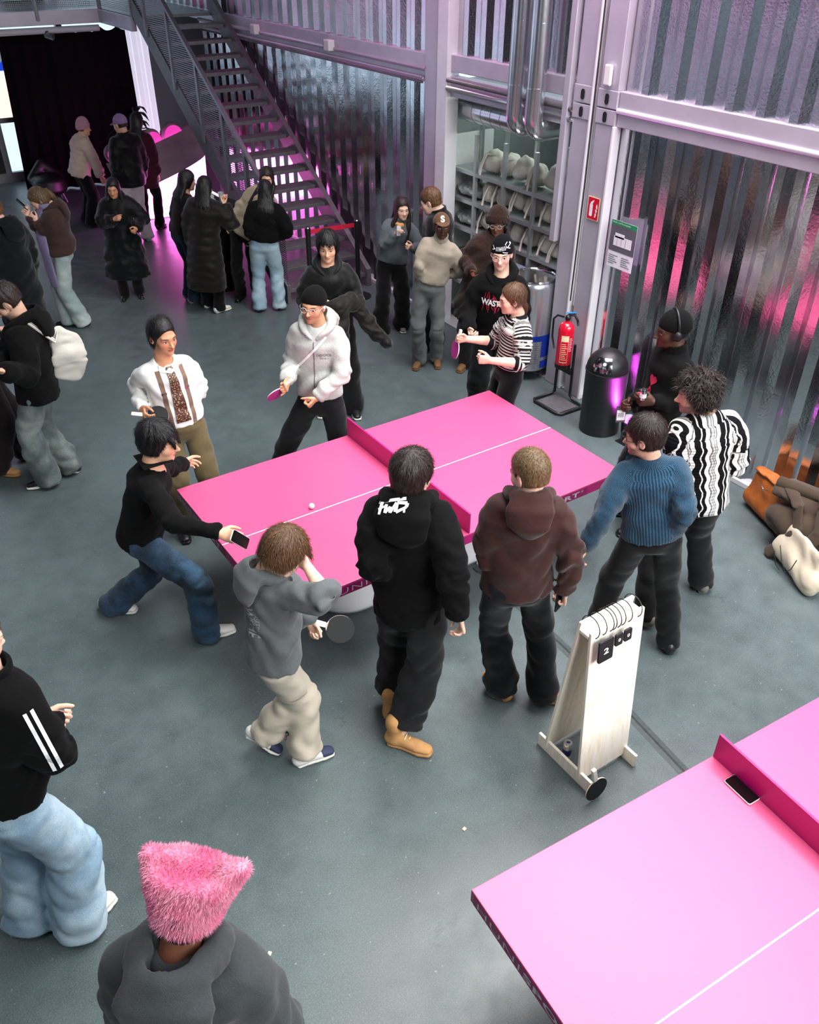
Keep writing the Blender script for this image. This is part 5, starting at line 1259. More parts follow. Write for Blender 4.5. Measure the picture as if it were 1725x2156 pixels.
g = pers('tie', 'person in a white shirt with brown tie and braces holding a black paddle', H=1.78, root=HT(342, 662, 1.78), a=165, ha=150, hpitch=-8, neck=(345, 762), head=(342, 707), skin=SK['tan'], seed=3.3,
    R=dict(e=(287, 808, -1), w=(300, 858, 1), curl=.55, th=(0, .8, .5)), L=dict(e=(424, 822, -1), w=(368, 860, 1), curl=.5, th=(0, .3, 1)),
    top=dict(name='shirt', m=CL['white'], t=.018, hem=-.02, sr=(.064, .054, .044), cuff=1, wr=.008), bottom=dict(m=CL['olive'], r=(.098, .088, .085)), shoes=dict(m=M['shoe_black']), hair=dict(style='sleek', m=HR['black'], thick=.010, tuft=[(0, -.09, -.03, 0, -.10, -.10, .030)]))
for e in (-1, 1):
    vs, fs = rect2(2, 22); b = chest_print(g, 'brace_strap', vs, fs, e*.085, .27, .030, .46, C('brown_braces', '#7c6455', wamp=.6), lift=.005)
    chest_print(g, 'brace_buckle', *rect2(2, 1), e*.085, .20, .036, .014, M['silver'], lift=.009)
paddle(tuple(g.arm[1][3]['_w']+g.arm[1][3]['_D']*.08), Matrix(basis(_n(-g.rsl*.75+g.fsl*.5-g.spine*.15), -CF+np.array([0, 0, .3])).tolist()), M['rub_black'], M['rub_red'], 'black paddle held by the person in the white shirt')
tv = np.array([(-.5, 0), (.5, 0), (.62, -.35), (1.1, -5.6), (0, -6.4), (-1.1, -5.6), (-.62, -.35)], float); tf = [[0, 6, 2, 1][::-1], [6, 5, 4, 3, 2][::-1]]
t = NT('brown_patterned_tie'); vv = t.n('ShaderNodeTexVoronoi'); t.put(vv.inputs['Vector'], t.obj()); vv.inputs['Scale'].default_value = 85; t.set(col=t.mix(t.step(vv.outputs['Distance'], .35, .08), srgb('#b79a80'), srgb('#4b2c1d')), rough=.6)
gx, gy = rect2(4, 24); gx = gx.copy(); gx[:, 0] = .5+(gx[:, 0]-.5)*(1-.55*gx[:, 1]); chest_print(g, 'tie', gx, gy, 0, .235, .105, .42, t.m, lift=.012)
for e in (-1, 1):
    cv = np.array([(0, 0), (1, .35), (.75, 1), (0, .95)] if e > 0 else [(1, 0), (0, .35), (.25, 1), (1, .95)], float); chest_print(g, 'shirt_collar', cv, [[0, 1, 2, 3]], e*.036, .030, .072, .075, CL['white'], lift=.016)

g = pers('fleece', hat=1, label='smiling person in pale grey fleece hoodie, black beanie and glasses', H=1.78, root=HT(660, 598, 1.80), a=195, ha=203, hpitch=-3, hroll=-4, hem=(668, 788), neck=(669, 686), head=(660, 642), skin=SK['tan_mo'], seed=1.2, build=1.02,
    R=dict(e=(617, 762, -1), w=(606, 800, 1), curl=.9, th=(-.2, .3, -.6)), L=dict(e=(722, 790, -1), w=(664, 842, 1), curl=1.0, thumb=1.0, th=(-.4, .2, .8)), RF=dict(p=(588, 1000), a=200), LF=dict(p=(738, 990), a=170),
    top=dict(name='fleece_hoodie', m=CL['fleece'], t=.026, hem=.02, collar='hood', hoodsize=1.08, rib=1, sr=(.070, .062, .050), wr=.008), bottom=dict(m=DN['black'], r=(.104, .096, .098)), shoes=dict(m=M['shoe_black']), hair=dict(style='crop', m=HR['black']))
beanie(g, CL['black2'], zlow=.040, fold=.0, back=-.02); glasses(g, M['frame_clr'], t=.0022)
chest_print(g, 'bag_strap', *rect2(24, 2), -.03, .20, .36, .018, CL['white'], tilt=.85, lift=.006)
chest_print(g, 'chest_lettering', *text2d('CHEVIGNON', 1, .0, .2), .075, .20, .11, .022, plain('teal_print', '#39474a', .6)); chest_print(g, 'chest_lettering', *text2d('TOGS UNLTD', 1), .075, .225, .07, .012, plain('teal_print2', '#39474a', .6))
chest_print(g, 'zip', *rect2(1, 20), 0, .30, .006, .40, M['rail'], lift=.004)
o = MB().lathe([(.006, 0), (.011, .008), (.006, .02)], n=10).build('earbud', M['gloss_white'], g.body, smooth=True, loc=tuple(g.head-g.Q+g.Rh@np.array([-.088, .004, -.014])))
w = g.arm[1][3]['_w']; D = g.arm[1][3]['_D']
paddle(tuple(w+D*.07+np.array([-.02, .0, -.01])), basis(_n(np.array([-.35, .25, -.75])), (.55, -.75, .2)).tolist() and Matrix(basis(_n(np.array([-.45, .35, -.55])), (.55, -.80, .3)).tolist()), M['rub_pink'], M['rub_black'], 'pink paddle held low by the person in the pale grey fleece')

g = pers('boy', label='boy in a dark grey hoodie and beige cargo trousers, arm raised to his brow', H=1.60, hscale=1.10, root=MID((545, 1575), (650, 1608)), a=78, sa=70, ha=72, hpitch=-38, hp=(592, 1122), hem=(600, 1412), neck=(566, 1212, .02), head=(597, 1166, .04), skin=SK['fair'], seed=4.4, build=1.02,
    R=dict(e=(690, 1258, 1), w=('h', .098, .105, .005), bare=.22, curl=.3, hd=(-.75, -.30, .60), th=(-.5, -.5, -.6)), L=dict(e=('d', -.1, .55, -.8), w=(648, 1305, -1), curl=.8, th=(0, .2, 1)), RF=dict(p=(552, 1580), z=.05, tip=32, a=112), LF=dict(p=(645, 1606), a=78), kout=.05,
    top=dict(name='hoodie', m=CL['grey'], t=.030, hem=.05, collar='hood', rib=1, sr=(.078, .074, .070), wr=.010, belly=.02), bottom=dict(name='cargo_trousers', m=CL['stone'], r=(.105, .098, .105), len=.93, hem=.03, wr=.012), shoes=dict(m=M['shoe_white'], sm=M['sole_w'], tm=M['shoe_navy'], laces=M['shoe_navy']), hair=dict(style='bowl', m=HR['brown'], zb=.045, thick=.026, tuft=[(.03, .08, .08, .045, .118, .045, .016), (-.02, .09, .07, -.02, .12, .05, .016)]))
chest_print(g, 'back_lettering', *text2d('WEIHE', 1, .02), .06, .23, .19, .055, plain('grey_print', '#8f9496', .7), back=True, tilt=-1.45)
chest_print(g, 'back_lettering', *text2d('BASKETBALL', 1), .10, .23, .16, .02, plain('grey_print2', '#8f9496', .7), back=True, tilt=-1.45)
for dz, w_, h_ in ((0, .15, .012), (-.05, .15, .004)):
    hip, kn, an, toe, tp, ext = g.leg[1]; q = hip+(kn-hip)*.72-g.Q; ax_ = _n(g.fp); project_print('cargo_pocket_flap', g.boto, *rect2(6, 2), q+np.array([0, 0, dz]), ax_, np.array([0, 0, 1.]), w_, h_, CL['stone'], g.boto, lift=.006)
w = g.arm[-1][3]['_w']; D = g.arm[-1][3]['_D']
_pd = atz(682, 1318, .80)
paddle(tuple(g.arm[-1][3]['_w']+_n(np.array(CR)*.9-np.array([0, 0, .35]))*.09), Matrix(basis(_n(np.array(CR)*.9-np.array([0, 0, .35])), -CF).tolist()), M['rub_black'], M['rub_red'], 'black paddle held in front of the boy in the grey hoodie')

g = pers('blackhood', label='person in a black hoodie with white hood lettering and tan boots, seen from behind', H=1.85, root=HT(868, 948, 1.86), a=14, sa=10, ha=32, hpitch=-12, hem=(872, 1318), neck=(860, 1060), head=(868, 1003), skin=SK['fair'], seed=5.1, build=1.06,
    R=dict(e=(950, 1208, -1), w=(968, 1292, -1), curl=.5, th=(-.3, .9, 0)), L=dict(e=(782, 1205, -1), w=('d', .3, .7, -.6)), RF=dict(p=(842, 1570), a=108, kb=.55), LF=dict(p=(826, 1500), a=20),
    top=dict(name='hoodie', m=CL['black'], t=.040, hem=.03, collar='hood', hoodsize=1.12, rib=1, cuff=1, sr=(.080, .068, .050), wr=.009), bottom=dict(name='jeans', m=DN['black'], r=(.112, .108, .100), hem=.02, wr=.012, t=.016, len=.80), shoes=dict(kind='boot', shaft=1, m=M['tanboot'], sm=M['tansole'], laces=M['cream']), hair=dict(style='side', m=HR['dark'], thick=.026))
_br = [np.array(q, float) for q in ()]
def strokes(segs, wd=.5):
    vs = []; fs = []
    for (x0, y0, x1, y1, a, b) in segs:
        d = np.array([x1-x0, y1-y0]); n_ = np.array([-d[1], d[0]])/(np.linalg.norm(d)+1e-9); k = len(vs)
        vs += [np.array([x0, y0])+n_*a, np.array([x0, y0])-n_*a, np.array([x1, y1])-n_*b, np.array([x1, y1])+n_*b]; fs.append([k, k+1, k+2, k+3][::-1])
    return np.array(vs), [f[::-1] for f in fs]
sv, sf = strokes([(0, 9.6, 8.2, 10.4, .45, .5), (1.2, 9.6, .6, 5.8, .55, .4), (.2, 7.4, 2.2, 8.2, .35, .3), (2.6, 8.8, 2.4, 6.2, .45, .5), (2.4, 6.2, 3.8, 8.0, .4, .4), (3.8, 8.0, 3.9, 6.2, .4, .45), (3.9, 6.2, 5.6, 9.2, .4, .45), (5.8, 9.2, 5.4, 6.4, .5, .5), (5.8, 9.2, 8.6, 9.0, .45, .5), (8.6, 9.0, 8.4, 7.8, .5, .4), (8.4, 7.8, 5.6, 6.3, .4, .45), (7.6, 6.6, 8.2, 6.6, .45, .45)])
project_print('hood_lettering', g.hood, sv, sf, g.neck-g.Q-g.rsl*.040-g.fsl*.1+g.spine*.01, g.rsl*.97+g.spine*.12, _n(g.spine*.75+g.fsl*.66), .165, .085, M['tagwht'], g.hood, lift=.005)

g = pers('brownjacket', label='person with cropped hair in a dark brown hooded jacket and navy jeans, from behind', H=1.80, root=HT(1115, 945, 1.82), a=-14, sa=-8, ha=-48, hpitch=-14, hem=(1105, 1272), neck=(1113, 1052), head=(1115, 997), skin=SK['fair'], seed=6.2,
    L=dict(e=(1024, 1160, -1), w=(1056, 1205, -1), curl=.6), R=dict(e=(1202, 1165, -1), w=(1192, 1238, -1), curl=.7, th=(0, 1, .1)), LF=dict(p=(1058, 1462), a=-35), RF=dict(p=(1142, 1476), a=80), kout=.35,
    top=dict(name='hooded_jacket', m=CL['brown'], t=.028, hem=.05, collar='hood', sr=(.072, .064, .050), wr=.011, lam=.16, cinch=.95), bottom=dict(name='jeans', m=CL['navy'], r=(.096, .088, .096), hem=.03, wr=.011, t=.014), shoes=dict(kind='boot', m=M['tanboot'], sm=M['tansole']), hair=dict(style='crop', m=HR['light'], thick=.013))
phone('phone', tuple(g.arm[1][3]['_w']+g.arm[1][3]['_D']*.09-g.rsl*.035), (math.radians(90), 0, math.radians(20)), M['phone_black'], 'black phone held at the side by the person in the brown jacket')
_w = g.arm[1][3]['_w']-g.Q; MB().lathe([(.031, -.008), (.033, 0), (.031, .008)], n=18).build('wristwatch', M['cream'], g.body, loc=tuple(_w+g.arm[1][3]['_D']*.012))

g = pers('bluesweater', label='person with glasses in a blue ribbed sweater and black trousers', H=1.80, root=MID((1405, 1365), (1250, 1345)), hp=(1362, 868), a=-18, sa=-16, ha=-82, hpitch=-12, hem=(1340, 1146), neck=(1368, 972, .0), head=(1357, 920, .03), skin=SK['fair_beard'], seed=7.7, build=1.04,
    L=dict(e=(1268, 1095, -1), w=(1234, 1150, -1), curl=.35), R=dict(e=(1443, 1088, -1), w=(1415, 1120, -1), curl=.5), RF=dict(p=(1406, 1366), a=-12), LF=dict(p=(1250, 1345), a=-15),
    top=dict(name='ribbed_sweater', m=mat_rib(), t=.026, hem=.02, collar='crew', rib=1, cuff=1, sr=(.074, .064, .050), wr=.007), bottom=dict(m=CL['blackpant'], r=(.102, .088, .082), hem=.03, wr=.008), shoes=dict(m=M['shoe_black'], sm=M['shoe_black']), hair=dict(style='side', m=HR['dark']))
glasses(g, M['frame_gls'])

g = pers('wavyknit', 'person with dark curly hair in a black and white wavy striped knit', H=1.82, root=MID((1475, 1243), (1355, 1312)), a=-40, sa=-32, ha=-96, hpitch=-10, hp=(1470, 775), hem=(1468, 1084), neck=(1484, 880), head=(1468, 830), skin=SK['fair_beard'], seed=8.3, build=1.05,
    L=dict(e=(1428, 995, -1), w=('d', .2, .9, -.3), curl=.5), R=dict(e=(1552, 975, -1), w=('d', -.2, .8, -.5), curl=.5), RF=dict(p=(1474, 1238), a=-25), LF=dict(p=(1356, 1310), a=-50),
    top=dict(name='wavy_knit', m=mat_wave(), t=.030, hem=.05, collar='crew', cm=CL['black'], sr=(.086, .074, .058), wr=.005), bottom=dict(m=DN['black'], r=(.098, .086, .084), wr=.008), shoes=dict(m=M['shoe_grey'], sm=M['shoe_grey']), hair=dict(style='curly', m=HR['dark']))

g = pers('heart', hat=1, label='person with headphones and a red heart on a black sweater, by the litter bin', H=1.82, root=HT(1428, 643, 1.84), a=-108, sa=-126, ha=-108, hpitch=-8, neck=(1424, 745), head=(1417, 695), skin=SK['dark'], seed=9.4,
    L=dict(e=(1446, 850, -1), w=(1378, 846, 1), curl=.5, th=(0, .3, 1)), R=dict(e=(1378, 820, -1), w=(1330, 845, 1), curl=.6, th=(0, .4, 1)),
    top=dict(name='sweater', m=CL['black2'], t=.024, hem=.04, collar='roll', sr=(.070, .060, .046)), bottom=dict(m=CL['blackpant'], r=(.096, .082, .078)), shoes=dict(m=M['shoe_black']), hair=dict(style='crop', m=HR['black']))
beanie(g, CL['black2'], zlow=.036, back=-.015, tall=.004)
hb = [g.head-g.Q+g.Rh@(np.array([.098*math.sin(q), -.018, .040+.108*math.cos(q)])*g.hs) for q in np.linspace(-1.9, 1.9, 18)]
hpn = MB().tube(hb, .009, 8).build('headphones', M['black'], g.body, smooth=True)
for e in (-1, 1): sdf_obj([Ell(g.head+g.Rh@(np.array([e*.098, -.010, -.008])*g.hs), (.016, .030, .038), g.Rh)], .007, 'ear_cup', M['black'], hpn, g.Q)
ring(g, g.neck+g.spine*.055+g.fsl*.016, _n(g.spine), .070, .067, .010, 'red_inner_collar', plain('red_knit', '#b8163c', .8), parent=g.body)
hv = [(16*math.sin(q)**3, 13*math.cos(q)-5*math.cos(2*q)-2*math.cos(3*q)-math.cos(4*q)) for q in np.linspace(0, 2*math.pi, 28, endpoint=False)]
hv = np.array(hv); M['heart'] = plain('red_heart', '#b31a45', .8)
chest_print(g, 'heart_emblem', hv, [list(range(28))], .02, .22, .075, .085, M['heart']); chest_print(g, 'heart_emblem', *strokes([(0, 0, 2.2, 6, .5, .5), (2.2, 6, 4.4, 0, .5, .5), (1.1, 2.2, 3.3, 2.2, .35, .35), (-.6, 0, .6, 0, .3, .3), (3.8, 0, 5.0, 0, .3, .3)]), .02, .295, .065, .065, M['heart'])
chest_print(g, 'cap_lettering', *text2d('STUSSY', 1, .03, .1), 0, 0, .045, .016, M['tagwht'], target=None) if False else None
project_print('beanie_emblem', g.hat, *strokes([(0, 0, 6, 1, .45, .45), (.4, 2.0, 5.6, 3.0, .45, .45), (0, 0, .4, 2.0, .4, .4), (6, 1, 5.6, 3, .4, .4), (1.6, .6, 1.9, 2.2, .3, .3), (3.4, .8, 3.7, 2.4, .3, .3)]), g.head-g.Q+g.Rh@(np.array([-.07, .055, .062])), g.Rh@_n(np.array([.62, .78, 0])), g.Rh[:, 2], .055, .026, M['tagwht'], g.hat)
cd = empty('name_card', tuple(g.arm[1][3]['_w']+g.arm[1][3]['_D']*.11-np.array([0, 0, .03])), label='small clear pouch with a white printed label held over the bin by the beanie wearer', cat='card'); cd.rotation_euler = (math.radians(80), 0, math.atan2(CR[1], CR[0])+.1)
MB().box((-.035, -.09, -.003), (.035, .03, .003)).build('pouch', plain('clear_pouch', '#5c4f5a', .2), cd); MB().box((-.03, -.075, .003), (.03, .0, .0045)).build('printed_label', M['paper'], cd)
for k in range(4): MB().box((-.024, -.05+.008*k, .0045), (.02, -.046+.008*k, .005)).build('printed_line', M['pgrey'], cd)
o = empty('small_can', tuple(g.arm[-1][3]['_w']+g.arm[-1][3]['_D']*.10+np.array([0, 0, .012])), label='small silver can in the hands of the person with headphones', cat='can'); MB().lathe([(.02, 0), (.024, .006), (.024, .075), (.02, .084)], n=18).build('can_body', M['chrome'], o, smooth='auto'); MB().lathe([(.0244, .02), (.0244, .05)], n=18).build('can_label', M['paper'], o)

g = pers('stripetee', label='woman in a black and white striped top holding a pink paddle', H=1.69, root=HT(1088, 585, 1.69), a=-112, sa=-116, ha=-100, hpitch=-10, hem=(1080, 768), neck=(1090, 677), head=(1081, 628), skin=SK['fair'], seed=2.8, build=.93, w=(.150, .130, .148, .140), d=(.112, .100, .112, .088), neckw=.05,
    L=dict(e=('d', -.40, .10, -1), w=('d', .20, .95, .08), bare=.2, curl=.75, th=(0, .1, 1)), R=dict(e=('d', .25, .25, -1), w=('d', .05, .95, .12), bare=.2, curl=.9, th=(0, .1, 1)),
    top=dict(name='striped_top', m=mat_tee(), t=.018, hem=.0, collar='crew', cm=CL['black'], sr=(.070, .070, .066), wr=.008), bottom=dict(m=CL['blackpant'], r=(.096, .085, .090)), shoes=dict(m=M['shoe_black']), hair=dict(style='sleek', m=HR['brown'], thick=.010, low=-.035, tuft=[(0, -.08, -.04, .0, -.105, -.075, .034), (0, -.10, -.075, 0, -.10, -.13, .022)]))
paddle(tuple(g.arm[1][3]['_w']+g.arm[1][3]['_D']*.085+np.array([0, 0, -.01])), Matrix(basis(_n(np.array([-.05, .1, -1.0])+_n(CR)*-.12), _n(CR)*-.9+CF*-.35).tolist()), M['rub_pink'], M['rub_black'], 'pink paddle pointing down in the hand of the striped-top woman')

g = pers('skeleton', hat=1, label='person in a black hoodie with chest lettering and a skeleton-fish beanie', H=1.84, root=HT(1060, 482, 1.88), a=188, ha=186, hpitch=-8, neck=(1056, 582), head=(1057, 533), skin=SK['fair'], seed=3.9,
    R=dict(e=(984, 655, -1), w=(990, 694, 1), curl=.6), L=hang(-1), top=dict(name='hoodie', m=CL['black'], t=.034, hem=.03, collar='hood', rib=1, cuff=1, sr=(.074, .064, .048)), bottom=dict(name='jeans', m=CL['navy'], r=(.104, .1, .1)), shoes=dict(m=M['shoe_black']), hair=dict(style='crop', m=HR['brown']))
beanie(g, CL['black2'], zlow=.030, back=-.02, tall=.006); glasses(g, M['frame_clr'], t=.0012)
M['redprint'] = plain('red_print', '#c01f45', .7)
chest_print(g, 'chest_lettering', *text2d('WASTED', 1, .035, 0, .9), -.02, .215, .24, .055, M['tagwht'])
rr = random.Random(5); chest_print(g, 'chest_scratches', *strokes([(q, 3+rr.uniform(-1, 1), q+rr.uniform(-1.2, 1.2), 9+rr.uniform(-3, 2), .22, .05) for q in np.linspace(1, 9, 9)]+[(q, -3+rr.uniform(-1, 1), q+rr.uniform(-1.2, 1.2), -9+rr.uniform(-2, 3), .22, .05) for q in np.linspace(1, 9, 9)]), -.02, .215, .22, .19, M['redprint'], lift=.0025)
fish = strokes([(0, 0, 8, 1.4, .25, .25)]+[(1.2+i*.95, .2+i*.17-1.4, 1.5+i*.95, .2+i*.17+1.4, .16, .16) for i in range(7)]+[(8, 1.4, 9.4, 3.0, .3, .2), (9.4, 3.0, 8.6, 4.2, .2, .2), (8, 1.4, 9.6, .4, .3, .2), (0, 0, -1.2, 1.8, .3, .15), (0, 0, -1.4, -1.2, .3, .15), (5.5, -1.4, 8.4, -2.4, .25, .3), (6.5, 3.2, 7.4, 4.6, .2, .2)])
project_print('skeleton_emblem', g.hat, *fish, g.head-g.Q+g.Rh@np.array([0, .09, .082]), -g.Rh[:, 0], g.Rh[:, 2], .15, .085, M['tagwht'], g.hat)

# ------------------------------------------------------------------ spectators in front of the storage bay
g = pers('furhat', hat=1, label='person with glasses in a brown fur hat and dark brown fur coat', H=1.72, root=(2.55, 2.42), a=190, ha=188, hpitch=-2, skin=SK['brown'], seed=1.9, head=(1048, 470), neck=(1048, 505), R=dict(e=('d', .35, -.05, -1), w=('d', -.5, .8, -.1)), L=hang(-1),
    top=dict(name='fur_coat', m=CL['furbrown'], t=.045, hem=.35, flare=.03, collar='hood', wr=.010), bottom=dict(m=CL['blackpant'], r=(.095, .085, .085)), shoes=dict(m=M['shoe_brown']), hair=dict(style='long', m=HR['black'], long=.25))
beanie(g, CL['furbrown'], zlow=.030, back=-.05, fold=.075, name='fur_hat', puff=.036, tall=.012, wr=.004); glasses(g, M['frame_clr'], t=.002)

g = pers('turtleneck', hat=1, label='smiling person in beige roll-neck, grey trousers and a brown cap with white S', H=1.80, root=MID((882, 772), (919, 768)), a=184, ha=172, hpitch=2, hp=(942, 440), hem=(915, 594), neck=(928, 515), head=(942, 482), skin=SK['dark'], seed=5.5,
    R=dict(e=(877, 574, -1), w=('d', -.75, -.45, -.45), hide=1), L=dict(e=(971, 574, -1), w=('d', .75, -.45, -.45), hide=1), RF=dict(p=(884, 768), a=196), LF=dict(p=(919, 764), a=176),
    top=dict(name='roll_neck_sweater', m=CL['beigeknit'], t=.020, hem=.0, collar='roll', rib=1, sr=(.066, .058, .046)), bottom=dict(m=CL['greywool'], r=(.094, .082, .076), hem=.02, wr=.011), shoes=dict(m=M['shoe_brown'], sm=M['shoe_brown'], tm=None), hair=dict(style='crop', m=HR['black']))
def cap(g, mat, brim=True, back=False, zlow=.035):
    beanie(g, mat, zlow=zlow, back=-.005, name='cap', puff=.008, wr=.0)
    T = lambda x, y, z: g.head+g.Rh@(np.array([x, y, z])*g.hs)
    sg = -1 if back else 1
    sdf_obj([Tube([T(0, sg*.07-.0, zlow+.004), T(0, sg*.125, zlow-.006), T(0, sg*.155, zlow-.016)], np.array([.074, .066, .030])*g.hs, np.array([.007, .006, .006])*g.hs, lat=g.Rh[:, 0], k=.004)], .0048, 'cap_brim', mat, g.hat, g.Q)
    MB().lathe([(.008, 0), (.006, .005)], n=10).build('cap_button', mat, g.hat, loc=tuple(T(0, -.018, .135)-g.Q))
cap(g, CL['capbrown'], zlow=.050)
project_print('letter_s', g.hat, *text2d('S', 1, .04), g.head-g.Q+g.Rh@np.array([.0, .09, .085]), -g.Rh[:, 0], g.Rh[:, 2], .040, .055, M['tagwht'], g.hat, lift=.004)

g = pers('blackcoatman', label='man with short brown hair in a black jacket, side on, near the shelf', H=1.80, root=(2.50, 3.12), a=-70, ha=-72, hpitch=-22, head=(907, 424), neck=(926, 452), skin=SK['fair'], seed=6.6, R=hang(1), L=hang(-1),
    top=dict(name='jacket', m=CL['puffer'], t=.035, hem=.08, collar='stand', quilt=.008), bottom=dict(m=CL['navy'], r=(.1, .09, .085)), shoes=dict(m=M['shoe_black']), hair=dict(style='short', m=HR['brown']))

g = pers('eating', 'woman with long dark hair in a grey fleece jacket eating a snack from a napkin', H=1.67, root=MID((803, 700), (846, 692)), hp=(842, 408), a=172, ha=162, hpitch=-3, head=(846, 446), neck=(844, 478), skin=SK['fair'], seed=7.1, build=.95, w=(.155, .140, .152, .142), R=dict(e=(803, 540, -1), w=(832, 492, 1), curl=.8, th=(-.6, .2, .6)), L=dict(e=(888, 532, -1), w=(868, 522, 1), curl=.7, th=(0, .3, 1)), RF=dict(p=(803, 700), a=205), LF=dict(p=(846, 692), a=175),
    top=dict(name='fleece_jacket', m=C('blue_grey_fleece', '#545d62', wamp=.5), t=.026, hem=.0, collar='stand', rib=1, sr=(.070, .064, .050)), bottom=dict(m=CL['blackpant'], r=(.110, .108, .112), wr=.012), shoes=dict(m=M['shoe_grey'], sm=M['sole_w']), hair=dict(style='long', m=HR['dark'], long=.24, front=.18))
chest_print(g, 'zip', *rect2(1, 16), 0, .26, .006, .38, M['rail'])
_w = g.arm[1][3]['_w']+g.arm[1][3]['_D']*.10; o = empty('napkin_snack', tuple(_w), label='snack in a white paper napkin held by the grey-fleece woman', cat='snack'); o.rotation_euler = (0, 0, math.atan2(g.fsl[1], g.fsl[0])-1.57)
sdf_obj([Tube([(-.02, 0, .03), (.03, 0, .035)], .022, wr=.004, lam=.03)], .006, 'bread', plain('bread', '#b9803f', .8), o); vs, fs = rect2(4, 6); MB().add([(.045*x-.005, .026-.03*(1-y)**2, -.085+.12*y) for x, y in vs], fs).build('napkin', M['paper'], o, smooth=True)

g = pers('fringe', label='young man with black fringe and black padded jacket carrying a second jacket', H=1.77, root=HT(690, 473, 1.80), a=176, ha=184, hpitch=-6, head=(690, 520), neck=(690, 562), skin=SK['light'], seed=8.8,
    R=dict(e=(640, 640, -1), w=(690, 655, 1), curl=.6), L=dict(e=(752, 635, -1), w=(703, 645, 1), curl=.4, th=(0, .3, 1)), RF=dict(d=(.12, .02), a=190), LF=dict(d=(-.16, .1), a=170),
    top=dict(name='padded_jacket', m=CL['puffer'], t=.035, hem=.06, collar='hood', sr=(.080, .070, .052), wr=.008), bottom=dict(m=CL['blackpant'], r=(.108, .1, .1)), shoes=dict(m=M['shoe_black'], sm=M['sole_w']), hair=dict(style='bowl', m=HR['black'], thick=.024, zb=.050))
c = g.arm[-1][2]; o = empty('carried_jacket', tuple(c), label='black padded jacket draped over the forearm of the young man with the fringe', cat='jacket')
a_ = g.arm[-1][1]; F0 = g.fsl*.05
sdf_obj([Tube([c-g.rsl*.03+F0, (c+a_)/2+F0+g.spine*.02, a_+F0*.6], [.07, .085, .075], wr=.012, lam=.09, k=.04), Tube([c+F0+g.spine*.02, c+F0*1.6-g.spine*.18, c+F0*1.4-g.spine*.36], [.10, .12, .10], [.05, .055, .04], lat=g.rsl, wr=.012, lam=.10, k=.05)], .013, 'jacket_body', CL['brownpuffer'], o, tuple(c))
sdf_obj([Tube([a_+F0-g.spine*.05, a_-g.rsl*.10-g.spine*.22+F0*2, a_-g.rsl*.24-g.spine*.36+F0*3], [.075, .068, .055], wr=.012, lam=.08, k=.04)], .013, 'jacket_sleeve', CL['brownpuffer'], o, tuple(c))

# ------------------------------------------------------------------ group at the stairs
g = pers('palejeans', label='long-haired woman in a black jacket and pale blue jeans, from behind', H=1.68, root=MID((545, 655), (592, 652)), a=4, head=(561, 412), neck=(562, 448), hp=(562, 374), hem=(565, 512), skin=SK['light'], seed=1.4, build=.98, R=dict(e=(610, 500, -1), w=('d', -.4, .6, -.5)), L=dict(e=(522, 500, -1), w=('d', .4, .6, -.5)), RF=dict(p=(590, 652), a=8), LF=dict(p=(548, 655), a=-4),
    top=dict(name='jacket', m=CL['black'], t=.045, hem=-.02, rib=1, sr=(.085, .08, .055)), bottom=dict(name='jeans', m=DN['faded'], r=(.112, .098, .098), wr=.011), shoes=dict(m=M['shoe_black']), hair=dict(style='long', m=HR['black'], long=.26, lw=1.15))
g = pers('creamtop', 'dark-haired woman in a cream top facing the camera, half hidden at the stairs', H=1.66, root=(1.40, 5.62), hp=(560, 347), a=190, head=(562, 375), neck=(563, 405), skin=SK['light'], seed=2.4, R=hang(1), L=hang(-1), build=.95,
    top=dict(name='cream_top', m=C('cream_cotton', '#b9a992'), t=.02, hem=.05, collar='crew'), bottom=dict(m=CL['blackpant']), shoes=dict(m=M['shoe_black']), hair=dict(style='long', m=HR['dark'], long=.25, front=.2))
g = pers('longpuffer', label='woman with long black hair in a long brown-black puffer coat, from behind', H=1.68, root=G(448, 655), hp=(428, 366), a=26, head=(428, 400), neck=(433, 436), skin=SK['light'], seed=3.4, R=dict(e=(492, 480, -1), w=(467, 415, -1), curl=.7), L=hang(-1), LF=dict(d=(-.10, .1), a=30), RF=dict(d=(.10, -.02), a=55),
    top=dict(name='puffer_coat', m=CL['brownpuffer'], t=.045, hem=.60, flare=.05, quilt=.016, ql=.10, sr=(.085, .075, .055)), bottom=dict(m=CL['blackpant']), shoes=dict(m=M['shoe_white'], sm=M['sole_w']), hair=dict(style='long', m=HR['black'], long=.24, lw=1.2))
g = pers('longhair', 'woman with long dark hair, dark top and dark blue jeans near the glowing counter', H=1.66, root=G(402, 634), hp=(390, 352), a=62, head=(392, 388), neck=(392, 424), skin=SK['light'], seed=4.6, build=.93, R=hang(1), L=hang(-1), RF=dict(d=(.08, 0), a=80), LF=dict(d=(-.08, .03), a=70),
    top=dict(name='dark_top', m=C('dark_plum_knit', '#1d1014'), t=.02, hem=.0), bottom=dict(name='jeans', m=DN['dark'], r=(.098, .09, .09)), shoes=dict(m=C('mauve_shoe', '#8b7f86')), hair=dict(style='long', m=HR['black'], long=.32, lw=1.1))
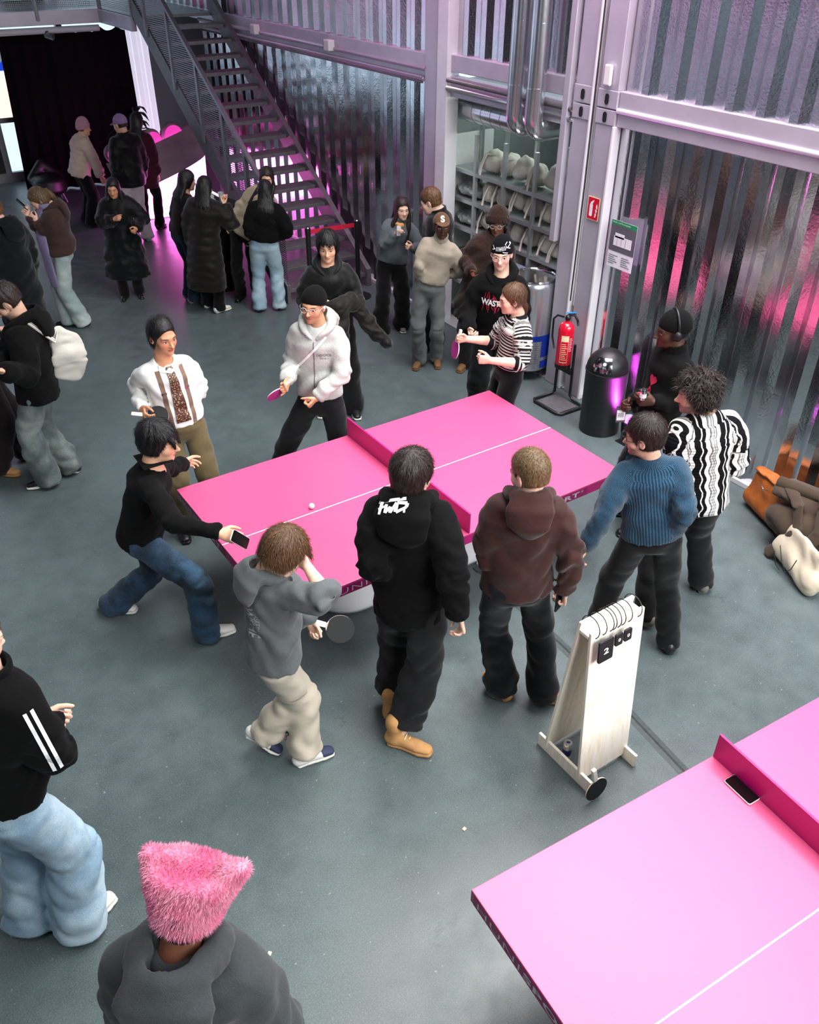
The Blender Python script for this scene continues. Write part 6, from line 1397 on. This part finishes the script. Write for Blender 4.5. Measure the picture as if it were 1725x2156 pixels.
g = pers('blackcoat', 'woman in a long black hooded coat standing with one hand at her collar', H=1.66, root=G(280, 626), hp=(243, 370), a=186, ha=192, head=(246, 412), neck=(249, 447), skin=SK['tan'], seed=5.8, R=dict(e=(212, 485, -1), w=(239, 462, 1), curl=.8, th=(-.5, 0, .8)), L=dict(e=(320, 480, -1), w=(288, 480, 1), curl=.8, th=(0, .2, 1)), RF=dict(p=(266, 627), a=195), LF=dict(p=(296, 622), a=178),
    top=dict(name='long_coat', m=CL['puffer'], t=.045, hem=.60, flare=.10, collar='hood', sr=(.085, .078, .060), wr=.012), bottom=dict(m=CL['blackpant']), shoes=dict(kind='boot', m=M['shoe_black'], sm=M['shoe_black']), hair=dict(style='long', m=HR['black'], long=.2, front=.1))
g = pers('creampuffer', hat=1, label='person in a cream puffer jacket and pink knitted hat in front of the black curtain', H=1.70, root=G(192, 474), hp=(173, 240), hatz=.03, a=76, head=(180, 290), neck=(178, 318), skin=SK['light'], seed=6.9, R=dict(e=(206, 352, -1), w=(219, 385, -1)), L=hang(-1),
    top=dict(name='puffer_jacket', m=CL['cream'], t=.045, hem=.10, quilt=.014, collar='stand', sr=(.085, .072, .055)), bottom=dict(m=CL['blackpant'], r=(.115, .12, .135), wr=.006), shoes=dict(m=M['shoe_black']), hair=dict(style='short', m=HR['brown']))
beanie(g, CL['pinkknit'], zlow=.03, back=-.045, tall=.035, fold=.05, name='knitted_hat')
g = pers('mauvecap', hat=1, label='person in a black jacket and mauve cap beside the glowing counter', H=1.76, root=HT(252, 234, 1.79), a=-30, ha=-45, hpitch=-15, head=(253, 262), neck=(262, 288), skin=SK['light'], seed=7.9, R=hang(1), L=hang(-1),
    top=dict(name='jacket', m=CL['puffer'], t=.05, hem=.12, sr=(.09, .08, .06), collar='stand'), bottom=dict(m=C('pale_trousers', '#c9bcc4'), r=(.1, .095, .1)), shoes=dict(m=M['shoe_white']), hair=dict(style='crop', m=HR['dark']))
cap(g, CL['capmauve'])
g = pers('maroon', 'person in a maroon coat half hidden behind the black jacket and mauve cap', H=1.70, root=(1.42, 9.12), a=20, skin=SK['light'], seed=8.1, R=hang(1), L=hang(-1), top=dict(name='coat', m=CL['maroon'], t=.04, hem=.28), bottom=dict(m=CL['blackpant']), shoes=dict(m=M['shoe_black']), hair=dict(style='long', m=HR['black'], long=.1))

# ------------------------------------------------------------------ left edge
g = pers('scarf', 'woman with tied-back hair in a brown jacket and lilac scarf looking at her phone', H=1.70, root=MID((180, 684), (152, 688)), hp=(86, 377), a=-84, ha=-88, hpitch=-38, head=(90, 418), neck=(110, 446), hem=(135, 538), skin=SK['fair'], seed=2.2, build=.96, L=dict(e=(118, 505, -1), w=(72, 462, 1), curl=.7, th=(0, .2, 1)), R=dict(e=(95, 490, -1), w=(62, 455, 1), curl=.7, th=(0, .2, 1)), LF=dict(p=(178, 686), a=-70), RF=dict(p=(150, 684), a=-80),
    top=dict(name='jacket', m=CL['brownjk'], t=.045, hem=.10, sr=(.085, .08, .058), collar='hood', wr=.010), bottom=dict(name='jeans', m=DN['ecru'], r=(.100, .098, .108)), shoes=dict(kind='boot', m=M['shoe_black'], sm=M['shoe_black']), hair=dict(style='sleek', m=HR['light'], thick=.012, pony=1))
sdf_obj([Tube([g.neck+g.rsl*.08*math.sin(q)+g.fsl*(.02-.09*math.cos(q))+g.spine*.02 for q in np.linspace(0, 6.283, 16)], .032, wr=.006, lam=.06, k=.02), Tube([g.neck-g.rsl*.05+g.fsl*.12-g.spine*.02, g.neck-g.rsl*.10+g.fsl*.17-g.spine*.30, g.neck-g.rsl*.11+g.fsl*.16-g.spine*.62, g.neck-g.rsl*.11+g.fsl*.15-g.spine*.85], [.06, .075, .07, .06], [.02, .022, .02, .012], lat=g.rsl*.5+g.fsl*.5, wr=.006, lam=.3, k=.02)], .010, 'scarf', CL['lilac'], g.body, g.Q)
phone('phone', tuple(g.arm[1][3]['_w']+g.arm[1][3]['_D']*.10+np.array([0, 0, .05])), (math.radians(-50), 0, math.atan2(g.fsl[1], g.fsl[0])+1.57), M['phone_black'], 'dark phone held up by the woman with the lilac scarf')
g = pers('darkcoat', label='person in a long dark coat cut by the left edge, beside the scarfed woman', H=1.80, root=HT(-12, 402, 1.80), a=-40, ha=-60, hpitch=-20, skin=SK['fair'], seed=3.1, R=hang(1), L=dict(e=('d', -.15, .1, -1), w=('d', .2, .9, .2)), top=dict(name='long_coat', m=CL['darkcoat'], t=.045, hem=.50, flare=.03, sr=(.085, .075, .055), collar='hood'), bottom=dict(m=CL['blackpant']), shoes=dict(m=M['shoe_black']), hair=dict(style='short', m=HR['auburn']))
g = pers('tote', bent=1, label='man in black hooded jacket and grey-green jeans, bent over, carrying a tote bag', H=1.82, root=MID((108, 1020), (152, 996)), a=-78, ha=-80, hpitch=-40, head=(12, 633, .02), neck=(48, 678), hem=(95, 846), skin=SK['fair_beard'], seed=4.1, build=1.05, L=dict(e=(60, 790, 1), w=(8, 782, 1), curl=.6), R=dict(e=(30, 770, -1), w=(-12, 775, 1), curl=.6), LF=dict(p=(108, 1020), a=-86), RF=dict(p=(152, 994), a=-60),
    top=dict(name='hooded_jacket', m=CL['black2'], t=.045, hem=.10, collar='hood', hoodsize=1.12, sr=(.09, .08, .06)), bottom=dict(name='jeans', m=DN['green'], r=(.105, .10, .112), wr=.012), shoes=dict(m=M['shoe_black'], sm=M['sole_w'], laces=M['white']), hair=dict(style='short', m=HR['dark'], thick=.022))
tb = g.pel+g.spine*.20-g.fsl*.27; o = empty('tote_bag', tuple(tb), label='white cotton tote bag hanging on the back of the man in the black jacket', cat='bag'); M['canvas'] = C('white_canvas', '#cfcac0', var=.08, wamp=.4)
sdf_obj([Tube([tb-g.spine*.22+g.fsl*.02, tb-g.spine*.06-g.fsl*.03, tb+g.spine*.10, tb+g.spine*.20+g.fsl*.03], [.11, .14, .11, .04], [.03, .04, .03, .015], lat=_n(g.rsl*.35-g.fsl), wr=.012, lam=.13, k=.03)], .011, 'bag_body', M['canvas'], o, tuple(tb))
for e in (-.015, .02): MB().tube([tb*0+g.spine*.17+g.fsl*.03+g.rsl*e, (g.arm[-1][0]-tb)*.55-g.fsl*.10+g.rsl*e, (g.arm[-1][0]-tb)+g.spine*.10-g.fsl*.03+g.rsl*(.05+e)], .010, 8).build('bag_strap', M['canvas'], o, smooth=True)
g = pers('edge', label='person in dark trousers and tan shoes at the left edge, facing the tote carrier', H=1.76, root=G(12, 975), a=80, sa=85, ha=85, hpitch=-25, skin=SK['fair'], seed=5.2, R=dict(e=('d', .2, -.1, -1), w=('d', -.2, 1, .1), curl=.7), L=dict(e=('d', -.2, .0, -1), w=('d', .2, 1, .15), curl=.7), RF=dict(p=(0, 1000), a=120), LF=dict(p=(58, 965), a=85),
    top=dict(name='jacket', m=CL['black'], t=.04, hem=.08, collar='stand'), bottom=dict(m=C('brown_black_trousers', '#1b1716'), r=(.105, .1, .1)), shoes=dict(m=M['tanboot'], sm=M['tansole']), hair=dict(style='short', m=HR['dark']))
phone('phone', tuple(atz(4, 752, 1.08)), (math.radians(-20), 0, math.atan2(g.fsl[1], g.fsl[0])-1.57), M['phone_black'], 'phone with a cyan lit screen at the left picture edge', screen='cyan') if 'cyan' in M else None

g = pers('track', label='person in a black track jacket with white sleeve stripes and wide pale jeans', H=1.82, root=MID((160, 1955), (72, 1940)), a=62, sa=58, ha=70, hpitch=-20, hem=(60, 1668), neck=(-28, 1428), head=(-58, 1352), skin=SK['fair'], seed=6.1, build=1.05,
    R=dict(e=(112, 1598, -1), w=(100, 1524, -1), curl=.8, hd=(-.75, .35, .55), th=(-.2, -.3, .9)), L=dict(e=('d', -.1, .35, -1), w=(84, 1510, -1), curl=.8), RF=dict(p=(172, 1952), a=72), LF=dict(p=(72, 1938), a=52),
    top=dict(name='track_jacket', m=CL['black'], t=.034, hem=.08, collar='stand', rib=1, cuff=1, sr=(.080, .074, .052), wr=.009), bottom=dict(name='jeans', m=DN['pale'], r=(.120, .118, .128), hem=.05, wr=.011, t=.016), shoes=dict(m=M['shoe_white'], sm=M['sole_w'], laces=M['white']), hair=dict(style='short', m=HR['brown']))
# sleeve stripes
a, e, w, A = g.arm[1]; V = _n(CAM-e)
for k in (0, 1):
    for p0, p1, nm in ((a, e, 'sleeve_stripe'), (e, w, 'sleeve_stripe')):
        ax = _n(p1-p0); ay = _n(np.cross(V, ax)); ax2 = np.cross(ay, _n(np.cross(ax, ay))); L = np.linalg.norm(p1-p0)
        project_print(nm, g.topo, *rect2(16, 1), (p0+p1)/2-g.Q+ay*(.014-.028*k)+ax*.02, ax, ay, L*1.02, .014, M['tagwht'], g.topo, lift=.004, sub=0)

# foreground person with the pink fluffy hat
g = pers('pinkhat', hat=1, label='person in a charcoal hoodie and pink fluffy hat in the lower left foreground', H=1.78, root=HT(385, 1945, 1.60), a=30, ha=32, hpitch=-16, hroll=8, neck=(388, 2036), head=(446, 1926, .0), skin=SK['brown'], seed=7.3, build=1.16, R=hang(1), L=hang(-1),
    top=dict(name='hoodie', m=CL['charcoal'], t=.048, hem=.05, collar='hood', hoodsize=1.2, sr=(.082, .072, .052), wr=.010), bottom=dict(m=CL['blackpant']), shoes=dict(m=M['shoe_black']), hair=dict(style='crop', m=HR['black']))
T = lambda x, y, z: g.head+g.Rh@np.array([x, y, z])
t = NT('pink_fur'); co = t.obj(); nn = t.noise(co, 9, 3); t.set(col=t.ramp(nn, [(.35, srgb('#f580b0')), (.6, srgb('#ffb0cc'))]), rough=.9, sheen=.4, spec=.2); M['pinkfur'] = t.m
hat_pr = [Tube([T(0, -.01, .01), T(0, -.012, .07), T(0, -.015, .135)], [.100, .104, .118], [.112, .108, .085], lat=g.Rh[:, 0], k=.03, endk=.5), Tube([T(-.07, -.015, .13), T(-.125, -.015, .178)], [.06, .022], k=.05), Tube([T(.07, -.015, .13), T(.145, -.015, .195)], [.06, .022], k=.05), Tube([T(-.06, -.05, .19), T(.06, -.05, .20)], .035, k=.03, sub=True)]
hat = sdf_obj(hat_pr, .008, 'fluffy_hat', M['pinkfur'], g.body, g.Q, cuts=[(T(0, 0, -.012), -g.Rh[:, 2]*.97-g.Rh[:, 1]*.1)])
me = hat.data; rnd = np.random.RandomState(3); fv = []; ff = []
me.calc_loop_triangles(); tri = np.array([t_.vertices[:] for t_ in me.loop_triangles]); co_ = np.array([v.co[:] for v in me.vertices]); nr = np.array([v.normal[:] for v in me.vertices])
ar = np.linalg.norm(np.cross(co_[tri[:, 1]]-co_[tri[:, 0]], co_[tri[:, 2]]-co_[tri[:, 0]]), axis=1); idx = rnd.choice(len(tri), 36000, p=ar/ar.sum())
b = rnd.dirichlet((1, 1, 1), len(idx)); P0 = (co_[tri[idx]]*b[:, :, None]).sum(1); N0 = (nr[tri[idx]]*b[:, :, None]).sum(1); dirv = N0*.75+rnd.normal(size=N0.shape)*.28+np.array([0, 0, -.45]); dirv /= np.linalg.norm(dirv, axis=1)[:, None]
Ln = rnd.uniform(.010, .023, len(idx))[:, None]; sd_ = np.cross(dirv, rnd.normal(size=N0.shape)); sd_ /= np.linalg.norm(sd_, axis=1)[:, None]
A0 = P0-sd_*.0006; A1 = P0+sd_*.0006; B = P0+dirv*Ln*.6+sd_*.0003; C_ = P0+dirv*Ln+np.array([0, 0, -.3])*Ln*.4
V_ = np.stack([A0, A1, B, C_], 1).reshape(-1, 3); F_ = np.arange(len(V_)).reshape(-1, 4)[:, [0, 1, 2, 3]]
fo = obj_from(V_, F_, 'fur_strands', M['pinkfur'], hat); fo['kind'] = 'stuff'
# ------------------------------------------------------------------ tote bags and packs on the storage shelf
def tote(loc, w, h, d, seed, handles, label=None, group=None):
    rd = random.Random(seed); o = empty('tote_bag', loc, rd.uniform(-.25, .25), label=label, cat='bag', group=group)
    lean_ = rd.uniform(-.03, .03)
    sdf_obj([Tube([(0, 0, d*.55), (lean_*.5, rd.uniform(-.01, .01), h*.45), (lean_, 0, h*.8), (lean_*1.2, .01, h)], [w*.46, w*.5, w*.36, w*.16], [d*.46, d*.5, d*.34, d*.12], lat=(0, 1, 0), wr=[.008, .014, .014, .010], lam=.09, k=.02, seed=seed*1.3, endk=.7)], .015, 'bag_body', M['canvas'], o)
    for k in range(handles):
        s = -1 if k else 1; y = rd.uniform(-.05, .05)
        MB().tube([(-.02, y-.03, h*.85), (-d*.45, y-.02, h*.95), (-d*.62, y, h*.45), (-d*.66, y+.01, rd.uniform(-.04, .06))], .011, 6).build('bag_handle', M['canvas'], o, smooth=True)
    return o
rows = [(1.734, 'top'), (1.424, 'second'), (1.114, 'third'), (.804, 'fourth'), (.494, 'lowest visible')]
cells = [3.27, 3.05, 2.79, 2.57, 2.31, 2.11]; ordn = ['first', 'second', 'third', 'fourth', 'fifth', 'sixth']
sd = 0
for z, rn in rows:
    for i, y in enumerate(cells):
        sd += 1; rd = random.Random(sd)
        tote((3.37+rd.uniform(-.02, .03), y+rd.uniform(-.015, .015), z), rd.uniform(.20, .23), rd.uniform(.22, .275), rd.uniform(.24, .30), sd, rd.choice((0, 1, 1, 2)), 'white tote bag on the %s row of the storage shelf, %s from the left' % (rn, ordn[i]), 'white tote bags on the storage shelf')
M['wrap'] = plain('clear_wrapped_bottles', '#a3aaa8', .2, 0, .35, 30, .8, 45)
for z, nm in ((1.434, 'upper'), (1.124, 'lower')):
    sdf_obj([Tube([(3.40, 3.78, z+.06), (3.38, 3.62, z+.07), (3.40, 3.46, z+.05)], [.14, .16, .13], [.055, .075, .055], lat=(1, 0, 0), wr=.014, lam=.05)], .014, 'wrapped_pack', M['wrap'], None, (3.4, 3.6, z), label='%s clear plastic-wrapped pack in the left column of the storage shelf' % nm, cat='pack')

# ------------------------------------------------------------------ belongings on the floor by the right wall
M['orange'] = plain('orange_leather', '#a85a1c', .55, 0, .2, 12, .6, 160)
ob = empty('leather_bag', (2.80, -1.14, 0), math.radians(-22), label='orange-brown leather bag standing against the corrugated wall', cat='bag')
sdf_obj([Tube([(0, -.25, .09), (0, .25, .09)], .10, .085, lat=(1, 0, 0), k=.02, wr=.003, endk=.35), Tube([(.0, -.24, .25), (0, .23, .26)], .060, .10, lat=(1, 0, 0), k=.12, wr=.004, lam=.1, endk=.35)], .012, 'bag_body', M['orange'], ob, cuts=[((0, 0, .004), (0, 0, -1))])
sdf_obj([Tube([(-.015, .24, .345), (.0, .10, .36), (.0, -.02, .35), (-.01, -.1, .345)], [.05, .055, .05, .04], .018, lat=(1, 0, 0), wr=.006, lam=.08)], .011, 'bag_flap', M['orange'], ob)
MB().tube([(-.09, .08, .30), (-.098, .03, .285), (-.09, -.02, .30)], .005, 6).build('buckle', M['chrome'], ob)
M['coatbrown'] = C('brown_wool_coat', '#43362b', var=.25, wamp=.4); cb = (2.66, -1.60, 0)
cbo = empty('brown_coat', cb, label='brown wool coat heaped over the leather bag', cat='coat')
sdf_obj([Tube([(.06, .36, .40), (.08, .0, .42), (.10, -.45, .42)], [.15, .18, .17], [.05, .06, .06], lat=(1, 0, 0), wr=.010, lam=.2, k=.04), Tube([(-.06, .24, .22), (-.08, .0, .24), (-.04, -.45, .24)], [.12, .15, .15], [.12, .16, .15], lat=(1, 0, .3), wr=.012, lam=.2, k=.05)], .013, 'coat_heap', M['coatbrown'], cbo, (0, 0, 0), cuts=[((0, 0, .02), (0, 0, -1))])
for pts, w_ in (([(.02, .32, .47), (-.14, .10, .44), (-.22, .02, .30), (-.26, .10, .12), (-.28, .16, .03)], .045), ([(.10, .05, .50), (-.08, -.06, .49), (-.21, -.14, .36), (-.24, -.10, .22)], .05)):
    sdf_obj([Tube(pts, w_, .014, lat=(.3, 1, 0), wr=.005, lam=.12, k=.02)], .010, 'coat_belt', M['coatbrown'], cbo)
MB().tube([(.0, .38, .46), (.03, .0, .49), (.05, -.4, .49)], .045, 12).build('coat_roll', M['coatbrown'], cbo, smooth=True)
MB().box((.08, -.20, .50), (.20, .02, .56)).build('black_wallet', M['black'], cbo, bevel=.01)
wt = empty('canvas_bag', (2.34, -1.70, 0), math.radians(-24), label='cream canvas bag with black line drawing in front of the brown coat', cat='bag')
cvb = sdf_obj([Tube([(0, -.22, .10), (.02, .22, .11)], .07, .10, lat=(1, 0, 0), k=.02, wr=.006, lam=.15), Tube([(.03, -.20, .24), (.04, .20, .23)], .03, .09, lat=(1, 0, 0), k=.06, wr=.008, lam=.12)], .012, 'bag_body', C('cream_canvas', '#cdbfa9', var=.08, wamp=.4), wt, cuts=[((0, 0, .004), (0, 0, -1))])
for pts in ([(-.078, .12, .20), (-.08, .05, .10), (-.082, -.02, .06), (-.082, -.07, .12), (-.075, -.09, .22)], [(-.08, .16, .12), (-.085, .10, .04), (-.085, .04, .03)]): MB().tube(pts, .0035, 6).build('line_drawing', M['black'], cvb)
sdf_obj([Tube([(.05, .26, .30), (-.06, .20, .22), (-.10, .20, .10)], [.07, .06, .045], [.02, .022, .02], lat=(0, 1, 0), wr=.006, lam=.08)], .011, 'rust_scarf', C('rust_cloth', '#6e3f2f', var=.2), None, (2.45, -1.62, 0), label='rust-brown cloth hanging over the cream canvas bag', cat='cloth').location = (2.40, -1.74, .05)
paddle((-.300, -2.318, .185), Matrix(basis(_n(np.array([.22, -.05, -1.0])), (-.10, -.92, .38)).tolist()), M['rub_black'], M['rub_red'], 'black paddle leaning against the foot of the plywood scoreboard')
# light crumbs and paper scraps that lie on the floor
for x, y, l, r in ((565, 2015, .05, .7), (978, 1746, .02, .2), (1425, 1235, .03, 1.2)):
    p = atz(x, y); MB().box((-l/2, -.008, 0), (l/2, .008, .006)).build('paper_scrap', M['cream'], loc=tuple(p), label={565: 'tiny cream paper scrap on the floor right of the pink hat', 978: 'tiny cream paper scrap on the floor left of the empty table', 1425: 'tiny cream paper scrap on the floor by the black-trousered walker'}[x], cat='paper').rotation_euler = (0, 0, r)

# ------------------------------------------------------------------ standing table with glasses behind the coat group
tp_ = (1.26, 6.15)
bt_ = empty('bar_table', (tp_[0], tp_[1], 0), label='black-draped standing table between the puffer coat and the pale jeans', cat='table')
sdf_obj([Tube([(0, 0, .05), (0, 0, .5), (0, 0, 1.04)], [.30, .24, .30], wr=[.02, .012, .004], lam=.12, k=.01, endk=.1)], .02, 'table_cloth', CL['black'], bt_, cuts=[((0, 0, 1.06), (0, 0, 1)), ((0, 0, .01), (0, 0, -1))])
MB().lathe([(.31, 1.06), (.31, 1.075)], n=28).build('table_top', M['black'], bt_)
M['clear'] = plain('drinking_glass', '#b9c4c2', .08, 0, .1)
for i, (x, y) in enumerate(((-.05, -.16), (.10, -.10), (.02, .05), (.16, .08))):
    MB().lathe([(.026, 0), (.034, .10), (.030, .10), (.024, .01)], n=16).build('drinking_glass', M['clear'], loc=(tp_[0]+x, tp_[1]+y, 1.076), smooth='auto', label=['front left glass on the standing table', 'front right glass on the standing table', 'back left glass on the standing table', 'back right glass on the standing table'][i], cat='glass')
sl = empty('lounge_chair', tuple(atz(112, 425)), label='low black lounge chair in front of the black curtain', cat='chair')
sdf_obj([Tube([(0, 0, .22), (0, 0, .34)], [.28, .26], k=.02, endk=.4), Tube([(-.2, .18, .36), (0, .26, .55), (.2, .18, .36)], .09, k=.06)], .02, 'seat_shell', M['black'], sl)
for x, y in ((-.2, -.15), (.2, -.15), (-.2, .15), (.2, .15)): MB().tube([(x*.7, y*.7, .2), (x, y, 0)], .014, 8).build('leg', M['rail'], sl)
# potted plant behind the counter
pt = empty('potted_palm', (2.2, 11.6, 0), label='dark leafy potted palm between the counter and the stairs', cat='plant')
MB().lathe([(.16, 0), (.2, .3), (.21, .34), (.18, .34)], n=20).build('pot', M['black'], pt, smooth='auto')
M['leaf'] = plain('palm_leaf', '#14261d', .45, 0, .3); rd = random.Random(9)
for k in range(26):
    a = rd.uniform(0, 6.28); L = rd.uniform(.4, .72); h0 = rd.uniform(.35, 1.25); d_ = np.array([math.cos(a), math.sin(a), 0]); s_ = np.array([-math.sin(a), math.cos(a), 0]); vs = []
    for i in range(7):
        q = i/6; c_ = d_*L*q*.8+np.array([0, 0, h0+L*(.9*q-.95*q*q)]); w_ = .055*math.sin(math.pi*min(1, q*.9+.12)); vs += [c_-s_*w_, c_+np.array([0, 0, .012]), c_+s_*w_]
    MB().add(vs, [[3*i+j, 3*i+j+1, 3*i+j+4, 3*i+j+3] for i in range(6) for j in range(2)]).build('leaf', M['leaf'], pt, smooth=True)
MB().tube([(0, 0, .3), (.02, 0, .8), (0, .02, 1.3)], [.03, .025, .015], 8).build('stem', M['leaf'], pt)

# unseen warm lamps added by the left wall for orange reflections in the corrugated sheet
M['warm'] = emis('added_warm_bulb', '#ffb066', 14.0)
for x, y, z in ((-7.9, 3.0, 1.9), (-7.9, 5.75, 1.9), (-7.9, 7.5, 1.9), (-7.9, .6, 2.2)):
    sh_ = MB().lathe([(.16, -.02), (.13, .08), (.04, .16), (.02, .18)], n=24).build('added_lamp_shade', M['black'], WL, smooth='auto', loc=(x, y, z))
    MB().lathe([(.02, -.05), (.09, -.03), (.10, .0), (.05, .03)], n=18).build('added_bulb', M['warm'], sh_, smooth=True); MB().tube([(0, 0, .17), (-.1, 0, .22), (-.28, 0, .22)], .012, 6).build('added_lamp_arm', M['black'], sh_)
